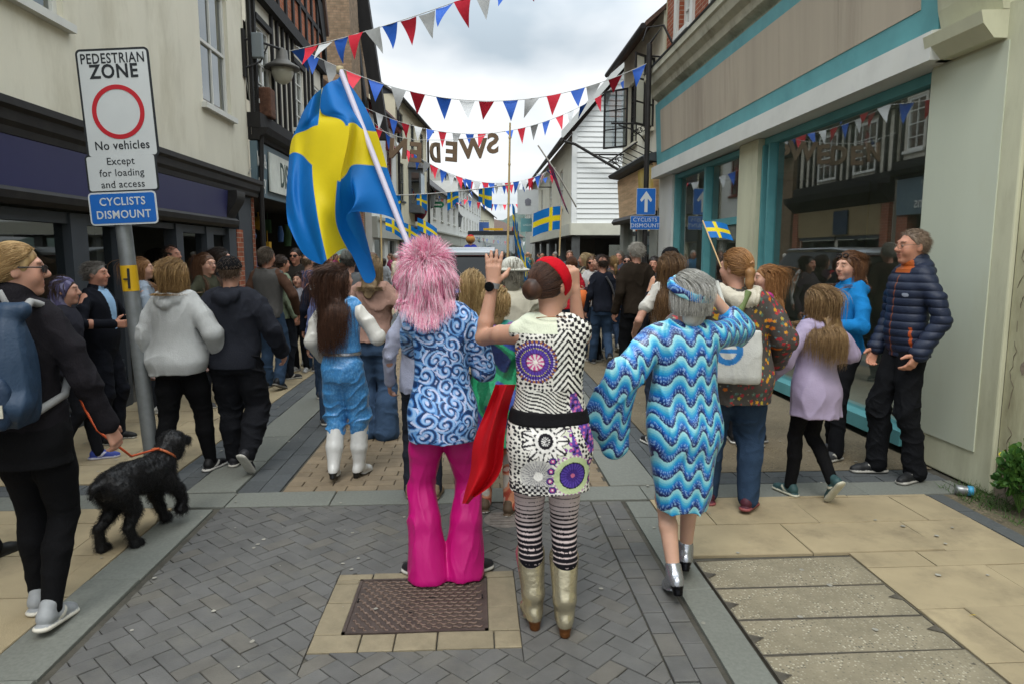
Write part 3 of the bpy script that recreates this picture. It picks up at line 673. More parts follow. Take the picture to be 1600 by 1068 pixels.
c.build('interior', [M_ROOM, mat('cream_interior', '#c9c2a6', rough=.95)], h)
c = MB()
for u0,u1 in ((5.2,6.5),(3.0,4.7)):
    for k in range(7): c.fbox(FL,u0,u1,1.32+k*.075,1.36+k*.075,-.42,-.40)
c.build('blind', mat('pale_blind','#8f8f88',rough=.8), h)

# ---- left: timber framed building with the grey shop sign
h = house('black and white timber framed building above the shop with a slate grey sign')
F2 = Frame((-3.8,0,0),(0,1,0),(1,0,0))
w_ = MB(); TH = [(12.35,13.15,4.25,5.55),(14.75,15.55,4.2,5.5),(16.6,17.3,4.2,5.5)]
wall_holes(w_, F2, 11.95, 17.5, 3.6, 10, TH, .1, .06); w_.build('infill_panel', M_PANEL, h)
carcass(h, F2, 11.95, 17.5, 8, 6, M_PANEL)
for a in TH: sash(h, F2, *a, d=.0, bars=(1,4), fw=.06, split=False, proud=.08)
t = MB()
for u in list(np.arange(13.25,14.7,.36))+list(np.arange(15.65,16.55,.36))+[11.97,12.22,17.38]:
    t.fbox(F2,u,u+.085,3.95,5.95,.05,.11)
for v0,v1,dd in ((3.72,3.96,.22),(5.93,6.15,.2),(7.55,7.75,.16)): t.fbox(F2,11.95,17.5,v0,v1,.0,dd)
for u in np.arange(12,17.4,.55): t.fbox(F2,u,u+.11,6.15,7.55,.09,.135)
t.fbox(F2,11.95,17.5,6.8,6.9,.09,.13); t.fbox(F2,12.3,13.2,5.56,5.66,.05,.125); t.fbox(F2,14.7,15.6,5.51,5.61,.05,.125)
for u in np.arange(12,17.4,.4): t.fbox(F2,u,u+.09,7.75,10,.05,.11)
t.build('timber', M_BLACKT, h)
c = MB(); c.fquad(F2,[(11.95,6.15,.09),(17.5,6.15,.09),(17.5,7.55,.09),(11.95,7.55,.09)]); c.build('brick_panel', M_RB2, h)
c = MB(); c.prof(F2,11.96,17.5,[(0,3.52),(.18,3.52),(.2,3.58),(.3,3.62),(.34,3.72),(0,3.72)]); c.build('jetty_moulding', M_BLACKT, h)
c = MB(); c.prof(F2,11.96,17.45,[(.02,2.6),(.1,2.6),(.14,3.5),(.02,3.5)]); sg = c.build('shop_sign', mat('slate_blue_sign','#5d717a',rough=.5,var=.06), h)
wt = mat('white_lettering','#d8d8d2',rough=.6,var=0)
fm_ = lambda y, z, d: face_matrix((-3.8+d, y, z), (0,1,0))
text("lue' &", .36, fm_(12.2,3.2,.14), wt, sg, xs=.62); text("riety", .36, fm_(12.2,2.85,.135), wt, sg, xs=.62)
c = MB(); c.fbox(F2,12.55,14.9,2.72,3.4,.14,.165); bo = c.build('name_board', mat('pale_board','#cfd2c8',rough=.6), sg)
text("DISS P", .62, fm_(13.7,3.05,.168), mat('dark_green_lettering','#2f443c',rough=.6,var=0), bo, xs=.62, bold=.012); text("'Real'", .4, fm_(16.1,3.25,.14), wt, sg, xs=.9); text('Bargains', .4, fm_(16.1,2.87,.135), wt, sg, xs=.9)
c = MB()
for q in ([(12.0,0,-3),(17.3,0,-3),(17.3,2.7,-3),(12,2.7,-3)],[(17.3,0,.0),(17.3,0,-3),(17.3,2.7,-3),(17.3,2.7,.0)],[(12,0,0),(12,2.7,0),(12,2.7,-3),(12,0,-3)],[(12,2.6,.05),(17.3,2.6,.05),(17.3,2.6,-3),(12,2.6,-3)]): c.fquad(F2,q)
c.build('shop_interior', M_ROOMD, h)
c = MB(); c.fbox(F2,17.05,17.5,0,2.6,-.2,.05); c.fbox(F2,11.95,12.1,0,2.6,-.2,.0); c.build('pilaster', M_REDB, h)
# goods hanging in the open shop front
gc = ['#8a2f2a','#c79a2a','#2f4f7a','#b9b2a0','#3f5f3f','#c0642a','#4a3b5a','#1f1d1c']
random.seed(11)
for i in range(26):
    y = random.uniform(12.3,16.8); z = random.uniform(.9,2.35); x = -3.8-random.uniform(.3,1.6)
    c = MB(); s_ = random.uniform(.09,.2); kind = i%3
    if kind == 0: c.lathe((x,y,z), [(0,-s_),(s_*.8,-s_*.6),(s_,0),(s_*.7,s_*.7),(.02,s_),(.012,s_+.25)], 12)
    elif kind == 1: c.box(x-s_*.4,x+s_*.4,y-s_*.5,y+s_*.5,z-s_*1.2,z+s_*.8); c.tube([(x,y,z+s_*.8),(x,y,z+s_+.2)],.008,5)
    else: c.tube([(x,y,z-s_*1.4),(x,y+.03,z),(x,y,z+s_*1.3)],[s_*.45,s_*.55,s_*.3],9)
    o = c.build('hanging_goods', mat('goods_'+gc[i%8][1:], gc[i%8], rough=.7), None)
    tag(o, ['round item hanging in the dark open shop front','boxed packet hanging in the dark open shop front','rolled item hanging in the dark open shop front'][kind], 'goods', 'goods hanging in the open shop')
# dark barge board of the street gable
c = MB(); pl = [F2.p(13.4,10.4,.0),F2.p(16.3,8.4,.0),F2.p(17.75,6.2,.0),F2.p(17.75,7.1,.0),F2.p(16.6,9.4,.0),F2.p(13.4,11.5,.0)]
c.prism(pl, (.16,0,0)); c.build('barge_board', M_BLACKT, h)
c = MB(); c.prism([F2.p(13.3,11.52,.0),F2.p(16.62,9.42,.0),F2.p(17.76,6.9,.0),F2.p(17.86,7.0,.0),F2.p(16.8,9.55,0),F2.p(13.3,11.75,0)], (.22,0,0)); c.build('gable_roof', M_TILE, h)
for y in (12.02,): 
    c = MB(); c.tube([(-3.66,12.06,0.0),(-3.66,12.06,2.5),(-3.62,12.06,3.5),(-3.62,12.06,3.8)], .045, 8); c.build('downpipe', M_BLACKP, h)

h = house('tall grey brown brick chimney stack rising behind the timber framed building', 'chimney_building')
c = MB(); c.box(-9,-3.9,17.9,23.5,0,5.6); c.build('wall', M_PANEL, h)
c = MB(); c.prism([(-5.15,21.5,5.6),(-3.66,21.5,5.6),(-3.72,21.5,9),(-3.8,21.5,13),(-4.95,21.5,13),(-5.02,21.5,9)], (0,1.6,0)); c.build('chimney', M_OLDB, h)
c = MB(); c.prism([(-3.62,17.9,5.6),(-9,17.9,9.4),(-9,17.9,9.6),(-3.5,17.9,5.75)], (0,5.6,0)); c.build('roof', M_TILE, h)
F3 = Frame((-3.9,0,0),(0,1,0),(1,0,0)); t = MB()
for u in (17.92,18.3,18.66,20.05,20.4,20.75,22.15,22.5,22.9,23.35): t.fbox(F3,u,u+.1,3.8,5.5,.0,.07)
for v0,v1,dd in ((3.5,3.8,.16),(5.42,5.6,.14)): t.fbox(F3,17.9,23.5,v0,v1,.0,dd)
t.prof(F3,17.9,23.5,[(0,3.0),(.12,3.0),(.2,3.1),(.45,3.3),(.5,3.48),(0,3.498)]); t.build('timber', M_BLACKT, h)
for a in ((18.8,19.95,3.9,5.3),(20.9,22.05,3.9,5.3)): sash(h, F3, *a, d=.01, bars=(2,3), fw=.07, back=False, sill=False)
c = MB(); c.prof(F3,18.3,23.1,[(.0,2.15),(.08,2.15),(.12,2.98),(0,2.98)]); c.build('fascia', mat('tan_fascia','#8f7f5f',rough=.7,var=.08), h)
c = MB(); c.fbox(F3,19.9,20.7,2.2,2.9,.12,.16); c.build('dark_sign', mat('dark_blue_sign','#28384a',rough=.5), h)
for u in (17.92,23.1): c = MB(); c.fbox(F3,u,u+.35,0,2.98,.0,.12); c.build('pilaster', M_REDB, h)
for u0,u1 in ((18.4,20.6),(20.8,23.0)): c = MB(); c.fbox(F3,u0,u1,.55,2.05,.0,.02); o = c.build('shop_window', M_GLD, h); c = MB(); c.fbox(F3,u0-.06,u1+.06,.4,.545,.0,.06); c.fbox(F3,u0-.06,u1+.06,2.055,2.14,.0,.06); c.build('frame', M_DARKG, o)
c = MB(); c.fbox(F3,18.28,23.08,0,.398,.0,.03); c.build('stall_riser', M_DARKG, h)
h = house('dark boarded gable end beside the brick chimney', 'dark_building')
c = MB(); c.box(-9,-3.95,24,25.4,0,5); c.build('wall', M_OLDB, h)
c = MB(); c.prism([(-2.95,24.0,5.5),(-3.35,24.0,5.5),(-4.25,24.0,12.0),(-3.8,24.0,12.0)], (0,.5,0)); c.build('barge_board', M_BLACKT, h)
c = MB(); c.prism([(-3.55,24.1,5.0),(-9,24.1,5.0),(-9,24.1,12.0),(-4.27,24.1,12.0)], (0,.6,0)); c.build('gable', M_BLACKT, h)

# ---- left: the houses farther up the street, which bends a little to the right
FB = Frame((-3.8,24.,0), (sin(R(5.3)),cos(R(5.3)),0), (cos(R(5.3)),-sin(R(5.3)),0))
M_CR2 = mat('pale_cream_render','#cfcab2',rough=.9,var=.06,dirt=.3,dirtcol='#b5ae92',dscale=.5); M_WH2 = mat('white_render','#cfd0cb',rough=.9,var=.06,dirt=.3,dirtcol='#adaca0',dscale=.5)
M_RED = mat('dark_red_paint','#6a2620',rough=.6,var=.15); M_GREYR = mat('grey_render','#a9aba6',rough=.9,var=.1)
M_SHOPW = mat('grey_white_shopfront','#a6a89f',rough=.7,var=.1)
def far_house(label, u0, u1, z1, wallm, holes, rise=2.2, roofm=None, shopm=None, shopz=2.9, fm=None, depth=6.5, fr=FB, sashbars=(1,4), eavem=None, nshop=2, glassm=None):
    h = house(label); w_ = MB()
    sh = []; n = nshop; ww = (u1-u0)/max(1,n)
    for i in range(n): sh.append((u0+ww*i+.3, u0+ww*(i+1)-.3, .55, shopz-.75))
    wall_holes(w_, fr, u0, u1, 0, z1, holes+sh, .14); w_.build('wall', wallm, h); carcass(h, fr, u0, u1, z1, depth, wallm)
    for a in holes: sash(h, fr, *a, fm=fm, bars=sashbars, fw=.06)
    for a in sh:
        c = MB(); c.fquad(fr,[(a[0],a[2],-.1),(a[1],a[2],-.1),(a[1],a[3],-.1),(a[0],a[3],-.1)]); o = c.build('shop_window', M_GLD, h)
        c = MB(); c.fquad(fr,[(a[0],a[2],-.6),(a[1],a[2],-.6),(a[1],a[3],-.6),(a[0],a[3],-.6)]); c.build('display', M_ROOM, o)
    if shopm: c = MB(); c.prof(fr,u0+.05,u1-.05,[(0,shopz-.7),(.12,shopz-.7),(.16,shopz-.12),(.28,shopz-.08),(.28,shopz),(0,shopz+.03)]); c.build('fascia', shopm, h)
    pitched(h, fr, u0, u1, z1, depth, rise, roofm or M_SLATE, .3)
    return h
U = lambda *a: list(a)
hA = far_house('narrow white house with dark red eaves and trim', .9, 5.3, 6.9, M_WH2, [(1.5,2.4,4.0,5.6),(3.6,4.5,4.0,5.6)], 2.0, M_TILE, M_SHOPW, fm=M_RED)
c = MB(); c.prof(FB,.9,5.3,[(0,6.55),(.22,6.55),(.3,6.75),(.3,6.88),(0,6.88)]); c.build('eaves_board', M_RED, hA)
c = MB(); c.prof(FB,3.4,4.7,[(0,5.62),(.12,5.62),(.3,5.72),(.1,5.95),(0,5.98)]); c.build('window_hood', M_RED, hA)
c = MB(); c.fbox(FB,.9,5.3,2.2,2.95,.0,.2); c.build('sign_board', M_SHOPW, hA)
hB = far_house('tall cream three storey building with a grey oriel window and drainpipes', 5.35, 13.1, 8.15, M_CR2, [(6.0,6.9,6.3,7.6),(8.7,9.6,6.3,7.6),(11.2,12.1,6.3,7.6),(6.0,6.9,3.9,5.5),(11.2,12.1,3.9,5.5)], 2.2, M_SLATE, M_DARKG, fm=M_LEAD)
c = MB(); po = [FB.p(7.9,3.5,0),FB.p(8.25,3.5,.5),FB.p(9.35,3.5,.5),FB.p(9.7,3.5,0)]; c.prism(po,(0,0,2.0)); o = c.build('oriel_window', M_LEAD, hB)
c = MB(); ap = FB.p(8.8,6.5,.05); base = [FB.p(7.75,5.5,0),FB.p(8.15,5.5,.62),FB.p(9.45,5.5,.62),FB.p(9.85,5.5,0)]; c.add(base+[ap], [(0,1,4),(1,2,4),(2,3,4),(3,2,1,0)]); c.build('oriel_roof', M_SLATE, o)
c = MB(); q0,q1 = FB.p(8.3,3.9,.505),FB.p(9.3,3.9,.505); c.add([q0,q1,q1+Vector((0,0,1.4)),q0+Vector((0,0,1.4))],[(0,1,2,3)]); q0,q1 = FB.p(7.98,3.9,.13),FB.p(8.2,3.9,.44); c.add([q0,q1,q1+Vector((0,0,1.4)),q0+Vector((0,0,1.4))],[(0,1,2,3)]); c.build('pane', M_GLD, o)
for u in (5.4,13.0):
    c = MB(); c.tube([FB.p(u,0,.1),FB.p(u,7.6,.1),FB.p(u,7.95,.28)], .06, 8); c.build('drainpipe', M_BLACKP, hB)
stack(hB, -4.9,-4.1,26.3,27.5,7,10.0, M_OLDB, 2)
hC = far_house('low white rendered house with a slate roof above a shop', 13.2, 26.8, 5.3, M_WH2, [(15,16,3.6,4.8),(18,19,3.6,4.8),(21,22,3.6,4.8),(24,25,3.6,4.8)], 2.6, M_SLATE, M_SHOPW, nshop=4)
hD = far_house('long pale three storey terrace with rows of small windows', 26.9, 46, 6.9, M_WH2, [(28+i*2.3,28.9+i*2.3,z,z+1.1) for i in range(8) for z in (3.4,5.3)], 1.8, M_SLATE, M_SHOPW, nshop=6)
hE = far_house('last cream gabled house at the far bend of the street', 46.6, 66, 6.4, M_CR2, [(48.5+i*3,49.5+i*3,3.5,4.8) for i in range(6)], 2.4, M_SLATE, M_SHOPW, nshop=5)
h5 = Frame(FB.p(66.3,0,0)+Vector((.0,0,0)), (sin(R(11)),cos(R(11)),0), (cos(R(11)),-sin(R(11)),0))
far_house('distant brown roofed house past the bend', 0, 30, 4.6, M_GREYR, [(2+i*3,3+i*3,3,4.1) for i in range(9)], 2.4, M_TILE, None, fr=h5, nshop=6)

# ---- right: big empty shop with the teal front
h = house('large empty shop with teal painted frames and a bare brown fascia board')
w_ = MB(); BH = [(9.6,10.3,5.35,6.9),(11.55,12.2,5.35,6.9),(7.2,7.95,5.35,6.9)]
wall_holes(w_, FRR, 4.9, 13.0, 5.06, 7.8, BH, .18, -.02); w_.build('brick_wall', M_REDB, h)
for a in BH: sash(h, FRR, *a, d=-.14, bars=(1,4), fw=.07)
carcass(h, FRR, 4.3, 13.0, 7.8, 8, M_IVORY); pitched(h, FRR, 4.3, 13.0, 7.8, 8, 3, M_SLATE, .3)
c = MB()
for u0,u1 in ((10.35,10.55),(9.35,9.56),(11.35,11.5),(12.25,12.4)): c.fbox(FRR,u0,u1,5.08,7.8,-.06,.03)
c.build('window_surround', M_WHITE, h)
c = MB(); c.prof(FRR,4.95,13.1,[(0,4.36),(.08,4.36),(.1,4.44),(.2,4.5),(.22,4.6),(.3,4.66),(.33,4.78),(.36,4.8),(.36,4.9),(0,5.06)]); c.build('cornice', mat('weathered_stone_paint','#b3b09c',rough=.9,var=.12,scale=4,dirt=.8,dirtcol='#67614f',dscale=2.2,bump=.3,bscale=30), h)
c = MB(); c.prof(FRR,4.96,13.08,[(.02,4.9),(.37,4.905),(.385,4.925),(.02,5.08)]); c.build('cornice_flashing', M_LEAD, h)
c = MB(); c.prof(FRR,5.1,13.0,[(0,3.24),(.10,3.24),(.16,4.36),(0,4.36)]); fa = c.build('fascia', M_TEAL, h)
c = MB(); 
def fz(v): return .10+.06*(v-3.24)/1.12
cuts = [5.3,6.5,7.75,8.95,10.2,11.4,12.66]
for a,b in zip(cuts,cuts[1:]): c.prof(FRR,a+.003,b-.003,[(fz(3.46)-.01,3.46),(fz(3.46)+.006,3.46),(fz(4.2)+.006,4.2),(fz(4.2)-.01,4.2)])
c.build('bare_board', M_CONC, fa)
c = MB(); c.prof(FRR,5.02,13.02,[(-.1,3.02),(.2,3.02),(.2,3.225),(.12,3.238),(-.1,3.238)]); c.build('lintel_board', M_WHITE, h)
c = MB(); c.fbox(FRR,8.42,9.02,0,3.015,-.12,.05); c.build('column', M_IVORY, h)
c = MB(); c.fbox(FRR,12.15,12.98,0,3.015,-.12,.04); c.build('column', M_WHITE, h)
t = MB()
for u0,u1,v0,v1,d0,d1 in ((5.24,8.42,2.93,3.015,-.12,-.03),(8.37,8.41,.16,2.93,-.11,.0),(8.19,8.23,.18,2.93,-.11,.0),(5.28,8.36,.06,.18,-.16,.05),(9.03,9.08,0,3.0,-.11,0),(12.06,12.14,0,3.0,-.11,0),(10.44,10.53,0,2.93,-.11,.01),(9.08,12.06,2.93,3.0,-.11,-.02),(9.12,10.42,2.02,2.12,-.13,0),(9.12,10.42,0,.2,-.13,0),(10.56,12.02,0,.2,-.13,0),(9.12,9.2,.2,2.02,-.1,-.02)): t.fbox(FRR,u0,u1,v0,v1,d0,d1)
t.build('shop_frame', M_TEAL, h)
for u0,u1,v0,v1 in ((5.24,8.19,.18,2.93),(8.23,8.37,.18,2.93),(9.08,10.44,2.12,2.93),(9.2,10.44,.2,2.02),(10.53,12.06,.2,2.93)):
    c = MB(); c.fquad(FRR,[(u0,v0,-.09),(u1,v0,-.09),(u1,v1,-.09),(u0,v1,-.09)]); c.build('shop_window', M_GL, h)
c = MB()
for q in ([(5.0,0,-4),(12.9,0,-4),(12.9,3,-4),(5.0,3,-4)],[(5.0,0,-.17),(5.0,0,-4),(5.0,3,-4),(5.0,3,-.17)],[(12.95,0,-.17),(12.95,0,-4),(12.95,3,-4),(12.95,3,-.17)],[(5.0,3.0,-.17),(12.9,3.0,-.17),(12.9,3.0,-4),(5.0,3.0,-4)],[(5.0,.0,-.17),(12.9,.0,-.17),(12.9,.01,-4),(5.0,.01,-4)]): c.fquad(FRR,q)
c.build('interior', mat('bare_shop_room','#b7b7aa',rough=.95,var=.2,scale=.8), h)
c = MB(); c.fbox(FRR,4.3,5.24,0,3.25,-.35,.03); c.fbox(FRR,4.36,5.2,3.25,5.4,-.35,.01); c.build('pier', M_IVORY, h, .012)
c = MB(); c.fbox(FRR,4.47,5.23,0.25,3.0,.03,.038); c.build('pier_panel', mat('pale_green_paint','#bec3b0',rough=.7,var=.06,scale=1.2,dirt=.7,dirtcol='#b9b79b',dscale=1.3,stretch=(1,1,.25)), h)
for z0,z1,pr in ((3.02,3.2,.2),(3.2,3.55,.12),(3.55,3.62,.24),(3.62,4.1,.14),(4.1,4.9,.18)):
    c = MB(); c.prof(FRR,4.5,5.09,[(0,z0),(pr*.6,z0),(pr,z0+(z1-z0)*.5),(pr+.02,z1-.01),(0,z1-.002)]); c.build('console', M_IVORY, h)
h = house('peeling ivory wall with patches of bare render behind the green plant', 'end_wall', 'wall')
c = MB(); c.fbox(FRR,-1.5,4.295,0,7.5,-.4,.0); c.build('wall', M_PEEL, h)
M_PATCH = mat('bare_render','#86796a',rough=.95,var=.15,scale=9,bump=.4,bscale=50)
random.seed(5)
for y,z,r in ((4.02,1.62,.085),(4.1,2.3,.04),(4.15,.9,.03),(3.85,.75,.06),(4.24,.12,.09),(4.12,.1,.12),(3.95,2.7,.05),(3.7,2.4,.08),(4.06,1.18,.028),(4.07,.6,.024),(3.9,2.0,.03),(3.75,1.35,.05),(4.0,.4,.03),(3.6,1.9,.05),(4.2,.22,.05),(3.9,.25,.09)):
    c = MB(); n = 13; c.add([FRR.p(y+r*(.75+.45*random.random())*cos(2*pi*i/n)*.7, z+r*1.5*(.7+.5*random.random())*sin(2*pi*i/n), .004) for i in range(n)], [tuple(range(n))]); c.build('bare_patch', M_PATCH, h)
random.seed(6)
crk = MB(); z = .3; y = 4.22
while z < 4.2:
    z2 = z+random.uniform(.03,.09); y2 = 4.22+random.gauss(0,.018)
    if random.random() < .55: crk.tube([FRR.p(y,z,.0),FRR.p((y+y2)/2+random.gauss(0,.006),(z+z2)/2,.003),FRR.p(y2,z2,.002)], [.002,random.uniform(.0012,.0032),.001], 5)
    y, z = y2, z2
crk.build('crack', mat('crack_black','#6a6152',rough=1,var=.3), h)

# ---- right: cream house with casements
h = house('cream rendered house with open iron casement windows and a peeling peach shop sign')
w_ = MB(); CH = [(13.75,14.5,4.1,5.5),(15.15,16.1,4.05,5.4)]
wall_holes(w_, FRR, 13.15, 16.6, 2.5, 6.1, CH, .15); w_.build('wall', M_CREAM, h); carcass(h, FRR, 13.15, 16.6, 6.1, 7, M_CREAM)
for a in CH: sash(h, FRR, *a, d=-.12, bars=(1,4), fw=.04, split=False, fm=M_BLACKP, sillm=M_CREAM)
for u, ang in ((16.1,1), (13.75,-1)):
    c = MB(); f2 = Frame(FRR.p(u,0,.0), (-.75,.66*ang,0), (.66*ang,.75,0))
    for q in ((0,.04,4.08,5.4),(.6,.64,4.08,5.4),(.04,.6,4.08,4.12),(.04,.6,5.36,5.4),(.3,.33,4.12,5.36),(.04,.6,4.5,4.525),(.04,.6,4.93,4.955)): c.fbox(f2,*q,-.015,.015)
    o = c.build('casement', M_BLACKP, h); c = MB(); c.fquad(f2,[(.04,4.12,0),(.6,4.12,0),(.6,5.36,0),(.04,5.36,0)]); c.build('pane', M_GLD, o)
pitched(h, FRR, 13.15, 16.6, 6.1, 7, 3, M_TILE, .35, .05)
c = MB(); c.prof(FRR,13.2,16.55,[(0,2.45),(.06,2.45),(.12,3.35),(0,3.35)]); sg = c.build('shop_sign', mat('peach_peeling_sign','#d6b48c',rough=.8,var=.22,scale=2.5,dirt=.8,dirtcol='#9c7a52',dscale=1.4,stretch=(1,.5,6)), h)
c = MB(); c.prof(FRR,13.25,14.2,[(.09,2.5),(.13,2.5),(.18,3.3),(.09,3.3)]); c.build('sign_panel', mat('yellow_panel','#c2a53c',rough=.6,var=.25,scale=3,dirt=.7,dirtcol='#d8d0b0'), sg)
c = MB(); c.prof(FRR,13.15,16.6,[(0,3.36),(.3,3.40),(.34,3.46),(.3,3.5),(0,3.56)]); c.build('cornice', M_LEAD, h)
for z0 in (3.62,):
    c = MB(); c.tube([FRR.p(13.3,z0+.12,.42),FRR.p(16.5,z0+.12,.42)],.018,6)
    for u in np.arange(13.5,16.5,.5): c.tube([FRR.p(u,z0-.05,.05),FRR.p(u,z0+.12,.42)],.01,5)
    c.build('sign_rail', M_BLACKP, h)
c = MB(); c.fbox(FRR,13.15,16.6,0,2.44,-.2,-.1); c.build('shop_front', mat('grey_shopfront','#4f514e',rough=.7,var=.15), h)
c = MB(); c.fbox(FRR,13.15,13.75,0,2.44,-.1,.02); c.fbox(FRR,16.2,16.6,0,2.44,-.1,.02); c.fbox(FRR,14.7,14.9,0,2.44,-.1,0); c.build('pilaster', mat('grey_pilaster','#8b8d84',rough=.8,var=.12), h)
c = MB(); c.fquad(FRR,[(13.75,.5,-.09),(14.7,.5,-.09),(14.7,2.2,-.09),(13.75,2.2,-.09)]); c.fquad(FRR,[(14.9,.5,-.09),(16.2,.5,-.09),(16.2,2.2,-.09),(14.9,2.2,-.09)]); c.build('shop_window', M_GLD, h)
c = MB(); c.prof(FRR,13.2,16.55,[(-.1,2.32),(.2,2.3),(.25,2.36),(.2,2.44),(-.1,2.445)]); c.build('fascia_base', M_BLACKP, h)
# scrolled iron brackets on that house
for u, z in ((14.2,4.25),(16.45,3.95)):
    c = MB(); c.tube([FRR.p(u,z,.0),FRR.p(u,z,.75)],.02,6); c.tube([FRR.p(u,z-.4,.02),FRR.p(u,z-.25,.12),FRR.p(u,z-.12,.3),FRR.p(u,z-.03,.6)],.014,6)
    for k in range(4): c.tube([FRR.p(u,z-.1-.03*k+.05*sin(a),.1+.1*k*.6+.05*cos(a)) for a in np.linspace(0,2*pi,12)],.009,5)
    c.build('scroll_bracket', M_BLACKP, h)

# ---- right: white weatherboarded building on posts, its gable towards us
h = house('white weatherboarded building with a jettied upper floor carried on posts')
GX0, GX1, GY, GZ0, GZ1 = 3.5, 9.5, 25.0, 2.72, 5.95
c = MB(); n = 18; bh = (GZ1-GZ0)/n*1.0
apx, apz = 6.5, 9.5
for i in range(n+20):
    z0 = GZ0+i*.18; z1 = z0+.19
    def xl(z): return GX0 if z < GZ1 else GX0+(z-GZ1)/(apz-GZ1)*(apx-GX0)
    def xr(z): return GX1 if z < GZ1 else GX1-(z-GZ1)/(apz-GZ1)*(GX1-apx)
    if z1 > apz-.1: break
    c.add([(xl(z0),GY-.045,z0),(xr(z0),GY-.045,z0),(xr(z1),GY-.012,z1),(xl(z1),GY-.012,z1),(xl(z0),GY,z0),(xr(z0),GY,z0)],[(0,1,2,3),(4,5,1,0)])
c.build('weatherboarding', M_BOARD, h)
c = MB(); c.box(GX0-.06,GX0+.12,GY-.08,GY+.1,GZ0,GZ1); c.build('corner_board', M_BOARD, h)
FW = Frame((3.5,0,0),(0,1,0),(-1,0,0)); w_ = MB(); WH = [(28+i*4.2,28.9+i*4.2,3.5,5.0) for i in range(4)]
wall_holes(w_, FW, 25.1, 43.5, GZ0, GZ1, WH, .12); w_.build('wall', mat('warm_white_render','#c9c6b6',rough=.9,var=.06,dirt=.3,dirtcol='#aaa694'), h)
for a in WH: sash(h, FW, *a, bars=(1,3))
c = MB()
for ya, yb in ((24.7,43.8),):
    for a,b in (((3.1,5.72),(6.5,9.62)),((9.9,5.72),(6.5,9.62))):
        q = [(a[0],ya,a[1]),(a[0],yb,a[1]),(b[0],yb,b[1]),(b[0],ya,b[1])]; c.add(q+[(x,y,z+.1) for x,y,z in q],[(3,2,1,0),(4,5,6,7),(0,1,5,4),(2,3,7,6)])
c.build('roof', M_TILE, h)
c = MB()
for a,b in (((3.02,5.62),(6.5,9.58)),((9.98,5.62),(6.5,9.58))): c.prism([(a[0],24.66,a[1]),(b[0],24.66,b[1]-.02),(b[0],24.66,b[1]+.28),(a[0],24.66,a[1]+.3)],(0,.06,0))
c.build('barge_board', mat('pale_grey_paint','#b9bcba',rough=.7,var=.06), h)
c = MB(); c.tube([(3.02,24.6,5.62),(3.02,44,5.62)],.07,8); c.build('gutter', M_BLACKP, h)
c = MB(); c.tube([(3.1,24.55,5.55),(3.5,24.6,5.45),(6.9,24.8,3.6),(7.6,24.85,3.2)],.05,8); c.build('drainpipe', M_BLACKP, h)
c = MB(); c.box(3.4,9.5,24.85,25.05,2.3,2.72); c.box(3.38,3.62,25.06,43.5,2.3,2.72); c.build('jetty_beam', mat('off_white_beam','#bcbcae',rough=.8,var=.08), h)
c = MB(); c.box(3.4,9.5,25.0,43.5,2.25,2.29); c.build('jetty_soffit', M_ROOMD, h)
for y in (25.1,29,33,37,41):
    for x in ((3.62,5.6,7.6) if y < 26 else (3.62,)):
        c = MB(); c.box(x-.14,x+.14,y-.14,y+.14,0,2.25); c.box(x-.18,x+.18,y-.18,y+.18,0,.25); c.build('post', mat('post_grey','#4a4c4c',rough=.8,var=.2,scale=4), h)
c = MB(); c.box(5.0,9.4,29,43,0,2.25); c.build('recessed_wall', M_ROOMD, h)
for x in (5.6,7.0):
    c = MB(); c.box(x,x+.9,28.9,28.98,.3,2.0); c.build('shop_window', M_GLD, h)
h = house('pale terrace on the right beyond the weatherboarded building')
c = MB(); c.box(3.7,11,46,52,0,5.3); c.build('wall', M_GREYR, h)
c = MB(); c.prism([(3.4,45.8,5.2),(11.3,45.8,5.2),(7.3,45.8,7.6)],(0,6.4,0)); c.build('roof', M_TILE, h)
for y in (46.8,48.8,50.6): sash(h, Frame((3.69,0,0),(0,1,0),(-1,0,0)), y, y+.8, 3.2, 4.5, d=.0, sill=False, back=False)
# ------------------------------------------------------------------ street furniture, signs, bunting, flags
M_GALV = mat('galvanised_steel','#85898a',rough=.5,metal=.55,var=.14,scale=14,dirt=.3,dirtcol='#6b6d6c',dscale=3)
M_SIGNW = mat('sign_white','#c3c8c9',rough=.45,var=.04,scale=3,dirt=.15,dirtcol='#a5a9a8'); M_SIGNB = mat('sign_blue','#1f62b2',rough=.45,var=.05,scale=3); M_INK = mat('sign_black','#22262a',rough=.6,var=0); M_SIGNR = mat('sign_red','#b3202c',rough=.5,var=.04)
def plate(parent, name, c, right, w, h, m, border=None, bw=.012, rad=.03, th=.004):
    def rr(w, h, r): return [(sx*(w/2-r)+r*cos(a), sy*(h/2-r)+r*sin(a)) for sx,sy,a0 in ((1,1,0),(-1,1,pi/2),(-1,-1,pi),(1,-1,1.5*pi)) for a in np.linspace(a0,a0+pi/2,5)]
    M = face_matrix(c, right, UP); nz = Vector((M[0][2],M[1][2],M[2][2])); o = None
    b = MB(); b.prism([M@Vector((x,y,-th)) for x,y in rr(w,h,rad)], nz*th); o = b.build(name, border or m, parent)
    b = MB(); b.prism([M@Vector((x,y,0)) for x,y in rr(w-2*bw,h-2*bw,max(.004,rad-bw))], nz*.0015); b.build('face', m, o)
    return o, M@Matrix.Translation((0,0,.0018))
UP = (0,0,1)
TX = lambda M, x, y: M@Matrix.Translation((x,y,0))
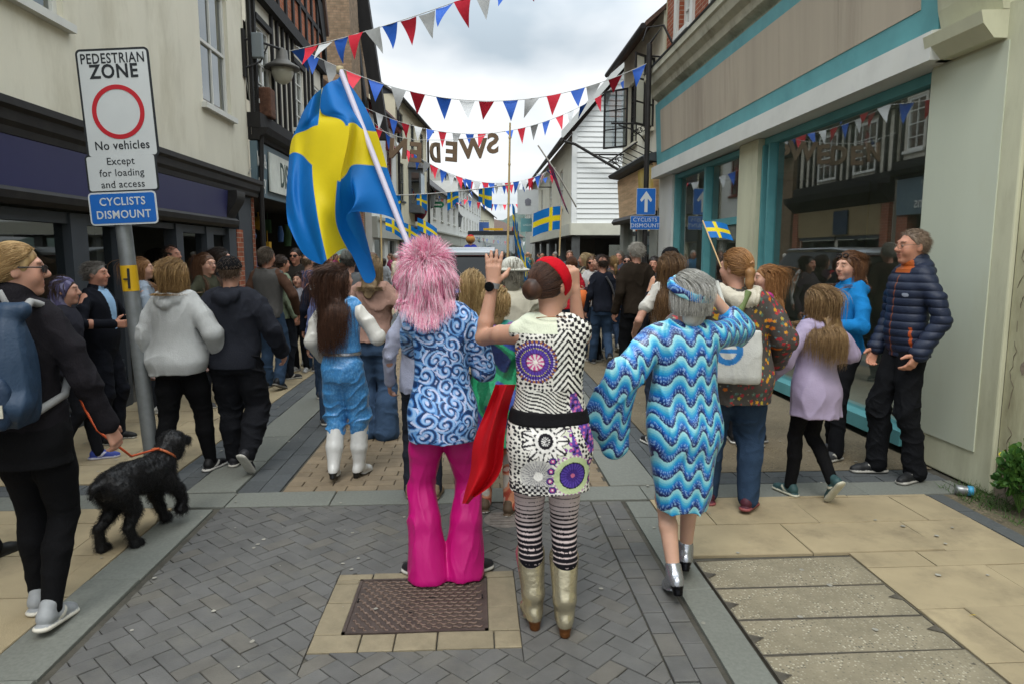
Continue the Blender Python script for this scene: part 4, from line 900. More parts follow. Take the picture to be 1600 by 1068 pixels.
# pedestrian zone post, leaning slightly
sp = empty('sign_post', (-2.37,4.97,0), 0, 'grey steel post with pedestrian zone and cyclists dismount signs', 'road sign')
lx = -.026
b = MB(); b.tube([(0,0,0),(lx*1.9*2,0,1.9),(lx*3.0*2,0,2.98)], .052, 14); b.lathe((0,0,0), [(.0,.012),(.09,.012),(.1,.0)], 16); b.build('post', M_GALV, sp)
def sgn(px, py): p = atY(px,py,4.9); return p - Vector((-2.37,4.97,0))
UP = (-.045,0,1); right = (.995,-.06,.04)
def sctr(x0,y0,x1,y1,x2,y2,x3,y3): 
    return sum((sgn(x,y) for x,y in ((x0,y0),(x1,y1),(x2,y2),(x3,y3))), Vector())/4
c1 = sctr(118,85,238,78,246,238,131,244); W1 = (sgn(238,80)-sgn(118,87)).length*.985
o, M = plate(sp, 'zone_sign', c1, right, W1, .715, M_SIGNW, M_INK, .015, .034)
text('PEDESTRIAN', .092, TX(M,0,.29), M_INK, o, spacing=1.1, bold=.0012, xs=.78); text('ZONE', .125, TX(M,0,.205), M_INK, o, bold=.003, spacing=1.1, xs=.9); text('No vehicles', .08, TX(M,0,-.275), M_INK, o, bold=.0008, spacing=1.06, xs=.93)
rg = MB(); vs = []; n = 48
for r_, z_ in ((.178,0),(.178,.002),(.148,.002),(.148,0)): vs += [(r_*cos(2*pi*i/n), -.055+r_*sin(2*pi*i/n), z_) for i in range(n)]
rg.add([M@Vector(v) for v in vs], [(k*n+i, k*n+(i+1)%n, (k+1)*n+(i+1)%n, (k+1)*n+i) for k in range(3) for i in range(n)]); rg.build('red_ring', M_SIGNR, o)
c2 = sctr(131,244,246,237,250,298,134,303); o, M = plate(sp, 'exception_sign', c2, right, (sgn(246,237)-sgn(131,244)).length, .255, M_SIGNW, M_INK, .013, .028)
for i, t_ in enumerate(('Except','for loading','and access')): text(t_, .068, TX(M,0,.078-i*.077), M_INK, o, spacing=1.04)
c3 = sctr(137,305,246,297,247,346,139,354); o, M = plate(sp, 'cyclist_sign', c3, right, (sgn(246,297)-sgn(137,305)).length, .222, M_SIGNB, M_SIGNW, .011, .028)
text('CYCLISTS', .076, TX(M,.0,.044), M_SIGNW, o, spacing=1.08, bold=.001, xs=.92); text('DISMOUNT', .076, TX(M,0,-.044), M_SIGNW, o, spacing=1.08, bold=.001, xs=.92)
UP = (0,0,1)
b = MB(); b.tube([(lx*2.72,0,1.36),(lx*3.08,0,1.54)], .0545, 14, False); yb = b.build('yellow_band', mat('yellow_sticker','#c9a01c',rough=.5,var=.08), sp)
b = MB(); b.box(-.062,-.05,-.062,-.05,1.38,1.52); b.box(-.09,-.06,-.0625,-.054,1.44,1.45); b.build('strap', M_INK, yb)
for z in (2.0,2.4,2.85,1.92):
    b = MB(); b.tube([(lx*2*z,0,z-.012),(lx*2*z,0,z+.012)], .058, 12); b.build('clip', M_GALV, sp)
# lamp column on the right with arrow sign
lp = empty('sign_column', (3.08,12.5,0), 0, 'tall thin black column with a white up arrow sign and a triangular top bracket', 'road sign')
b = MB(); b.tube([(0,0,0),(0,0,5.3)], .048, 10); b.tube([(0,0,0),(0,0,.9)], .07, 10); b.build('post', M_BLACKP, lp)
b = MB(); b.tube([(0,0,5.3),(.24,0,5.62),(.62,0,4.95)],.022,6); b.tube([(-.12,0,5.35),(-.05,0,5.58),(.24,0,5.62)],.012,6); b.tube([(.0,0,5.1),(.3,0,5.08)],.015,6); b.build('top_bracket', M_BLACKP, lp)
o, M = plate(lp, 'arrow_sign', (-.01,-.07,2.56), (1,0,0), .35, .47, M_SIGNB, M_SIGNW, .006, .02)
b = MB(); pts = [(-.028,-.19),(.028,-.19),(.028,.05),(.085,-.01),(.11,.03),(0,.185),(-.11,.03),(-.085,-.01),(-.028,.05)]; b.add([M@Vector((x,y,.0005)) for x,y in pts], [(0,1,2,8),(2,3,4,5),(5,6,7,8),(2,5,8)]); b.build('arrow', M_SIGNW, o)
o, M = plate(lp, 'cyclist_sign', (-.02,-.07,2.18), (1,0,0), .54, .245, M_SIGNB, M_SIGNW, .006, .02)
text('CYCLISTS', .1, TX(M,0,.052), M_SIGNW, o, spacing=1.05); text('DISMOUNT', .1, TX(M,0,-.052), M_SIGNW, o, spacing=1.05)
# wall lamp, left
wl = empty('wall_lamp', (-3.78,11.9,4.85), 0, 'bell shaped street lamp on an iron wall arm with a grey box', 'street lamp')
b = MB(); b.box(-.03,.02,-.06,.06,-.35,.4); b.tube([(.0,0,.25),(.12,.3,.32),(.3,1.15,.42)], .022, 7); b.tube([(.0,0,-.2),(.2,.2,-.05),(.3,.3,.24)], .015, 6); b.build('arm', M_BLACKP, wl)
b = MB(); b.box(.02,.26,.12,.22,.0,.4); b.build('control_box', mat('grey_box','#7c8487',rough=.6,var=.06), wl, .02)
b = MB(); b.lathe((.3,1.15,.2), [(.02,.25),(.1,.2),(.11,.05),(.16,.0),(.3,-.08),(.31,-.12),(.2,-.12)], 20); b.build('lamp_hood', mat('lamp_metal','#63615c',rough=.6,metal=.4), wl)
b = MB(); b.lathe((.3,1.15,.2), [(.2,-.12),(.19,-.2),(.14,-.33),(.05,-.38),(.0,-.385)], 18); b.build('lamp_glass', mat('lamp_glass','#b9b6a2',rough=.25,var=.1,spec=.5), wl)
b = MB(); b.tube([(0,-.02,-.3),(.02,.3,-1.0),(.0,.32,-1.6),(.0,-.05,-1.9)],.012,5); b.build('cable', mat('cable_grey','#8b8a84',rough=.8), wl)
b = MB(); b.box(-3.78,-3.5,12.3,12.6,3.95,4.45); 
o = b.build('basket', mat('rusty_basket','#5b3f31',rough=.95,var=.4,scale=14,bump=.6,bscale=40), None, .03); tag(o,'rusty brown box fixed to the wall beneath the lamp arm','box')

# hanging shop signs
def hang(label, c, rad=(.5,.5), col='#6a1f30', shape='round', txt=None, ts=.2, tcol='#d8d2cc', arm=1.0, sub=None):
    r = empty('hanging_sign', c, 0, label, 'shop sign'); b = MB()
    if shape == 'round': b.lathe((0,0,0), [(0,-.05),(rad[0],-.05),(rad[0],.05),(0,.05)], 32, 'y', False)
    elif shape == 'oval': b.prism([(rad[0]*(cos(a)*.62+.38*math.copysign(1,cos(a)))*1.0, -.04, rad[1]*sin(a)*(1.0 if abs(cos(a))>.25 else .82)) for a in np.linspace(0,2*pi,40)[:-1]], (0,.08,0))
    else: b.box(-rad[0],rad[0],-.04,.04,-rad[1],rad[1])
    o = b.build('board', mat('board_'+col[1:], col, rough=.5, var=.05), r)
    if txt: text(txt, ts, face_matrix((0,-.053,(.06 if sub else 0)),(1,0,0)), mat('sign_text_'+tcol[1:], tcol, rough=.6, var=0), o, bold=.006)
    if sub: text(sub, ts*.5, face_matrix((0,-.053,-.16),(1,0,0)), mat('sign_text_'+tcol[1:], tcol, rough=.6, var=0), o)
    b = MB(); b.tube([(-arm,0,rad[1]+.12),(rad[0],0,rad[1]+.12)],.025,6); b.tube([(-.25,0,rad[1]-.02),(-.25,0,rad[1]+.12)],.012,5); b.tube([(.2,0,rad[1]-.02),(.2,0,rad[1]+.12)],.012,5); b.build('arm', M_BLACKP, r)
    return r
hang('round maroon coffee shop sign hanging from the tall cream building', atY(649,328,33.4), (.56,.56), '#6a1f33', 'round', 'COSTA', .27, arm=.9, sub='COFFEE')
hang('green twin lobed optician sign on the white house', atY(680,320,39.6), (.5,.2), '#1f6b48', 'oval', 'Specsavers', .17, arm=.8)
hang('white square sign with a small grey crest on the right', atY(825,316,33), (.5,.58), '#b4b9ba', 'sq', None, arm=-1.2)
hang('small teal square sign lowest on the right', atY(824,352,44), (.42,.42), '#5f9096', 'sq', 'LAGUN', .17, '#a9c3c4', arm=-1.2)
b = MB(); pc = atY(825,316,33); b.lathe((pc.x,pc.y-.045,pc.z+.02), [(0,-.01),(.16,-.01),(.17,0)], 6, 'y', False); b.box(pc.x-.13,pc.x+.13,pc.y-.055,pc.y-.046,pc.z-.16,pc.z-.1)
crest = b.build('crest', mat('crest_grey','#6d6f78',rough=.7), None); hs_ = [o for o in bpy.data.objects if o.get('label','').startswith('white square sign')][0]; crest.parent = hs_.children[0]; crest.location = -pc
hang('blue and orange picture sign far along the left houses', atY(752,357,68), (.75,.6), '#3f5f9a', 'sq', None, arm=.8)
for lab, px, py, Y in (('small black lantern on a bracket between the round maroon and green signs',674,312,38.2),('black lantern bracketed at the corner of the low white house',717,345,51)):
    p = atY(px,py,Y); r = empty('wall_lantern', p, 0, lab, 'street lamp'); b = MB(); b.lathe((0,0,0), [(.04,.65),(.1,.5),(.3,.3),(.32,.27),(.28,.25)], 8, smooth=False); b.lathe((0,0,0), [(.1,-.45),(.14,-.42),(.16,-.4)], 8, smooth=False); b.build('lantern_cap', M_BLACKP, r)
    b = MB(); b.lathe((0,0,0), [(.27,.26),(.14,-.4)], 8, smooth=False); b.build('lantern_glass', mat('lantern_glass','#6f7373',rough=.3), r); b = MB(); b.tube([(-.9,0,-.2),(-.5,0,-.75),(0,0,-.45)],.03,6); b.build('bracket', M_BLACKP, r)

# bunting
PCOL = {'r':'#c9283c','b':'#1f55b0','w':'#b9bcbd'}
def pen_mat(k): return mat('pennant_'+dict(r='red',b='blue',w='silver')[k], PCOL[k], rough=.6, var=.06, scale=20, spec=.3)
M_CORD = mat('white_cord','#b9b9b6',rough=.8,var=0)
def bunting(label, p0, p1, sag, n, seq, ph, w_=.24, hgt=.34, seed=0, cordr=.006, skip=()):
    rg = random.Random(seed); p0, p1 = Vector(p0), Vector(p1); r = empty('bunting', p0, 0, label, 'bunting', 'bunting strings across the street')
    cur = lambda t: (p1-p0)*t + Vector((0,0,-4*sag*t*(1-t)))
    b = MB(); b.tube([cur(i/40) for i in range(41)], cordr, 5); b.build('cord', M_CORD, r)
    for i in range(n):
        if i in skip: continue
        t = (i+.5+rg.gauss(0,.07))/n; c = cur(t); tg = (cur(t+.01)-cur(t-.01)).normalized(); k = seq[(i+ph)%len(seq)]; sw = rg.gauss(0,.42); side = Vector((-tg.y,tg.x,0)); a = c-tg*w_/2; e_ = c+tg*w_/2
        dn = Vector((0,0,-1))*cos(sw)+side*sin(sw)+tg*rg.gauss(0,.12); dn.normalize(); vs = []; fs = []; m = 5
        for u in range(m+1):
            f = u/m; q0 = a.lerp(c, f)+dn*hgt*f; q1 = e_.lerp(c, f)+dn*hgt*f; bl = side*(.03*sin(f*3+i))
            vs += [q0+bl, (q0+q1)/2+bl+side*.02*(1-f), q1+bl]
        for u in range(m):
            for v in (0,1): fs.append((u*3+v,u*3+v+1,u*3+v+4,u*3+v+3))
        q = MB(); q.add(vs, fs, True); q.build('pennant', pen_mat(k), r)
    return r
bunting('topmost bunting string, slanting up out of the picture over the big flag', atY(452,80,11.5), atY(950,-95,8.5), .12, 17, 'rwb', 2, .29, .36, 1)
bunting('bunting string with the largest pennants, from the wall lamp to the black column', atY(462,72,12.2), (3.1,12.5,5.0), .78, 16, 'wrb', 2, .27, .36, 2)
bunting('bunting string above the brown cardboard letters', atY(560,163,17), atY(985,118,17), 1.0, 21, 'brw', 1, .2, .38, 3)
bunting('bunting string just below the brown cardboard letters', atY(585,192,21), atY(868,262,24), 1.05, 22, 'rbw', 0, .25, .42, 4)
bunting('bunting string sagging level with the rope of small flags', atY(640,235,31), atY(868,272,29), .9, 22, 'wbr', 2, .22, .4, 5)
bunting('bunting string steep along the left roofs', atY(655,262,36), atY(745,285,50), 1.6, 26, 'rwb', 1, .28, .44, 6)
bunting('bunting string far along, crossing below the bamboo pole top', atY(690,300,46), atY(852,312,46), .55, 24, 'rbw', 1, .26, .5, 7)
bunting('short bunting string over the right hand roof edge', atY(838,272,25), atY(862,258,22), .1, 6, 'wbr', 0, .24, .36, 8)
bunting('farthest tiny bunting string, over the distant crowd', atY(735,368,62), atY(850,376,62), .3, 20, 'rbw', 0, .22, .4, 9)

# cardboard letters
lt = empty('letter_string', atY(585,200,15.2), 0, 'string of large brown cardboard letters seen from behind', 'letter banner'); o0 = lt.location
M_CARD = mat('brown_cardboard','#6d5a47',rough=.85,var=.14,scale=8)
ends = [(790,205),(770,209),(740,216),(706,219),(680,219),(650,219),(622,214),(585,200)]
b = MB(); b.tube([atY(x,y,15.2)-o0 for x,y in ends], .006, 5); b.build('string', M_CORD, lt)
for ch, (x,y), yaw_, roll in zip('SWEDEN', ((770,226),(740,234),(706,239),(680,240),(650,240),(622,234)), (10,12,22,62,22,-18), (2,-4,2,-3,2,5)):
    me = text_mesh(ch, .56, ext=.02, bold=.02); p = atY(x,y,15.2)-o0; me.transform(Matrix.Translation(p)@Matrix.Rotation(R(yaw_),4,'Z')@Matrix.Rotation(R(roll),4,'Y')@Matrix(((-1,0,0,0),(0,0,1,0),(0,1,0,0),(0,0,0,1)))); link('letter', me, lt, [M_CARD])

# flags: blue with a yellow Nordic cross
def cross_uv(u, v): return (np.abs(v-.5) < .1) | (np.abs(u-.375) < .0625)
BLUE, YEL = A3(lin('#0a6cb8')), A3(lin('#e2cc1c'))
M_FLAG = mat('flag_cloth', attr=True, rough=.6, var=.04, scale=6, bump=.1, bscale=60, spec=.3, wrinkle=.35, wscale=4)
def add_translucent(m, f=.35):
    t = m.node_tree; N = t.nodes; L = t.links; b = N['Principled BSDF']; tl = N.new('ShaderNodeBsdfTranslucent'); x = N.new('ShaderNodeMixShader'); x.inputs[0].default_value = f; o = [n for n in N if n.type == 'OUTPUT_MATERIAL'][0]
    L.new(b.inputs['Base Color'].links[0].from_socket, tl.inputs[0]); L.new(b.outputs[0], x.inputs[1]); L.new(tl.outputs[0], x.inputs[2]); L.new(x.outputs[0], o.inputs[0])
add_translucent(M_FLAG)
def cr(P, t):
    """Catmull-Rom through rows P (k,3) at parameter t in 0..k-1"""
    k = len(P); i = np.clip(np.floor(t).astype(int), 0, k-2); f = (t-i)[:,None]; g = lambda j: P[np.clip(j,0,k-1)]
    p0,p1,p2,p3 = g(i-1),g(i),g(i+1),g(i+2); return .5*((2*p1)+(-p0+p2)*f+(2*p0-5*p1+4*p2-p3)*f*f+(-p0+3*p1-3*p2+p3)*f**3)
def flag_mesh(name, ctrl, us, vs, parent, nu=120, nv=90, off=(0,0,0), thick=.0):
    C = A3(ctrl); U_ = np.linspace(0,1,nu); V_ = np.linspace(0,1,nv); tv = np.interp(V_, vs, np.arange(len(vs))); tu = np.interp(U_, us, np.arange(len(us)))
    rows = np.stack([cr(C[:,j], tv) for j in range(C.shape[1])], 1); G_ = np.stack([cr(rows[i], tu) for i in range(nv)], 0)
    UU, VV = np.meshgrid(U_, V_); c = np.where(cross_uv(UU, VV)[...,None], YEL, BLUE).reshape(-1,3)
    i = np.arange(nv-1)[:,None]*nu; j = np.arange(nu-1)[None]; F = np.stack([i+j,i+j+1,i+nu+j+1,i+nu+j],-1).reshape(-1,4)
    return link(name, np_mesh(name, G_.reshape(-1,3)-A3(off), F, c), parent, [M_FLAG])
def px(x, y, Y): return list(atY(x, y, Y))
bf = empty('flag', (-.33,3.3,1.7), 0, 'big blue and yellow flag draped from a white pole over the crowd', 'flag'); off = list(bf.location)
T_ = [px(534,116,3.62), px(571,212,3.53), px(588,262,3.48), px(627,352,3.38)]
b = MB(); b.tube([Vector(px(531,108,3.63))-bf.location, Vector(px(627,356,3.385))-bf.location, Vector(px(655,425,3.30))-bf.location], .0145, 12); po = b.build('pole', mat('white_pole','#b9b4c4',rough=.35,var=.04), bf)
b = MB(); b.lathe(Vector(px(531,109,3.63))-bf.location, [(0,.02),(.018,.015),(.018,-.02)], 12); b.build('pole_cap', mat('pole_cap','#a79a78',rough=.5), po)
us = [0,.08,.17,.23,.28,.3125,.4375,.6,.8,1.0]; vs = [0,.2,.4,.6,.8,1.0]
ctrl = [[px(*q) for q in row] for row in [
 [(534,116,3.66),(527,124,3.7),(518,127,3.64),(511,131,3.62),(507,135,3.63),(504,137,3.66),(503,138,3.70),(488,152,3.64),(472,178,3.72),(466,196,3.78)],
 [(566,160,3.66),(548,162,3.6),(535,164,3.53),(522,168,3.50),(510,173,3.55),(502,176,3.60),(499,177,3.66),(481,184,3.60),(467,194,3.72),(460,208,3.80)],
 [(588,206,3.62),(568,203,3.52),(556,194,3.50),(549,192,3.44),(544,194,3.42),(540,197,3.42),(497,196,3.54),(478,204,3.64),(462,210,3.72),(456,218,3.80)],
 [(605,262,3.58),(575,258,3.48),(551,258,3.46),(541,272,3.38),(533,280,3.35),(527,282,3.36),(488,258,3.50),(473,243,3.62),(460,238,3.66),(452,242,3.76)],
 [(621,312,3.50),(590,308,3.42),(555,312,3.34),(566,350,3.50),(545,364,3.50),(525,347,3.44),(496,335,3.36),(472,322,3.52),(456,306,3.54),(447,314,3.64)],
 [(632,350,3.44),(594,335,3.40),(541,340,3.32),(586,424,3.52),(570,441,3.52),(543,390,3.50),(511,406,3.32),(500,413,3.36),(473,396,3.46),(450,352,3.52)]]]
flag_mesh('cloth', ctrl, us, vs, bf, 200, 150, off)
def small_flag(label, p, w_, h_, d, group=None, pole=None, droop=.12, seed=0, parent=None, polecol='#b7a27a', cat='flag'):
    """flag whose hoist is at p (top), flying along d"""
    rg = random.Random(seed); p = Vector(p); d = Vector(d).normalized(); n = d.cross(Vector((0,0,1))).normalized(); r = empty('flag', p, 0, label, cat, group); ct = []; pd = Vector((0,0,-1))
    if pole: pd = (Vector(pole[1])-Vector(pole[0])).normalized()
    for v in (0,.33,.66,1.0):
        row = []
        for u in (0,.25,.5,.75,1.0): row.append(d*w_*u + pd*h_*v + Vector((0,0,-droop*h_*u*u*1.5)) + n*w_*.09*sin(u*5.2+seed+v*1.2))
        ct.append(row)
    flag_mesh('cloth', ct, [0,.25,.5,.75,1], [0,.33,.66,1.0], r, 40, 26)
    if pole:
        b = MB(); b.tube([Vector(pole[0])-p, Vector(pole[1])-p], pole[2], 8); b.build('pole', mat('pole_'+polecol[1:], polecol, rough=.7), r)
    return r
# flags on a rope to the bamboo pole
PB = atY(797,192,9.3); PE = atY(793,420,9.3)
bp_ = empty('bamboo_pole', (PE.x,PE.y,0), 0, 'tall thin bamboo pole standing above the crowd in mid street', 'pole'); b = MB(); o_ = Vector((PE.x,PE.y,0)); pts = [Vector((PE.x,PE.y,.4))-o_, PE-o_, PE.lerp(PB,.5)-o_, PB-o_]; b.tube(pts, [.018,.017,.015,.012], 8)
for t in (.2,.45,.72,.9): q = PE.lerp(PB,t)-o_; b.tube([q-Vector((0,0,.012)),q+Vector((0,0,.012))],.019,8)
b.build('cane', mat('bamboo','#b59f72',rough=.6,var=.15,scale=5,stretch=(1,1,.2)), bp_)
ra, rb = atY(556,304,14), PB.lerp(PE,.42); rp_ = empty('flag_rope', ra, 0, 'white rope of small blue and yellow flags tied to the bamboo pole', 'bunting'); b = MB(); cur = lambda t: (rb-ra)*t+Vector((0,0,-.25*t*(1-t)))
b.tube([cur(i/20) for i in range(21)], .008, 5); b.build('rope', M_CORD, rp_)
for t, s_ in ((.34,.40),(.53,.37),(.72,.36),(.89,.36)):
    dd = (rb-ra).normalized(); p = cur(t); ct = [[p+dd*s_*(u-.5)+Vector((0,0,-s_*.62*v))+Vector((0,.05*sin(u*5+t*9),-.06*sin(u*3+t*20)*v)) for u in (0,.25,.5,.75,1)] for v in (0,.5,1)]
    flag_mesh('small_flag', ct, [0,.25,.5,.75,1], [0,.5,1.0], rp_, 36, 24)
for i, (x,y,s_) in enumerate(((800,318,.42),(806,345,.4),(812,372,.4),(805,395,.38),(818,392,.36))):
    q = atY(x,y,9.2); small_flag(['narrow flag hanging folded high against the bamboo pole','second folded flag down the bamboo pole','third folded flag down the bamboo pole','lowest folded flag close to the bamboo pole','lowest folded flag, set off to the right of the bamboo pole'][i], q, s_*.45, s_*.8, (.5,.6,-.9), 'flags tied down the bamboo pole', None, .3, i)
A_, B_ = atY(877,322,7.2), atY(874,400,7.2)
small_flag('blue and yellow hand flag waved before the white weatherboarding', A_+Vector((0,0,0)), .29, .24, (-.95,-.1,-.05), None, (A_,B_,.008), .18, 2)
A_, B_ = atY(1101,345,3.35), atY(1127,418,3.2)
small_flag('small flag on a stick in the hand of the woman in wavy blue', atY(1100,346,3.35), .125, .10, (.92,.1,.03), None, (atY(1098,345,3.36), B_, .0035), .12, 5, polecol='#b99a70')
for i, (x,y) in enumerate(((566,318),(572,345),(598,352),(604,375),(622,345))):
    q = atY(x+30,y-5,6.6); small_flag(['blue and yellow paper flag, topmost of the cluster by the big pole','striped paper flag second in the cluster by the big flag pole','paper flag in the middle of the cluster by the big flag pole','lowest paper flag of the cluster by the big flag pole','rightmost paper flag of the cluster above the pink wig'][i], q, .19, .12, (.9,.2,-.25), 'paper flags held up beside the big flag', None, .3, i+11)
A_, B_ = atY(595,335,9), atY(597,440,9)
b = MB(); b.tube([A_,B_], .012, 7); tag(b.build('cane_pole', mat('bamboo'), None), 'plain upright cane between the big flag and the pink wig', 'pole')
# union flag style banner on a slanted pole, right
A_, B_ = atY(848,240,22), atY(876,318,22)
r = empty('banner', A_, 0, 'dark multicoloured banner drooping from a slanted pole on the weatherboarded building', 'flag'); b = MB(); b.tube([Vector((-.15,0,.25)),Vector((.55,0,-.75)),Vector((1.2,.8,-1.6))],.025,6); b.build('pole', mat('pole_grey','#a09c94',rough=.6), r)
ct = [[Vector((.1+.55*v+u*.22, .1*sin(u*4+v*5), -.1-1.45*v-u*.35)) for u in (0,.3,.6,1)] for v in (0,.3,.6,1)]
C_ = A3([[list(q) for q in row] for row in ct]); nu, nv = 20, 40; tv = np.linspace(0,3,nv); tu = np.linspace(0,3,nu); rows = np.stack([cr(C_[:,j],tv) for j in range(4)],1); G_ = np.stack([cr(rows[i],tu) for i in range(nv)],0)
UU, VV = np.meshgrid(np.linspace(0,1,nu), np.linspace(0,1,nv)); cc = np.where((np.abs(UU-.5)<.12)[...,None], A3(lin('#8c2032')), np.where((np.sin(VV*18+UU*4)>.2)[...,None], A3(lin('#23264c')), A3(lin('#6a3a52')))).reshape(-1,3)
i = np.arange(nv-1)[:,None]*nu; j = np.arange(nu-1)[None]; link('cloth', np_mesh('cloth', G_.reshape(-1,3), np.stack([i+j,i+j+1,i+nu+j+1,i+nu+j],-1).reshape(-1,4), cc), r, [M_FLAG])

# plant, grass and can at the foot of the wall
def leaves(name, c, n, rad, size, cols, parent, mt, seed=1, up=.5):
    r = np.random.RandomState(seed); V = []; F = []; C = []
    for i in range(n):
        d = r.normal(size=3); d /= np.linalg.norm(d); d[2] = abs(d[2])*1.0; p = A3(c)+d*A3(rad)*(.35+.65*r.rand()**.5); ax = nrm(d+r.normal(size=3)*.6+A3([0,0,up])); sd_ = nrm(np.cross(ax, r.normal(size=3))); nn = np.cross(ax, sd_); s_ = size*(.6+.8*r.rand()); o = len(V)
        for a, b_, h_ in ((0,0,0),(.35,.34,.05),(.7,.42,.03),(1,0,-.08),(.7,-.42,.03),(.35,-.34,.05),(.5,0,-.04)): V.append(p+ax*a*s_+sd_*b_*s_+nn*h_*s_)
        F += [(o,o+1,o+6,o+6),(o+1,o+2,o+6,o+6),(o+2,o+3,o+6,o+6),(o+3,o+4,o+6,o+6),(o+4,o+5,o+6,o+6),(o+5,o,o+6,o+6)]; k = r.rand(); C += [A3(lin(cols[0]))*(1-k)+A3(lin(cols[1]))*k]*7
    me = bpy.data.meshes.new(name); me.from_pydata([tuple(v) for v in V], [], [f[:3] for f in F]); a = me.color_attributes.new('Col','FLOAT_COLOR','POINT'); c4 = np.ones((len(V),4),np.float32); c4[:,:3] = C; a.data.foreach_set('color', c4.ravel()); return link(name, me, parent, [mt])
M_LEAF = mat('leaf', attr=True, rough=.5, var=.12, scale=30, spec=.4); add_translucent(M_LEAF, .25)
pl = empty('plant', (3.42,3.98,0), 0, 'leafy green weed with small yellow flowers against the ivory wall', 'plant')
leaves('foliage', (0,-.04,.14), 560, (.13,.18,.30), .052, ('#2a5222','#5c8238'), pl, M_LEAF, 2)
leaves('flower', (0,-.02,.3), 7, (.14,.18,.2), .025, ('#d8c420','#e0d040'), pl, M_LEAF, 9)
b = MB(); rg = random.Random(4)
for i in range(14): a = rg.random()*6.28; b.tube([(0,0,0),(.05*cos(a),.06*sin(a),.15),(.13*cos(a),.17*sin(a),.3+.12*rg.random())],[.005,.004,.002],5)
b.build('stem', mat('stem_green','#5a7a3a',rough=.7), pl)
rs = np.random.RandomState(8); n = 900; base = np.c_[3.22+.3*rs.rand(n), 3.2+1.25*rs.rand(n), np.zeros(n)]; kp = (np.sin(base[:,1]*9)+np.sin(base[:,0]*31+base[:,1]*5) > .3) | (np.hypot(base[:,0]-3.35, base[:,1]-4.15) < .16); base = base[kp]; n = len(base); tt = np.linspace(0,1,5)[None,:,None]; dr = rs.normal(size=(n,1,3))*.035; dr[:,:,2] = .03+.07*rs.rand(n,1); pth = base[:,None,:]+dr*tt+np.array([0,0,-.02])*tt**2
V,F,C = seg_tubes(pth, .0022*(1-.8*np.linspace(0,1,5))[None]*np.ones((n,1)), A3(lin('#4f6f35'))*(.6+.7*rs.rand(n,1))); tag(link('grass', np_mesh('grass',V,F,C), None, [M_LEAF]), kind='stuff')
cn = empty('drink_can', (3.3,4.3,.035), R(-25), 'crushed blue and grey drink can lying by the pier', 'can'); b = MB(); b.lathe((0,0,0), [(0,-.06),(.026,-.058),(.033,-.048),(.031,-.01),(.028,.01),(.033,.045),(.026,.055),(0,.056)], 16, 'x'); b.build('body', mat('can_grey','#8a8c8c',rough=.35,metal=.5,var=.2,scale=20), cn); b = MB(); b.lathe((0,0,0), [(.0335,.012),(.034,.03),(.0338,.044)], 16, 'x'); b.build('blue_band', mat('can_blue','#3d8fb5',rough=.4), cn)
# ------------------------------------------------------------------ people
PZ = [.78,.84,.90,.96,1.02,1.08,1.15,1.22,1.30,1.36,1.40,1.44]
PXF = [.150,.172,.180,.172,.155,.140,.140,.148,.152,.148,.118,.07]
PXM = [.145,.160,.165,.163,.160,.160,.164,.172,.180,.178,.140,.08]
PYD = [.105,.122,.126,.118,.108,.104,.108,.118,.122,.112,.092,.06]
PCY = [-.02,-.025,-.022,-.012,-.004,0,0,0,0,-.008,-.012,-.015]
def ik(a, t, l1, l2, pole):
    a, t = A3(a), A3(t); v = t-a; d = np.linalg.norm(v); d2 = min(d, (l1+l2)*.998); u = v/max(d,1e-6); t = a+u*d2
    x = (l1*l1-l2*l2+d2*d2)/(2*d2); hh = math.sqrt(max(0, l1*l1-x*x)); p = A3(pole); p = p-u*(p@u); p = nrm(p); return a+u*x+p*hh, t
def rotz(a): c, s_ = cos(a), sin(a); return A3([[c,-s_,0],[s_,c,0],[0,0,1]])
def rotx(a): c, s_ = cos(a), sin(a); return A3([[1,0,0],[0,c,-s_],[0,s_,c]])
def roty(a): c, s_ = cos(a), sin(a); return A3([[c,0,s_],[0,1,0],[-s_,0,c]])
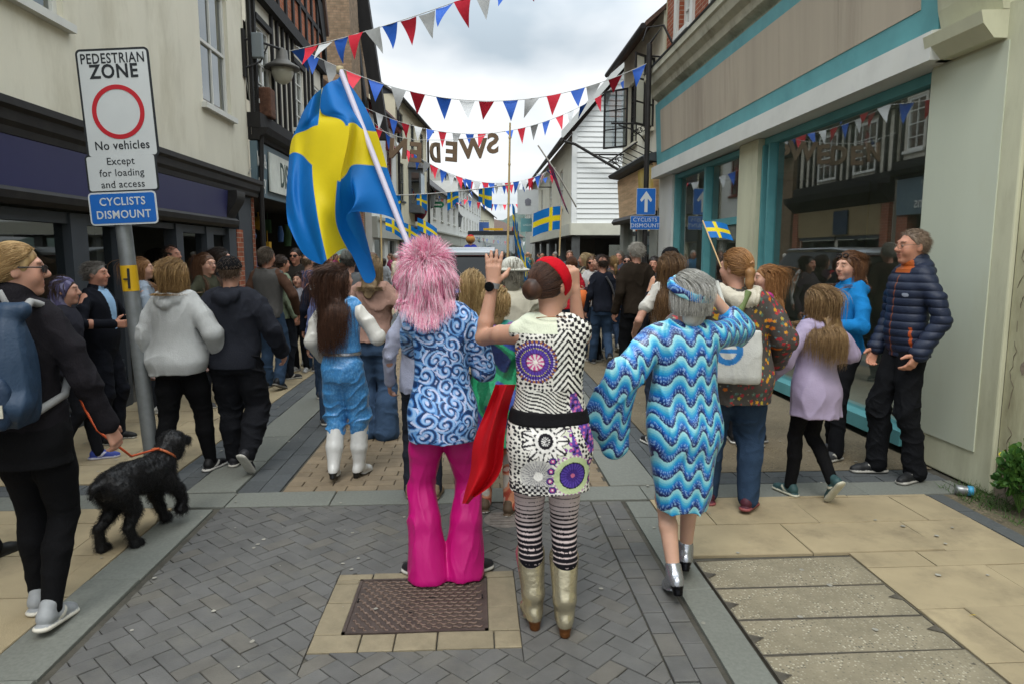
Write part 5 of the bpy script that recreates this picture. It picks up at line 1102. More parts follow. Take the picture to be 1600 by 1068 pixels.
class Fig:
    def __init__(f, label, x, y, h=1.65, face=0, w=1.0, belly=0.0, sex='f', res=.009, skin='#b98a70', legs=None, arms=None, head=(0,0), lean=.0, hx=0.0, group=None, shw=1.0, hands=True, cat='person', z=0.0):
        w *= .775; f.s = h/1.70; f.w = w; f.res = res/f.s; f.sex = sex; f.skin = lin(skin); f.hands = hands; f.belly = belly; f.child = h < 1.45
        f.ease = .02; f.hood = False; f.root = empty('person', (x,y,z), R(face), label, cat, group); f.lean = lean
        m = sex == 'm'; f.lw = .45+.55*w; f.seed = int(abs(x*977+y*331)) % 9999
        L = dict(l=(-.09,.0,0,0,8), r=(.09,.0,0,0,-8)); L.update(legs or {}); f.legs = L
        f.ank = {}; dz = 0
        for k, (fx, fy, lift, pit, toe) in L.items():
            pit_ = R(pit); f.ank[k] = A3([fx, fy, 0]) + rotz(R(toe))@A3([0, .12-.12*cos(pit_)-.0, .085+lift+.14*sin(pit_)])
        hz = .90
        for k, sg in (('l',-1),('r',1)):
            a = f.ank[k]; dh = math.hypot(a[0]-sg*.085*w, a[1]); hz = min(hz, a[2]+math.sqrt(max(.01, .828**2-dh*dh)))
        f.dz = hz-.90; dz = f.dz
        f.hip = {k: A3([sg*.085*w, 0, .90+dz]) for k, sg in (('l',-1),('r',1))}; f.knee = {}
        for k, sg in (('l',-1),('r',1)): f.knee[k], _ = ik(f.hip[k], f.ank[k], .42, .41, rotz(R(L[k][4]*.6))@A3([sg*.05,1,0]))
        sw = (.180 if m else .156)*shw*(.72+.28*w); ly = lambda z: lean*(z-.93)
        f.ly = ly
        f.sho = {k: A3([sg*sw, -.012+ly(1.385), 1.385+dz]) for k, sg in (('l',-1),('r',1))}
        Aa = dict(l=((-.07,.03,-.51),(0,-1,-.2),'relax',None), r=((.07,.03,-.51),(0,-1,-.2),'relax',None)); Aa.update(arms or {}); f.arms = Aa
        f.elb = {}; f.wri = {}
        for k in 'lr': f.elb[k], f.wri[k] = ik(f.sho[k], f.sho[k]+A3(Aa[k][0]), .285, .25, Aa[k][1])
        f.nb = A3([hx*.4, -.02+ly(1.43), 1.43+dz]); f.hR = rotz(R(head[0]))@rotx(R(head[1]))
        f.hc = f.nb + A3([hx*.6,.012,.03]) + f.hR@A3([0,.012,.125])
        f.hs = .945 if not f.child else 1.04
    def H(f, p): return f.hc + f.hR@(A3(p)*f.hs)
    def torso(f, S, z0, z1, ease=0.0, k=.02, ex=None, rnd=.006, n=14):
        ease *= .85
        zs = np.linspace(z0, z1, n); px = PXM if f.sex == 'm' else PXF
        b = 1+.0*zs; bel = f.belly*np.exp(-((zs-1.03)/.14)**2)
        wx = np.interp(zs, PZ, px)*(1+(f.w-1)*np.interp(zs,[1.2,1.42],[1,.55])) + ease + bel*.5; wy = np.interp(zs, PZ, PYD)*(1+(f.w-1)*1.1) + ease*1.1 + bel*.6
        if ex is not None:
            e_ = np.interp(zs, ex[0], ex[1]); wx += e_; wy += e_*(ex[2] if len(ex) > 2 else .8)
        cy = np.interp(zs, PZ, PCY) + f.lean*np.maximum(zs-.93, 0) + bel*.5
        if f.child: wx = wx*1.0
        return S.loft(zs+f.dz, wx, wy, 0, cy, 2.15, k, rnd)
    def headsdf(f, S):
        q = f.hs; H = f.H; rot = f.hR
        S.ell(H((0,-.012,.022)), A3((.076,.096,.094))*q, .02, rot); S.ell(H((0,.022,-.035)), A3((.060,.070,.088))*q, .03, rot)
        S.ell(H((0,.07,-.096)), A3((.026,.022,.02))*q, .02, rot)
        S.cap(H((-.036,.078,.032)), H((.036,.078,.032)), .013*q, k=.02)
        for sg in (-1,1):
            S.ell(H((sg*.036,.06,-.03)), A3((.026,.026,.03))*q, .025, rot); S.ell(H((sg*.031,.108,.008)), A3((.017,.018,.012))*q, .014, rot, 's')
            S.ell(H((sg*.031,.082,.007)), A3((.013,.012,.012))*q, .004, rot)
            S.ell(H((sg*.077,-.008,-.006)), A3((.009,.02,.031))*q, .008, rot@rotz(sg*.35))
        S.cap(H((0,.09,.018)), H((0,.112,-.02)), .009*q, .0135*q, .012); S.ell(H((0,.1,-.026)), A3((.019,.013,.009))*q, .01, rot)
        S.cap(H((-.018,.086,-.055)), H((.018,.086,-.055)), .008*q, k=.012); S.cap(H((-.013,.085,-.068)), H((.013,.085,-.068)), .009*q, k=.012)
        S.cap(H((-.02,.097,-.0615)), H((.02,.097,-.0615)), .0035*q, k=.006, op='s')
    def hand(f, S, k):
        tgt, pole, pose, pn = f.arms[k]; wri, elb = f.wri[k], f.elb[k]; d = nrm(wri-elb); sg = -1 if k == 'l' else 1
        if pose == 'none': return
        if pose == 'up': d = nrm(d*.3+A3([0,0,1]))
        n = A3(pn) if pn is not None else A3([-sg,.15,0]); n = nrm(n-d*(n@d)); t = nrm(np.cross(d, n))*sg
        P = lambda a, b, c: wri + d*a + t*b + n*c
        if not f.hands:
            S.cap(P(.01,0,0), P(.075,0,.004), .02, .03, .02, (n,.55)); S.cap(P(.075,0,.004), P(.145,0,.035), .027, .018, .02, (n,.6)); S.cap(P(.03,.028,.008), P(.085,.045,.03), .014, .010, .012); return
        cur = dict(relax=(.35,.45,.3), open=(.04,.06,.05), up=(.05,.08,.06), grip=(1.25,1.35,.8), curl=(.7,.8,.5))[pose]; sp = .16 if pose in ('open','up') else .05
        for o in (.026,.009,-.009,-.026): S.cap(P(.0,o*.55,0), P(.083,o,0), .0145, .0125, .012)
        for i, (o, ln) in enumerate(((.027,.073),(.009,.081),(-.009,.076),(-.026,.06))):
            b = P(.083,o,0); a0 = o/.027*sp; dd = nrm(d*cos(a0)+t*sin(a0)); ang = 0; pts = [b]
            for fr_, cu in zip((.44,.31,.25), cur):
                ang += cu*(1+.12*i); pts.append(pts[-1] + (dd*cos(ang)+n*sin(ang))*ln*fr_)
            S.chain(pts, [.0095,.0088,.008,.0068], .006)
        td = nrm(d*.62+t*.75+n*.3) if pose != 'grip' else nrm(d*.75+t*.35+n*.75)
        b = P(.022,.024,.004); m = b+td*.048; e_ = m + nrm(td*.8+d*.45+n*(.6 if pose == 'grip' else .15))*.036; S.chain([b,m,e_], [.0145,.011,.008], .012)
    def body(f, mt=None):
        S = Sdf(); lw = f.lw; m = f.sex == 'm'
        f.torso(S, .80, 1.425, -.012)
        for k, sg in (('l',-1),('r',1)):
            S.chain([f.hip[k], f.hip[k]*.5+f.knee[k]*.5, f.knee[k]], [.080*lw,.072*lw,.052*lw], .03)
            kn, an = f.knee[k], f.ank[k]; mid = kn*.65+an*.35 + A3([0,-.018,0]); S.chain([kn, mid, an], [.050*lw,.053*lw,.034*lw], .02)
            lg = f.legs[k]; ft = rotz(R(lg[4]))@rotx(-R(lg[3]))@A3([0,.13,-.05]); ft = rotz(R(lg[4]))@rotx(-R(lg[3]))@A3([0,.11,-.062]); S.cap(an-A3([0,0,.015]), an+ft*.85, .024, .014, .02)
            s_, e_, w_ = f.sho[k], f.elb[k], f.wri[k]; al = (.5+.5*f.w)*(1.08 if m else 1.0)
            S.chain([s_-A3([sg*.03,0,.01]), s_*.55+e_*.45, e_, e_*.7+w_*.3, w_], [.052*al,.044*al,.037*al,.038*al,.0245], .03); f.hand(S, k)
        S.cap(f.nb+A3([0,0,-.03]), f.hc+f.hR@A3([0,-.012,-.05]), .056 if m else .05, .052 if m else .046, .03)
        f.headsdf(S)
        V, F = S.mesh(f.res); C = np.tile(A3(f.skin), (len(V),1)); q = (V-f.hc)@f.hR/f.hs
        def paint(mask, c, a=1.0): C[mask] = C[mask]*(1-a) + A3(lin(c))*a
        lip = (np.abs(q[:,0]) < .024) & (q[:,2] > -.073) & (q[:,2] < -.05) & (q[:,1] > .075); paint(lip, '#8e4a44', .6)
        chk = np.exp(-(((np.abs(q[:,0])-.04)/.02)**2 + ((q[:,2]+.03)/.022)**2))*(q[:,1] > .03); C[:] = C*(1-.18*chk[:,None]) + A3(lin('#b0503f'))*.18*chk[:,None]
        brw = (np.abs(np.abs(q[:,0])-.033) < .018) & (np.abs(q[:,2]-.034+np.abs(np.abs(q[:,0])-.03)*.15) < .005) & (q[:,1] > .06); paint(brw, '#4a3628', .75)
        ex = np.abs(q[:,0])-.031; ez = q[:,2]-.007; ey = (ex*ex/.013**2 + ez*ez/.006**2 < 1) & (q[:,1] > .07); paint(ey, '#8f857c', .7); paint(ey & (ex*ex+ez*ez < .0055**2), '#241a14', 1)
        f.V = V; me = np_mesh('body', V*f.s, F, C); f.bodyo = link('body', me, f.root, [mt or M_SKIN]); return f
    # -------- clothing
    def cloth(f, name, S, col, mt=None, res=None, fold=0.0, ff=26, label=None, st=(1,1,.55)):
        if fold: S.disp.append(folds(fold, ff, f.seed, st, [f.knee['l'],f.knee['r'],f.elb['l'],f.elb['r'],f.hip['l']*.5+f.hip['r']*.5,f.sho['l']-A3([0,0,.08]),f.sho['r']-A3([0,0,.08])]))
        V, F = S.mesh((res or f.res*f.s)/f.s); C = np.asarray(col(V), float) if callable(col) else np.tile(A3(lin(col)), (len(V),1))
        o = link(name, np_mesh(name, V*f.s, F, C), f.root, [mt or M_CLOTH])
        if label: o['label'] = label
        return o
    def top(f, name='jacket', col='#333333', hem=.86, ease=.016, sleeve='long', sr=(.062,.05,.042), mt=None, fold=.007, ff=26, ex=None, collar=0.0, hood=False, res=None, extra=None, cut=None, label=None, neck=1.43, up=0.0):
        S = Sdf(); f.torso(S, hem, neck, ease, ex=ex); a = (.45+.55*f.w)*.94; f.ease = max(f.ease, ease); f.hood = f.hood or hood; S.chain([f.nb+A3([-.035,0,-.005]), f.sho['l']*.55+f.nb*.45+A3([0,0,.012])], [.045,.05], .05); S.chain([f.nb+A3([.035,0,-.005]), f.sho['r']*.55+f.nb*.45+A3([0,0,.012])], [.045,.05], .05)
        for k, sg in (('l',-1),('r',1)):
            s_, e_, w_ = f.sho[k], f.elb[k], f.wri[k]; b0 = s_-A3([sg*.035,0,.012])
            if sleeve == 'none': S.cap(b0-A3([sg*.02,0,0]), s_-A3([sg*.012,0,-.004]), .055*a, .05*a, .03)
            elif sleeve == 'short': S.chain([b0, s_*.45+e_*.55], [.062*a+up, .066*a], .035)
            elif sleeve == 'elbow': S.chain([b0, s_*.5+e_*.5, e_*.9+w_*.1], [sr[0]*a, sr[0]*a*.95, sr[1]*a], .035)
            else: S.chain([b0, s_*.5+e_*.5, e_, e_*.5+w_*.5, w_*.97+e_*.03], [sr[0]*a, sr[0]*a*.95, sr[1]*a, (sr[1]+sr[2])*.5*a, sr[2]], .035)
        if collar: S.cap(f.nb+A3([0,.0,-.03]), f.nb+A3([0,.006,collar]), .072, .068, .02)
        if hood:
            c = f.nb + A3([0,-.05,-.0]); S.chain([c+A3([-.085,.03,.01]), c+A3([-.06,-.045,-.03]), c+A3([0,-.07,-.055]), c+A3([.06,-.045,-.03]), c+A3([.085,.03,.01])], [.03,.045,.05,.045,.03], .03)
            S.cap(c+A3([0,-.03,-.03]), c+A3([0,-.05,-.11]), .07, .05, .03, ((0,1,0),.6))
        if extra: extra(S, f)
        if cut: cut(S, f)
        return f.cloth(name, S, col, mt, res, fold, ff, label)
    def legs_(f, name='trousers', col='#15161a', r=(.098,.085,.066,.06,.05), waist=1.0, mt=None, fold=.006, ff=24, res=None, ease=.008, stop=0.0, label=None, extra=None, back=.018, st=(1,1,1.3)):
        S = Sdf(); f.torso(S, .80, waist, ease); lw = f.lw
        for k, sg in (('l',-1),('r',1)):
            h, kn, an = f.hip[k], f.knee[k], f.ank[k]; an2 = an*(1-stop)+kn*stop; mid = kn*.62+an2*.38 + A3([0,-back,0])
            S.chain([h-A3([sg*.005,0,0]), h*.5+kn*.5, kn, mid, an2*.97+kn*.03-A3([0,-.004,(.026 if r[4] > .048 else .012) if not stop else 0])], [r[0]*lw, r[1]*lw, r[2]*lw, r[3]*lw, r[4]], .03)
        if extra: extra(S, f)
        return f.cloth(name, S, col, mt, res, fold, ff, label, st)
    def shoes(f, kind='sneaker', col='#1a1a1c', sole='#c9c7c0', mt=None, res=None, name='shoe'):
        res = res or min(f.res*f.s, .008)
        for k in 'lr':
            fx, fy, lift, pit, toe = f.legs[k]; S = Sdf(); Q = rotz(R(toe))@rotx(-R(pit)); an = f.ank[k]; T = lambda p: an + Q@(A3(p)-A3([0,0,.085]))
            a = T((0,-.045,.045)); heel = kind in ('heel','boot','cowboy')
            zo = .035 if heel else 0
            up = Q@A3([0,0,1]); sd_ = Q@A3([1,0,0])
            S.cap(T((0,-.035,.05+zo*.6)), T((0,.04,.05+zo*.5)), .034, .037, .02); S.cap(T((0,.04,.046+zo*.3)), T((0,.125,.030)), .038, .031, .02)
            S.cap(T((0,.125,.03)), T((0,.158,.027)), .031, .02 if heel else .026, .02); S.cap(T((0,-.03,.06)), T((0,-.012,.10)), .034, .036, .02)
            if kind == 'sneaker': S.cap(T((0,-.05,.016)), T((0,.14,.016)), .041, .043, .006, (up,.42))
            if kind == 'shoe': S.cap(T((0,-.045,.014)), T((0,.145,.012)), .037, .038, .006, (up,.34))
            if heel: S.cap(T((0,-.042,.05)), T((0,-.048,.004)), .029, .024, .012); S.cap(T((0,.05,.016)), T((0,.15,.013)), .034, .028, .008, (up,.35))
            if kind in ('boot','cowboy'):
                an2 = an; kn = f.knee[k]; top = .88 if kind == 'boot' else .62; p = an*(1-top)+kn*top; mid = an*.6+kn*.4+A3([0,-.012,0])
                if kind == 'boot': S.chain([T((0,0,.09)), mid, p], [.046,.068*f.lw+.006,.07*f.lw+.008], .02)
                else: S.chain([T((0,-.005,.09)), T((0,-.01,.16)), p], [.045,.056*f.lw,.074*f.lw], .02)
            if kind == 'heel': S.chain([T((0,-.008,.08)), an+nrm(f.knee[k]-an)*.05], [.038,.043], .02)
            S.half(T((0,0,.001)), -up, 'i')
            def colf(V):
                z = (V-an)@Q; z = z[:,2]+.085; c = np.tile(A3(lin(col)), (len(V),1)); q = (V-an)@Q
                lo = z < (.026 if kind == 'sneaker' else .016)
                if heel: lo = (q[:,1] < -.005) & (z < .05) | (z < .012)
                c[lo] = lin(sole)
                if kind == 'sneaker':
                    c[(np.abs(q[:,0]) > .026) & (np.abs(q[:,1]-.03-(z-.045)*1.2) < .016) & (z > .03) & (z < .075)] = lin(sole)
                return c
            f.cloth(name, S, colf, mt or M_SHOE, res)
        return f
    # -------- hair
    def backy(f, z):
        zd = z-f.dz; return np.interp(zd, PZ, PCY)+f.lean*(zd-.93) - np.interp(zd, PZ, PYD)*(1+(f.w-1)*.9)*np.interp(zd,[1.36,1.44],[1,.75]) - f.ease*1.1 - (np.interp(zd,[1.24,1.32,1.42],[0,.06,.05]) if f.hood else 0)
    def scalp(f, n, seed, front=.45, nape=-.75, side=True):
        r = np.random.RandomState(seed); d = r.normal(size=(n*5,3)); d /= np.linalg.norm(d, axis=1, keepdims=True)
        ok = (d[:,1]-.75*d[:,2] < front*.6) & (d[:,2] > nape) & ~((d[:,1] > .25) & (d[:,2] < .3)); return d[ok][:n]
    def hair(f, style='short', col='#4a3526', col2=None, n=600, L=.25, wave=.012, thick=.0022, puff=.012, name='hair', S_=10, bun=(0,-.1,-.02), bunr=.04, front=.45, nape=-.75, label=None, mt=None, capr=.006, tip=None, frizz=.15, cut=.0):
        H = f.H; q = f.hs; geos = []; rng = np.random.RandomState(f.seed+3); c1 = A3(lin(col)); c2 = A3(lin(col2 or col))
        cs = .55 if style in ('short','bald') else 1
        S = Sdf(); S.ell(H((0,-.014,.024)), A3((.078+capr*cs,.097+capr*cs,.094+capr*cs))*q, .01, f.hR)
        nrm_cut = f.hR@nrm((0,1,-.72)); S.half(H((0,.055+cut,.03)), nrm_cut, 'i', .01)
        if style in ('short','bald','bun','pony'): S.half(H((0,-.05,-.055)), f.hR@nrm((0,.35,-1)), 'i', .01)
        if style == 'bald': S.half(H((0,0,.035)), f.hR@nrm((0,.25,1)), 'i', .012)
        if style in ('long','bob'):
            l = L; S.cap(H((0,-.05,0)), H((0,-.065,-.09)), .075*q, .07*q, .03, (f.hR@A3([0,1,0]), .62))
            if l > .2:
                b = H((0,-.06,-.08)); zs_ = np.linspace(b[2]-.05, b[2]-(l-.06), 5); S.chain([b]+[A3([b[0]*.6, f.backy(z)-.012, z]) for z in zs_], [.055,.07,.072,.06,.045,.02], .03, ((0,1,0), .16))
        if style in ('bun',): S.ell(H(bun), A3((bunr,bunr*.9,bunr)), .015, f.hR)
        if style == 'pony':
            b = H(bun); S.chain([b, b+A3([0,-.035,-.03]), b+A3([0,-.04,-L*.6]), b+A3([0,-.03,-L])], [.022,.03,.028,.01], .01)
        S.disp.append(lambda P: .003*vnoise(P*A3([1.6,1.6,.5]), 90, 3))
        V, F = S.mesh(max(f.res, .006)); r_ = .5+.5*vnoise(V*A3([1.5,1.5,.35]), 110, 8); r_ = np.clip(r_, 0, 1)[:,None]
        if n == 0: geos.append((V, F, c1*(1-r_)+c2*r_))
        else: geos.append((V, F, (c1*(1-r_)+c2*r_)*.8))
        if n:
            d = f.scalp(n, f.seed, front, nape); n = len(d); er = A3((.078+capr*cs,.097+capr*cs,.094+capr*cs))*q
            base = lambda dd: f.hc + (dd*er+A3((0,-.014,.024))*q)@f.hR.T
            p = base(d); paths = [p]; lens = (L+(.17 if style == 'long' else .05 if style == 'bob' else 0))*(.75+.35*rng.rand(n)); ph = rng.rand(n)*6.28; wf = 18+14*rng.rand(n)
            out0 = (d/er); out0 /= np.linalg.norm(out0, axis=1, keepdims=True); out0 = out0@f.hR.T
            if style in ('bun','pony'): tgt = H(bun)
            else: tgt = None
            cur = p.copy(); stp = lens/(S_-1); lay = puff*(.5+.8*rng.rand(n))
            fl = f.hR@A3((0,-1,.15))
            for i in range(1, S_):
                lc = ((cur-f.hc)@f.hR - A3((0,-.014,.024))*q)/er; o = lc/er; o /= np.maximum(np.linalg.norm(o, axis=1, keepdims=True), 1e-6); o = o@f.hR.T
                if tgt is not None: g = tgt-cur; dist = np.linalg.norm(g, axis=1, keepdims=True); g = g/np.maximum(dist,.01); g = g*np.minimum(1, dist/.05)
                else:
                    up_ = np.clip(lc[:,2:3]*1.1, 0, 1); g = A3([0,0,-1])*(1-up_*.7) + fl*up_*.9
                    if style in ('short','bald'): up2 = np.clip(lc[:,2:3]*1.3-.1,0,1); g = fl*(.35+.8*up2)+A3([0,0,-1.])*(1-up2)+rng.normal(size=(n,3))*frizz*1.5
                nr0 = np.linalg.norm(lc, axis=1, keepdims=True); wt_ = np.clip((1.5-nr0)/.3,0,1)*np.clip((lc[:,2:3]+.75)/.3,0,1); t = g - o*(g*o).sum(1,keepdims=True)*.8*wt_; t += rng.normal(size=(n,3))*frizz*.5
                if tgt is not None: t = g
                t /= np.maximum(np.linalg.norm(t, axis=1, keepdims=True), 1e-3 if tgt is None else .5)
                cur = cur + t*stp[:,None]
                if wave: cur = cur + np.stack([np.sin(ph+wf*i*stp*1.6), np.cos(ph*1.3+wf*i*stp*1.4), 0*ph],1)*wave*.35
                lc = ((cur-f.hc)@f.hR - A3((0,-.014,.024))*q)/(er+lay[:,None]*(1 if style != 'short' else .5)); nr = np.linalg.norm(lc, axis=1, keepdims=True)
                inn = nr[:,0] < 1; lc2 = np.where(inn[:,None], lc/np.maximum(nr,1e-6), lc); cn = f.hc + (lc2*(er+lay[:,None]*(1 if style != 'short' else .5))+A3((0,-.014,.024))*q)@f.hR.T
                cur = np.where(inn[:,None], cn, cur)
                zd = cur[:,2]-f.dz; cy = f.lean*(zd-.93)-.01; tx = np.interp(zd, PZ, PXF)*f.w+f.ease+.02; ty = cy-f.backy(cur[:,2])+.030+.022*np.sin(ph*3)
                e2 = np.sqrt((cur[:,0]/tx)**2+((cur[:,1]-cy)/ty)**2); m = (zd < 1.42) & (e2 < 1)
                k_ = np.where(m, 1/np.maximum(e2,.2), 1); cur[:,0] *= np.where(m, 1+(k_-1)*.4, 1); cur[:,1] = cy+(cur[:,1]-cy)*np.where(m, k_, 1); cur[:,1] = np.where(m & (cur[:,1] > cy), np.maximum(cur[:,1], cy+ty*.9), cur[:,1])
                if style == 'bob': zm = f.hc[2]-.095-max(0,L-.14); cur[:,2] = np.maximum(cur[:,2], zm+.035*np.sin(ph*7)**2)
                paths.append(cur.copy())
            Pth = np.stack(paths, 1); tt = np.linspace(0,1,S_)[None]; rad = thick*(1.0-.75*tt**2)*(.7+.6*rng.rand(n,1))
            mixr = rng.rand(n,1)**1.2; geos.append(seg_tubes(Pth, rad, c1*(1-mixr)+c2*mixr))
        V, F, C = join_geo(*geos); o = link(name, np_mesh(name, V*f.s, F, C), f.root, [mt or M_HAIR])
        if label: o['label'] = label
        return o
    # -------- small accessories
    def glasses(f, dark=False, col='#2a2622', name='glasses'):
        mb = MB(); H = lambda p: Vector(f.H(p)*f.s)
        for sg in (-1,1):
            if dark: mb.add([H((sg*.008+sg*a, .112-abs(a)*.25, b)) for a, b in ((0,.021),(.052,.022),(.05,-.008),(.022,-.015),(.004,-.004))]+[H((sg*.008+sg*a, .104-abs(a)*.25, b)) for a, b in ((0,.021),(.052,.022),(.05,-.008),(.022,-.015),(.004,-.004))], [(0,1,2,3,4),(9,8,7,6,5)]+[(i,(i+1)%5,5+(i+1)%5,5+i) for i in range(5)])
            else: mb.tube([H((sg*.034+.024*cos(a), .108-abs(.034+sg*.024*cos(a)-.01)*.22, .005+.018*sin(a))) for a in np.linspace(0,2*pi,15)], .0016, 5, False)
            mb.tube([H((sg*.058,.098,.012)), H((sg*.078,.06,.014)), H((sg*.082,0,.014)), H((sg*.08,-.02,.002))], .003 if dark else .0018, 5)
        mb.tube([H((-.01,.112,.012)), H((.01,.112,.012))], .0022, 5)
        return mb.build(name, mat('glasses_'+col.lstrip('#'), col, rough=.25, var=0, spec=.6), f.root)
    def cap_hat(f, col='#17171a', peak=True, name='cap', col2=None, z=0.0):
        S = Sdf(); S.ell(f.H((0,-.012,.035)), A3((.094,.113,.098))*f.hs, .01, f.hR); S.half(f.H((0,0,.028+z)), f.hR@nrm((0,.12,-1)), 'i', .006)
        if peak: S.cap(f.H((0,.075,.036)), f.H((0,.15,.024)), .062, .05, .01, (f.hR@nrm((0,.15,1)), .12))
        return f.cloth(name, S, col, M_CLOTH)
# ------------------------------------------------------------------ printed fabrics (design coordinates of a 1.70 m figure)
def cells(u, v, s, seed=0, jit=.7):
    iu, iv = np.floor(u/s), np.floor(v/s); best = np.full(len(u), 9.); bx = np.zeros(len(u)); by = np.zeros(len(u)); bid = np.zeros(len(u))
    for a in (-1,0,1):
        for b in (-1,0,1):
            ci, cj = iu+a, iv+b; h = np.sin(ci*127.1+cj*311.7+seed*17.3)*43758.5453; h1 = h-np.floor(h); h2 = np.sin(ci*269.5+cj*183.3+seed*7.7)*43758.5453; h2 = h2-np.floor(h2)
            dx = u-(ci+.5+(h1-.5)*jit)*s; dy = v-(cj+.5+(h2-.5)*jit)*s; d = np.hypot(dx,dy); m = d < best; best[m] = d[m]; bx[m] = dx[m]; by[m] = dy[m]; bid[m] = ((h1*7.13+h2*3.7)%1)[m]
    return best, bx, by, bid
def pal(idx, cols): return A3([lin(c) for c in cols])[np.clip(idx,0,len(cols)-1).astype(int)]
def paisley(V):
    u = V[:,0]+V[:,1]*.5; v = V[:,2]; w1 = vnoise(np.c_[u,v,0*u], 22, 2)*.016; w2 = vnoise(np.c_[u,v,0*u], 22, 4)*.016; d, dx, dy, i = cells(u+w1, v+w2, .072, 3, .9)
    th = np.arctan2(dy,dx)+i*6.28; k = np.sin(th*1.0*np.where(i>.5,1,-1) + d*230 + i*9); k2 = np.sin(th*2+d*150-i*20)
    idx = np.where(k > .55, 3, np.where(k > .05, 2, np.where(k > -.45, 1, 0))); idx = np.where((k2 > .75) & (d > .02), np.where(i>.4,4,2), idx); idx = np.where(d < .008, 4, idx); idx = np.where((d > .05) & (k2 < -.3), 0, idx)
    return pal(idx, ['#16335f','#2f62a4','#5f92cb','#8fb4de','#bcc6e4'])
def waveprint(V):
    u = V[:,0]+V[:,1]*.55; v = V[:,2]; ph = 2*pi*u/.102; s_ = np.sin(ph); tri = np.sign(s_)*np.abs(s_)**.75; am = .034+.007*np.sin(v*9+u*5); t = ((v+am*tri)/.098)%1.0
    c = pal(np.floor(t*8), ['#0f2a5c','#143a7c','#1c57a6','#1b78bd','#2b95c4','#55acc8','#80c2cd','#98cbd0'])
    gx = ((u*170)%1-.5); gy = (((v+am*tri)*170)%1-.5); dots = (gx*gx+gy*gy < .085) & (t < .42); c[dots] = c[dots]*.4+A3(lin('#9fc3e6'))*.6
    k = (t < .05) | (t > .965); c[k] = A3(lin('#1a1d4e')); return c
def mandala(V):
    u = V[:,0]*1.0; v = V[:,2]; c = np.tile(A3(lin('#d9d6cd')), (len(V),1)); K = A3(lin('#1b191c'))
    def setc(m, col, a=1): c[m] = c[m]*(1-a)+A3(lin(col))*a
    # small black marks everywhere
    d, dx, dy, i = cells(u, v, .017, 5, .5); setc((d < .0042+.003*i), '#26242a'); 
    # slanted bold stripes across the middle of the back
    m = (v > 1.06) & (v < 1.40) & (u > .0) & (u < .13); st = np.sin((np.abs(u-.065)*1.2+v)*2*pi/.030); setc(m, '#dddbd3'); setc(m & (st > .1), '#1b191c')
    m = (v > 1.02) & (v < 1.14) & (u < .06); st = np.sin((u*1.0+v*2.1+.02*np.sin(u*40))*2*pi/.034); setc(m, '#d9d7ce'); setc(m & (st > .15), '#1e1c20')
    # chequer on the right shoulder
    m = (v > 1.2) & (u > .085); q = (np.floor((u+.1*v)/.017)+np.floor((v-.2*u)/.017))%2; setc(m, '#dcdad2'); setc(m & (q > 0), '#1d1b1f')
    setc((v > 1.385) & (u < .02), '#cfd3bd')
    # pale green yoke edge, purple patch right of the waist
    m = (u > .075) & (v > .86) & (v < 1.13) & (np.sin(u*70+v*30) > -.3); setc(m, '#5c4494'); d, dx, dy, i = cells(u, v, .022, 8); setc(m & (d < .006), '#c66a9a'); setc(m & (d > .012) & (i > .6), '#241f2e')
    m = (u > .0) & (u < .08) & (v > .84) & (v < .97); setc(m, '#cdd0bb'); d, dx, dy, i = cells(u, v, .03, 9); setc(m & (d < .009), '#7a4f9a'); setc(m & (d < .004), '#c7508a')
    def rings(cx, cz, R_, table, pet=0):
        r = np.hypot(u-cx, v-cz); th = np.arctan2(v-cz, u-cx)
        for r0, r1, col, n, col2 in table:
            m = (r >= r0*R_) & (r < r1*R_); setc(m, col)
            if n: setc(m & (np.sin(th*n) > 0), col2)
        return r, th
    rings(-.075, 1.265, .092, [(0,.1,'#e6e0d8',0,''),(.1,.38,'#d8d0d0',10,'#c14f86'),(.38,.44,'#5a2a5c',0,''),(.44,.62,'#4b3486',24,'#5a43a0'),(.62,.67,'#c9c25a',40,'#3a2a6a'),(.67,.82,'#56409a',36,'#2f2560'),(.82,.88,'#d0c8d8',44,'#44307a'),(.88,1.0,'#3d2c6e',30,'#a06a3a')])
    r, th = rings(-.035, .93, .11, [(0,.18,'#c9c7c4',12,'#1c1a1e'),(.18,.3,'#1f1d22',0,''),(.3,.42,'#dcd9d4',0,''),(.42,.5,'#2a282c',16,'#d0cec8')])
    pet = .11*(.66+.30*np.abs(np.cos(th*5.5))); m = (r < pet) & (r > .055); setc(m, '#dedbd5'); setc(m & (r > pet-.007), '#1d1b1f'); setc(m & (np.abs(np.cos(th*5.5)) > .965), '#2a282c')
    r = np.hypot(u+.065, v-.775); th = np.arctan2(v-.775, u+.065); m = r < .075; setc(m, '#b9b7b2'); setc(m & (np.sin(th*30) > r*18-.3), '#77757a'); setc(m & (r < .02), '#dddad4')
    rings(.085, .775, .092, [(0,.1,'#c26a8a',0,''),(.1,.3,'#4a3384',14,'#3a2a6e'),(.3,.6,'#57429c',22,'#3f2f7c'),(.6,.66,'#1e1a2c',0,''),(.66,.92,'#bccb9c',0,''),(.92,1.0,'#d8dccb',30,'#b07aa8')])
    for x, z in ((-.005,.845),(-.012,.80),(-.015,.755),(-.005,.715),(.175,.74),(.17,.82)): rings(x, z, .017, [(0,.3,'#d9d4d0',0,''),(.3,.55,'#b84c84',0,''),(.55,1,'#4b3a80',8,'#2c2550')])
    m = (v < .735) & (u < -.02); q = (np.floor(u/.012)+np.floor(v/.012))%2; setc(m & (q > 0), '#222024'); return c
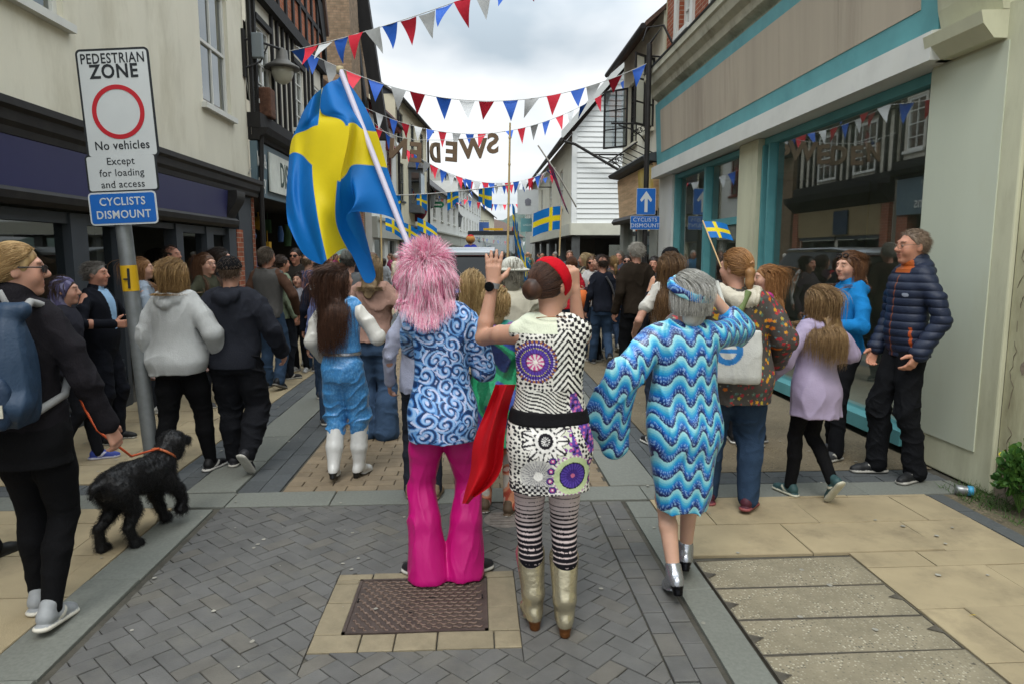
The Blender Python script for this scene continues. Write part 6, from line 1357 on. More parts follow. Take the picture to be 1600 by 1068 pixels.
def leafcoat(V):
    u = V[:,0]+V[:,1]*.6; v = V[:,2]; c = np.tile(A3(lin('#46423f')), (len(V),1))
    for s_, sd_, r_, cols in ((.048,1,.0135,['#c7891f','#a8272f','#b8a23a','#8c2a3a']),(.061,2,.015,['#c98f22','#9c2a33','#4d6b62','#c76a1c']),(.04,6,.006,['#5f7f86','#8f8a76','#a33a2a'])):
        d, dx, dy, i = cells(u, v, s_, sd_); th = np.arctan2(dy,dx); m = (d < r_*.78*(.7+.45*np.abs(np.sin(th*2.5+i*6)))) & ((i*7.7)%1 > .28); cc = pal(np.floor(i*len(cols)), cols); c[m] = cc[m]
    return c
def stripes(f_):
    def g(V):
        c = np.tile(A3(lin('#c9b9b8')), (len(V),1)); z = V[:,2]; t = np.clip((.635-z)/.27, 0, 1); per = .0225; k = (z/per)%1; c[k < .10+.72*t] = A3(lin('#16151a')); c[z > .665] = A3(lin('#c2aeb0')); return c
    return g
def solid(c): return lambda V: np.tile(A3(lin(c)), (len(V),1))
def quilt(p=.052, a=.009): return lambda P: -a*np.sqrt(np.abs(np.sin(pi*P[:,2]/p)))
# ------------------------------------------------------------------ the people, nearest first
WALK = lambda a=.2, up=40: dict(l=(-.085,a,0,0,6), r=(.085,-a,0,up,-6))
WALK2 = lambda a=.2, up=40: dict(r=(.085,a,0,0,-6), l=(-.085,-a,0,up,6))
STAND = dict(l=(-.10,.02,0,0,10), r=(.10,-.02,0,0,-10))
RED_X = .0

# woman in the pink wig
f = Fig('woman in pink shaggy wig, blue swirl tunic and magenta flared trousers', -.17, 3.27, 1.625, 0, 1.0, .015, 'f', .0055, '#b98c78', legs=dict(l=(-.085,.0,0,0,52), r=(.10,.03,0,0,-58)),
    arms=dict(l=((.07,.30,.02),(-.35,-.1,-1),'grip',(1,0,0)), r=((-.0,.26,-.27),(.30,-1,-.1),'relax',(-1,.2,.2))), lean=.02, hx=-.075); f.body()
f.top('tunic', paisley, .765, .028, 'elbow', (.074,.078,.08), M_SATIN, .007, 22, ex=([.76,.9,1.02,1.2],[.03,.015,.0,.0]), res=.0042, collar=.012)
def flare(S, f):
    for k in 'lr':
        kn, an = f.knee[k], f.ank[k]; S.chain([kn, kn*.55+an*.45+A3([0,-.012,0]), an*1.0+A3([0,-.005,-.055])], [.070,.082,.108], .02)
    S.half((0,0,.012), (0,0,-1), 'i')
f.legs_('trousers', '#b30f6b', (.112,.098,.072,.074,.085), mt=mat('magenta_satin', attr=True, rough=.36, var=.05, scale=10, bump=.5, bscale=16, spec=.45, stretch=(1,1,.22)), fold=.0065, ff=30, res=.0055, extra=flare, st=(1.3,1.3,.35))
f.shoes('sneaker', '#1c1b1e', '#b9b6ae')
def pinkwig(f):
    rng = np.random.RandomState(4); n = 12500; d = rng.normal(size=(n*2,3)); d /= np.linalg.norm(d,axis=1,keepdims=True); d = d[~((d[:,1] > .45) & (d[:,2] < .35))][:n]; n = len(d); c0 = f.hc+A3([.005,-.015,.01]); er = A3([.080,.098,.100]); p = c0+d*er; S_ = 9; paths = [p]; L = (.04+.105*rng.rand(n))*np.clip(1.15-.3*d[:,2],.6,1.6); cur = p.copy(); tuft = np.floor(vnoise(d,7,3)*9); tj = np.stack([np.sin(tuft*12.9+d[:,0]*9),np.sin(tuft*78.2+d[:,1]*9),np.sin(tuft*37.7+d[:,2]*9)],1)
    for i in range(1,S_):
        t = i/S_; g = d*(.85-.95*t)[None] if False else d*max(.12,(.8-1.05*t)); up_ = np.clip(d[:,2:3]*1.2-.15,0,1); v = d*((.55-.5*t)*(1-up_)+(1.0-.35*t)*up_)+A3([0,0,-1])*((.35+1.2*t)*(1-up_)+(.0+.55*t)*up_)+A3([0,0,.25])*up_+tj*.26+rng.normal(size=(n,3))*.12; v /= np.linalg.norm(v,axis=1,keepdims=True); cur = cur+v*(L/S_)[:,None]
        lc = (cur-c0)/(er*1.02); nr = np.linalg.norm(lc,axis=1,keepdims=True); cur = np.where(nr < 1, c0+lc/np.maximum(nr,1e-6)*er*1.02, cur); bk_ = -.07-.55*np.clip(1.47+f.dz-cur[:,2],0,.14)-.02*rng.rand(n); cur[:,1] = np.where((cur[:,2] < 1.47+f.dz) & (d[:,1] < .3), np.minimum(cur[:,1], bk_), cur[:,1]); paths.append(cur.copy())
    tt = np.linspace(0,1,S_)[None]; rad = .0015*(1-.8*tt**1.5)*(.6+.8*rng.rand(n,1)); m = rng.rand(n,1); m = np.clip(m*1.1+.25*tj[:,:1],0,1); col = A3(lin('#ec7fa8'))*(1-m)+A3(lin('#fbd0de'))*m; wh = rng.rand(n) > .80; col[wh] = A3(lin('#f6e6ec')); dk = rng.rand(n) > .92; col[dk] = A3(lin('#c94a80'))
    S = Sdf(); S.ell(c0, er*1.0, .01); S.half(c0+A3([0,.05,0]), nrm((0,1,-.5)), 'i', .01); V,F = S.mesh(.008); a = (V,F,np.tile(A3(lin('#c04474')),(len(V),1))); V,F,C = join_geo(a, seg_tubes(np.stack(paths,1), rad, col)); return link('wig', np_mesh('wig', V*f.s, F, C), f.root, [M_HAIR])
pinkwig(f)

# woman in the patterned dress and red headband
f = Fig('woman in black, white and purple patterned dress with red headband and raised hands', .30, 2.80, 1.60, 2, 1.14, .02, 'f', .0045, '#b58a74', legs=dict(l=(-.066,.03,0,0,6), r=(.072,-.04,0,0,-5)),
    arms=dict(l=((-.085,.25,.19),(-.25,.1,-1),'up',(0,1,.1)), r=((.0,.24,.17),(.12,.1,-1),'curl',(-.6,.8,0))), head=(-52,2)); f.body()
f.top('dress', mandala, .685, .022, 'none', mt=M_CLOTH, fold=.006, ff=18, ex=([.68,.85,1.0,1.12],[.03,.018,.0,.0]), res=.0036, neck=1.425)
f.legs_('tights', stripes(f), (.094,.086,.064,.06,.042), .95, fold=.0, res=.0045, ease=.004, back=.022)
f.shoes('cowboy', '#b3aa90', '#7a4f2e', mt=M_METALLIC, res=.005, name='cowboy_boot')
S = Sdf(); f.torso(S, .985, 1.045, .034, n=8); f.cloth('belt', S, '#161517', M_CLOTH, .006, .003, 40)
f.hair('bun', '#33211a', '#5a3b2b', n=2200, L=.26, wave=.0, thick=.0014, puff=.004, bun=(-.012,-.112,-.012), bunr=.047, S_=9, frizz=.05)
S = Sdf(); S.ell(f.H((0,-.008,.026)), A3((.094,.112,.108))*f.hs, .01, f.hR); q = f.hR@nrm((0,.86,.50)); S.half(f.H((0,.062,.035)), q, 'i', .006); S.half(f.H((0,-.005,.0)), -q, 'i', .006); f.cloth('headband', S, '#b5101f', M_CLOTH, .005, .003, 60)
mb = MB(); w0 = Vector(f.wri['l']*f.s); d = Vector(nrm(f.wri['l']-f.elb['l'])); sd_ = Vector((1,0,0)); mb.tube([w0-d*.012, w0+d*.012], .031, 16); mb.build('watch_strap', mat('grey_strap','#7d7e80',rough=.6), f.root)
mb = MB(); c = w0+Vector((-.014,-.024,-.004)); n_ = Vector((-.5,-.86,0)); mb.tube([c, c+n_*.01], .0215, 18); o = mb.build('watch', mat('watch_black','#0f1012',rough=.15,spec=.6,var=0), f.root)
mb = MB(); nb = f.nb*f.s; mb.tube([Vector(nb)+Vector((.07*sin(a),-.055*cos(a)-.012,.012+.012*cos(a))) for a in np.linspace(-1.5,1.5,14)], .002, 5); mb.build('necklace', mat('copper_chain','#9a6a4a',metal=.8,rough=.4), f.root)
# red scarf hanging from her belt
ct = []
for v, (y0, xa, xb) in zip((0,.15,.35,.6,.8,1.0), ((600,774,806),(640,759,795),(690,740,788),(735,735,784),(765,727,768),(786,722,742))):
    ct.append([list(Vector(px(xa+(xb-xa)*u, y0-(10*v if u > .6 else 0), 2.80+.06*sin(u*8+v*3)+.02*v))) for u in (0,.25,.5,.75,1)])
so = Vector((.16,2.8,.95)); C_ = A3(ct); nu, nv = 40, 60; tv = np.linspace(0,5,nv); tu = np.linspace(0,4,nu); rows = np.stack([cr(C_[:,j],tv) for j in range(5)],1); G_ = np.stack([cr(rows[i],tu) for i in range(nv)],0)
i = np.arange(nv-1)[:,None]*nu; j = np.arange(nu-1)[None]; o = link('red_scarf', np_mesh('red_scarf', G_.reshape(-1,3)-A3(so), np.stack([i+j,i+j+1,i+nu+j+1,i+nu+j],-1).reshape(-1,4), np.tile(A3(lin('#c3131f')),(nu*nv,1))), None, [M_FLAG]); o.location = so; tag(o, 'red cloth tied to the black belt and trailing beside the magenta trousers', 'scarf')

# woman in the blue wave kaftan
f = Fig('white haired woman in shiny blue wave print dress raising a small flag', 0.97, 3.10, 1.53, -3, 1.05, .02, 'f', .0055, '#bd957f', legs=dict(l=(-.05,-.12,0,18,4), r=(.07,.14,0,20,-14)),
    arms=dict(l=((-.26,-.02,-.42),(-.6,-.6,-.2),'none',None), r=((.03,.20,.20),(.75,.0,-1),'grip',(-.4,.9,0))), head=(24,6)); f.body()
def bell(S, f):
    s_, e_, w_ = f.sho['l'], f.elb['l'], f.wri['l']; S.chain([s_, e_, w_+(w_-e_)*.02], [.072,.09,.12], .035, ((0,1,0),.75)); S.cap(e_*.3+w_*.7+A3([-.02,0,-.03]), w_+A3([.045,0,-.15]), .10, .075, .04, ((0,1,0),.55))
    s_, e_, w_ = f.sho['r'], f.elb['r'], f.wri['r']; S.chain([s_, e_, e_*.72+w_*.28], [.068,.078,.07], .035)
f.top('dress', waveprint, .47, .035, 'none', mt=mat('foil_print', attr=True, rough=.3, var=.05, scale=9, bump=.3, bscale=16, spec=.5, stretch=(1,1,.35)), fold=.010, ff=20, ex=([.46,.7,.95,1.1,1.3],[-.02,.015,.02,.02,.005]), res=.0042, extra=bell)
f.shoes('heel', '#9d9fa4', '#17171a', mt=M_METALLIC, res=.005, name='silver_shoe')
f.hair('bob', '#a3a19a', '#cbc9c2', n=2600, L=.10, wave=.004, thick=.0013, puff=.02, S_=9, frizz=.08); f.glasses()
S = Sdf(); S.ell(f.H((0,-.012,.022)), A3((.120,.143,.135))*f.hs, .01, f.hR); q = f.hR@nrm((.05,-.26,.93)); S.half(f.H((0,0,.070)), q, 'i', .006); S.half(f.H((0,0,.022)), -q, 'i', .006); f.cloth('headband', S, waveprint, M_SATIN, .0045, .003, 60)

# woman with the backpack, far left
f = Fig('blonde woman in black jacket with sunglasses and a blue backpack', -1.93, 2.98, 1.665, 4, 1.08, 0, 'f', .0055, '#b98b76', legs=dict(l=(-.08,.10,0,0,4), r=(.07,-.10,0,8,-4)),
    arms=dict(r=((.14,.09,-.505),(.3,-.9,0),'relax',(-.9,.2,.1)), l=((-.12,.18,-.42),(-.3,-.9,0),'relax',None)), head=(-64,0)); f.body()
f.top('jacket', '#1d1b1f', .84, .02, 'long', (.07,.06,.05), fold=.010, ff=22, collar=.06, res=.006); f.legs_('leggings', '#0e0e10', (.1,.092,.068,.064,.042), fold=.004, res=.007)
S = Sdf(); f.torso(S, .74, .93, .016, ex=([.74,.93],[.03,.0])); f.cloth('skirt', S, '#121214', M_CLOTH, .007, .007, 26); f.shoes('sneaker', '#8f9294', '#c7c3b6'); f.glasses(True, '#141315', 'sunglasses')
f.hair('pony', '#8a6c44', '#b39668', n=2400, L=.16, wave=.006, thick=.0014, puff=.006, bun=(0,-.115,-.035), S_=9, frizz=.05)
bpk = empty('backpack', (0,0,0), 0, 'blue roll top backpack with grey straps worn by the blonde woman', 'backpack'); bpk.location = f.root.location; bpk.rotation_euler = f.root.rotation_euler
def bag_part(name, S, col, res=.007, mt=None, fold=.005, ff=24):
    if fold: S.disp.append(folds(fold, ff, 3))
    V,F = S.mesh(res); C = np.tile(A3(lin(col)),(len(V),1)) if isinstance(col,str) else col(V); return link(name, np_mesh(name, V, F, C), bpk, [mt or M_NYLON])
S = Sdf(); S.loft([.94,1.0,1.1,1.22,1.32,1.40], [.13,.15,.155,.145,.125,.10], [.075,.09,.095,.085,.07,.045], -.0, [-.21,-.22,-.22,-.215,-.205,-.19], 3.2, .02, .03); S.cap((-.11,-.28,1.03),(.11,-.28,1.03),.055,k=.03); S.cap((-.12,-.2,1.40),(.12,-.2,1.40),.03,k=.03); bag_part('bag', S, '#21354b')
S = Sdf(); S.loft([.95,1.0,1.1,1.15],[.09,.115,.115,.09],[.03,.04,.04,.03],0,-.305,3,.02,.02); bag_part('front_pocket', S, '#1e3046')
for sg in (-1,1):
    mb = MB(); mb.tube([(sg*.09,-.16,1.38),(sg*.1,-.1,1.425),(sg*.11,.0,1.40),(sg*.115,.10,1.3),(sg*.13,.12,1.15),(sg*.15,.0,1.02),(sg*.12,-.17,.98)], .017, 8); mb.build('strap', mat('grey_webbing','#8d8d8c',rough=.8), bpk)
mb = MB(); mb.tube([(-.05,-.16,1.40),(-.04,-.19,1.47),(.04,-.19,1.47),(.05,-.16,1.40)], .013, 7); mb.build('handle', mat('grey_webbing'), bpk)
mb = MB(); mb.box(.05,.10,-.349,-.345,1.0,1.05); mb.build('label_patch', mat('patch_white','#b9b5a6',rough=.8,var=.25,scale=60), bpk)
ls = empty('dog_lead', (0,0,0), 0, 'orange dog lead running down from the hand of the woman with the backpack', 'dog lead'); mb = MB(); mb.tube([atY(120,610,3.3), atY(133,640,3.32), atY(152,672,3.3), atY(176,690,3.2), atY(205,712,3.5), atY(248,700,3.98)], .006, 6); mb.build('cord', mat('lead_orange','#c5532a',rough=.6), ls)

# person at the left edge
f = Fig('dark blue clad person cut off by the left edge behind the backpack', -2.62, 3.42, 1.63, -30, 1.1, 0, 'm', .008, '#b58a74', legs=WALK(.16,20)); f.body(); f.top('shirt', '#27304e', .88, .02, fold=.008); f.legs_('trousers', '#101114', (.11,.1,.085,.08,.075), fold=.008); f.shoes('shoe', '#141414', '#2a2826'); f.hair('short', '#6a5238', '#8a6e4c', n=500, L=.05)

# white hoodie and dark hoodie couple
f = Fig('blonde woman in pale grey oversized hoodie and black leggings', -2.16, 5.02, 1.575, -4, 1.22, .02, 'f', .0065, '#b98c78', legs=dict(l=(-.12,-.12,0,0,8), r=(.14,.13,0,0,-14)), arms=dict(l=((-.12,.04,-.50),(-.4,-.9,0),'relax',None), r=((.13,.1,-.44),(.6,-.8,0),'relax',None))); f.body()
f.top('hoodie', '#a9abaa', .835, .052, 'long', (.088,.084,.058), fold=.013, ff=18, hood=True, res=.007, ex=([.83,.87,.92,1.2],[-.012,.0,.022,.0])); f.legs_('leggings', '#0d0d0f', (.105,.1,.072,.07,.044), fold=.003); f.shoes('sneaker', '#151517', '#c4c1ba'); f.hair('bob', '#6b4f30', '#b08f5e', n=2200, L=.19, wave=.014, thick=.0015, puff=.022, S_=9, frizz=.16)
f = Fig('stocky man in dark hoodie with a black cap, walking beside the pale hoodie', -1.80, 5.12, 1.60, -2, 1.27, .03, 'm', .0065, '#b08570', legs=dict(l=(-.09,.12,0,0,6), r=(.12,-.22,0,48,-8)), arms=dict(l=((-.12,.06,-.48),(-.5,-.8,0),'relax',None), r=((.15,.14,-.45),(.5,-.8,0),'relax',None))); f.body()
f.top('hoodie', '#22242b', .84, .03, 'long', (.085,.076,.054), fold=.011, ff=20, hood=True, res=.007); f.legs_('trousers', '#17181c', (.125,.112,.092,.088,.066), fold=.010, ff=26); f.shoes('sneaker', '#26262a', '#b7b4aa'); f.hair('short', '#4a3a2e', '#6a5644', n=500, L=.03, thick=.0014); f.cap_hat('#131315', False)

# woman in blue satin
f = Fig('long haired woman in blue satin waistcoat and breeches with white boots', -.96, 4.86, 1.545, -10, 1.05, 0, 'f', .0065, '#b88b76', legs=dict(l=(-.075,-.06,0,10,12), r=(.085,.08,0,0,-14)), arms=dict(l=((-.05,.13,-.42),(-.2,-1,0),'relax',None), r=((.07,.25,-.26),(.4,-1,-.1),'curl',(-1,0,.3))), head=(-35,4)); f.body()
SAT = lambda V: np.where((vnoise(V,420,3) > .3)[:,None], A3(lin('#5f9dd0')), A3(lin('#3f83be')))
M_LAME = mat('blue_lame', attr=True, rough=.28, var=.12, scale=60, bump=.4, bscale=60, spec=.6)
f.top('blouse', '#c6c4bd', 1.08, .008, 'long', (.068,.068,.06), M_SATIN, .009, 24); f.top('waistcoat', SAT, 1.03, .034, 'none', mt=M_LAME, fold=.006)
def puffk(S, f):
    for k in 'lr': kn, an = f.knee[k], f.ank[k]; S.ell(kn*1.0+A3([0,-.005,.01]), (.092,.092,.07), .03)
f.legs_('breeches', SAT, (.112,.108,.092,.08,.066), 1.03, M_LAME, .010, 26, stop=.66, extra=puffk); S = Sdf(); f.torso(S, 1.005, 1.06, .028, n=8); f.cloth('belt', S, '#a5a6a8', M_METALLIC, .007)
f.shoes('boot', '#c9c9c6', '#161616', mt=M_SHINY, res=.006, name='white_boot'); f.hair('long', '#2e1d16', '#573a2a', n=2600, L=.36, wave=.02, thick=.0015, puff=.014, S_=12, frizz=.12)

# others in the procession ahead
f = Fig('blonde woman in dusty pink fluffy jacket and wide blue jeans', -.90, 5.98, 1.60, -6, 1.1, 0, 'f', .007, '#b98c78', legs=STAND, arms=dict(r=((.12,.2,-.3),(.6,-.7,0),'relax',None))); f.body(); f.top('jacket', '#96786c', .93, .045, 'long', (.085,.08,.06), fold=.014, ff=30, collar=.03); f.legs_('jeans', '#3d526d', (.112,.108,.1,.105,.115), fold=.009); f.shoes('shoe', '#8a7660', '#6a5a48'); f.hair('bob', '#6f5a40', '#9a8564', n=1800, L=.24, wave=.004, thick=.0016, puff=.012, S_=10)
f = Fig('person in pale lilac jacket hidden behind the pink wig', -.37, 4.45, 1.48, 0, 1.0, 0, 'f', .008, '#b98c78', legs=STAND, arms=dict(l=((-.10,.08,-.49),(-.3,-.9,0),'relax',None))); f.body(); f.top('jacket', '#a6a9bd', .84, .03, fold=.010); f.legs_('trousers', '#2a2d36', fold=.006); f.shoes('shoe', '#8a745c', '#5a4a3a'); f.hair('short', '#4a3828', n=300, L=.04)
f = Fig('person in shimmering green costume between the pink wig and the red headband', .12, 4.15, 1.42, -15, 1.1, 0, 'f', .007, '#b98c78', legs=STAND, arms=dict(l=((-.2,-.02,-.38),(-.5,-.5,0),'relax',None), r=((.13,.1,-.4),(.5,-.8,0),'relax',None))); f.body()
IRI = lambda V: pal(np.clip((vnoise(V,16,7)+1)*2.6,0,5), ['#1d2b52','#1f6b4a','#2f9a6a','#3a4f9a','#6b3a7a','#2a7f74'])
f.top('costume', IRI, .55, .05, 'long', (.085,.1,.1), M_LAME, .012, 22, ex=([.55,1.0],[.04,0])); f.legs_('patterned_leggings', lambda V: pal(np.clip((vnoise(V,40,9)+1)*2.2,0,3), ['#c2a79a','#a84f3f','#c98a6a','#b9b2a8']), fold=.004); f.shoes('shoe', '#5a4a3a'); f.hair('bob', '#8a6d45', '#b89c6c', n=600, L=.14)
f = Fig('woman with long wavy blonde hair in a cream lace top', -.03, 5.0, 1.50, -5, 1.0, 0, 'f', .007, '#b98c78', legs=STAND); f.body(); f.top('lace_top', lambda V: np.where((cells(V[:,0],V[:,2],.016,2)[0] < .0045)[:,None], A3(lin('#6f604c')), A3(lin('#b3a78f'))), .86, .02, 'long'); f.legs_('trousers', '#3a3a40'); f.shoes('shoe'); f.hair('long', '#8a6d45', '#b89c6c', n=2000, L=.33, wave=.018, thick=.0016, puff=.014, S_=11)
f = Fig('person in white hat and cream top behind the raised hand', .27, 5.2, 1.58, 0, 1.15, 0, 'f', .008, '#b98c78', legs=STAND, arms=dict(r=((.1,.25,.1),(.5,0,-.9),'relax',None))); f.body(); f.top('top', '#b9b4a4', .84, .03); f.legs_('trousers', '#b0aa98'); f.shoes('shoe'); f.hair('bob', '#8a8578', n=300, L=.12); S = Sdf(); S.ell(f.H((0,-.01,.05)), (.1,.118,.09), .01, f.hR); S.half(f.H((0,0,.03)), f.hR@nrm((0,0,-1)), 'i'); S.cap(f.H((0,-.01,.03)), f.H((0,-.01,.036)), .15, .14, .02, ((0,0,1),.12)); f.cloth('hat', S, '#b9b8ae', M_CLOTH)

# right hand side
f = Fig('woman in dark coat printed with autumn leaves, fleece hood and blue jeans', 1.61, 4.17, 1.645, -14, 1.3, .02, 'f', .0065, '#b98c78', legs=dict(l=(-.12,.06,0,0,10), r=(.12,-.06,0,6,-24)), arms=dict(l=((-.12,.24,-.26),(-.6,-.7,0),'relax',None), r=((.14,.16,-.42),(.5,-.8,0),'relax',None)), head=(48,-2)); f.body()
f.top('coat', leafcoat, .735, .05, 'long', (.092,.085,.064), M_NYLON, .010, 18, ex=([.73,.9,1.1,1.3],[.045,.035,.02,0]), res=.0045); f.legs_('jeans', '#2b3c52', (.125,.115,.09,.08,.064), fold=.009); f.shoes('sneaker', '#4a1f2c', '#8a4a4a'); f.hair('pony', '#7a5432', '#a87c4c', n=2000, L=.15, wave=.006, thick=.0015, puff=.012, bun=(0,-.11,.0), S_=9, frizz=.1)
S = Sdf(); c = f.nb+A3([0,-.06,-.01]); S.chain([c+A3([-.10,.05,.03]), c+A3([-.07,-.04,-.0]), c+A3([0,-.075,-.035]), c+A3([.08,-.05,-.02]), c+A3([.11,.04,.02])], [.035,.045,.05,.05,.038], .03); f.cloth('fleece_hood', S, '#bdb6a6', M_CLOTH, .006, .010, 50)
mb = MB(); H_ = lambda p: Vector(f.H(p)*f.s); mb.tube([H_((-.02,-.125,.03)),H_((.0,-.13,.04)),H_((.02,-.125,.03)),H_((.03,-.12,.01))],.008,6); mb.build('hair_clip', mat('tortoise_clip','#b58a6a',rough=.35), f.root)
mb = MB()
for sg in (-1,1): mb.tube([H_((sg*.03+.024*cos(a),.062-.02*abs(sg*.03+.024*cos(a))/.05,.104+.02*sin(a)*.6)) for a in np.linspace(0,2*pi,12)],.004,5)
mb.build('sunglasses_on_head', mat('sunglass_dark','#1b1614',rough=.2,var=0), f.root)
tb = empty('tote_bag', f.root.location, f.root.rotation_euler.z, 'white cotton tote bag with blue round print, carried with the leaf print coat', 'bag')
S = Sdf(); S.loft([.86,.90,1.05,1.18],[.15,.16,.155,.15],[.03,.045,.04,.02],-.03,-.27,3.5,.02,.015); S.disp.append(folds(.008,20,4)); V,F = S.mesh(.006); r_ = np.hypot(V[:,0]+.07, V[:,2]-1.06); blue = (r_ < .085) & (r_ > .05) | ((np.abs(V[:,2]-1.06) < .012) & (r_ < .05)); link('bag', np_mesh('bag', V, F, np.where(blue[:,None], A3(lin('#2f6fa8')), A3(lin('#b9b9b4')))), tb, [M_CLOTH])
for yy, xx in ((-.29,-.12),(-.29,.05)): mb = MB(); mb.tube([(xx,yy,1.17),(-.10,-.24,1.33),(-.13,-.14,1.45),(-.15,.0,1.42),(-.2,.05,1.2)], .012, 7); mb.build('strap', mat('tote_strap','#b3b3ac',rough=.9), tb)
mb = MB(); mb.tube([(.05,-.17,1.40),(.0,-.195,1.28),(-.06,-.20,1.16)], .020, 6); mb.build('green_strap', mat('green_webbing','#6f7f52',rough=.85), tb)
f = Fig('girl in lilac raincoat with long light brown hair, heel lifted', 2.20, 4.28, 1.405, 14, 1.02, 0, 'f', .006, '#bd927d', legs=dict(l=(-.07,.13,0,0,6), r=(.09,-.20,0,52,-4)), arms=dict(l=((-.14,.20,-.42),(-.4,-.9,0),'relax',None), r=((.08,.2,-.3),(.6,-.7,0),'relax',None)), lean=.02); f.body()
f.top('raincoat', '#9c8fa9', .70, .05, 'long', (.078,.072,.06), M_NYLON, .012, 18, hood=True, ex=([.70,.95,1.1],[.045,.02,0]), res=.006); f.legs_('leggings', '#101012', (.088,.08,.064,.06,.045), fold=.004); f.shoes('sneaker', '#2f4a4c', '#b9b6a4'); f.hair('long', '#6b5036', '#a0835a', n=2600, L=.25, wave=.02, thick=.0017, puff=.014, S_=12, frizz=.12)
f = Fig('smiling auburn haired woman in bright blue hoodie by the shop glass', 2.90, 5.22, 1.63, 104, 1.0, 0, 'f', .0065, '#bd917c', legs=dict(l=(-.09,.1,0,0,14), r=(.1,-.06,0,0,-16)), arms=dict(l=((.06,.26,-.26),(-.6,-.7,-.2),'relax',None), r=((-.02,.27,-.24),(.6,-.7,-.2),'relax',None)), head=(4,0)); f.body()
f.top('hoodie', '#1c76b5', .90, .024, 'long', (.07,.066,.05), fold=.009, hood=True, collar=.03); f.legs_('trousers', '#121316', (.1,.088,.07,.066,.06), fold=.006); f.shoes('sneaker', '#37383a', '#a8a59c'); f.hair('bob', '#4f3424', '#7d573a', n=1800, L=.22, wave=.006, thick=.0015, puff=.014, S_=10)
mb = MB(); H_ = lambda p: Vector(f.H(p)*f.s)
for sg in (-1,1): mb.tube([H_((sg*.034+.026*cos(a),.07,.098+.016*sin(a))) for a in np.linspace(0,2*pi,12)],.005,5)
mb.build('sunglasses_on_head', mat('sunglass_dark'), f.root)
f = Fig('man in navy quilted jacket with orange lining, standing against the pale pier', 3.07, 4.70, 1.79, 94, .88, .025, 'm', .0055, '#b8836b', legs=dict(l=(-.10,-.06,0,0,22), r=(.11,.08,0,0,-6)), arms=dict(l=((-.04,.07,-.49),(-.5,-.85,0),'relax',(.9,.3,0)), r=((.02,.10,-.5),(.5,-.85,0),'relax',None)), head=(-8,0)); f.body()
S = Sdf(); 
def puf(S, f): S.cap(f.nb+A3([0,-.005,-.02]), f.nb+A3([0,-.012,.045]), .078, .078, .02); c = f.nb+A3([0,-.055,.0]); S.chain([c+A3([-.075,.02,.02]), c+A3([0,-.04,-.01]), c+A3([.075,.02,.02])], [.036,.046,.036], .03); S.disp.append(quilt()); 
NAVY = A3(lin('#1a2338'))
def navy(V):
    c = np.tile(NAVY,(len(V),1)); m = (V[:,2] > 1.415+f.dz) & (V[:,1] > .03) & (np.abs(V[:,0]) < .07); c[m] = A3(lin('#a3501c')); m = (np.abs(V[:,0]) < .005) & (V[:,1] > .05) & (V[:,2] < 1.4); c[m] = A3(lin('#7a3f1f'));  m = (np.abs(V[:,0]+.13) < .006) & (V[:,1] > .04) & (V[:,2] < 1.06) & (V[:,2] > .93); c[m] = A3(lin('#a8481c')); m = (np.hypot(V[:,0]+.09,(V[:,2]-1.27)*1.6) < .022) & (V[:,1] > .05); c[m] = A3(lin('#8f96a6')); return c
f.top('quilted_jacket', navy, .865, .03, 'long', (.07,.064,.054), M_NYLON, .003, 20, extra=puf, res=.005); f.legs_('trousers', '#131417', (.112,.1,.084,.078,.07), fold=.010, ff=24); f.shoes('sneaker', '#17181a', '#a3a098'); f.hair('short', '#7a6656', '#94826f', n=1200, L=.012, thick=.0010, frizz=.04, cut=-.03); f.glasses(False, '#6a5a4a')
f = Fig('girl in bright pink jacket half hidden behind the leaf print coat', 2.40, 5.6, 1.52, 70, 1.0, 0, 'f', .008, '#bd927d', legs=STAND, head=(20,0)); f.body(); f.top('jacket', '#b03a80', .86, .03); f.legs_('trousers', '#17181c'); f.shoes('sneaker', '#161618', '#8a8a86'); f.hair('long', '#8a5f3a', '#a87a4c', n=900, L=.28, wave=.01)
p = atY(1140,390,5.7); f = Fig('brown haired woman with a dark rucksack behind the leaf print coat', p.x, 5.7, 1.63, 0, 1.05, 0, 'f', .009, '#b98c78', legs=STAND); f.body(); f.top('coat', '#24262b', .8, .035); f.legs_('trousers', '#1a1b20'); f.shoes('sneaker'); f.hair('bob', '#33241b', '#503a2b', n=1200, L=.22)
p = atY(1046,382,5.6); f = Fig('young woman in white T-shirt with very long wavy brown hair', p.x, 5.6, 1.62, 6, 1.0, 0, 'f', .007, '#b98c78', legs=STAND, arms=dict(l=((-.09,.18,-.38),(-.4,-.9,0),'relax',None))); f.body(); f.top('t_shirt', '#bdbab2', .86, .026, 'short'); f.legs_('jeans', '#2c3442'); f.shoes('sneaker'); f.hair('long', '#4a3626', '#80613f', n=2600, L=.36, wave=.022, thick=.0018, puff=.016, S_=13, frizz=.14)
p = atY(1048,378,6.6); f = Fig('person in a black cap behind the long brown hair', p.x, 6.6, 1.68, 0, 1.1, 0, 'm', .01, legs=STAND); f.body(); f.top('jacket', '#1d1f24', .84, .03); f.legs_('trousers', '#16171b'); f.shoes('sneaker'); f.hair('short', '#2a211b', n=200, L=.03); f.cap_hat('#121214')
f = Fig('white haired man in dark brown jumper seen from behind', 1.98, 8.45, 1.76, 4, 1.12, 0, 'm', .009, '#b58470', legs=WALK(.1,15)); f.body(); f.top('jumper', '#272019', .86, .024, 'long', (.072,.064,.05), fold=.009); f.legs_('trousers', '#101114', (.11,.1,.084,.078,.07)); f.shoes('shoe', '#141414'); f.hair('short', '#8f8a80', '#b5b0a6', n=900, L=.03, thick=.0018)
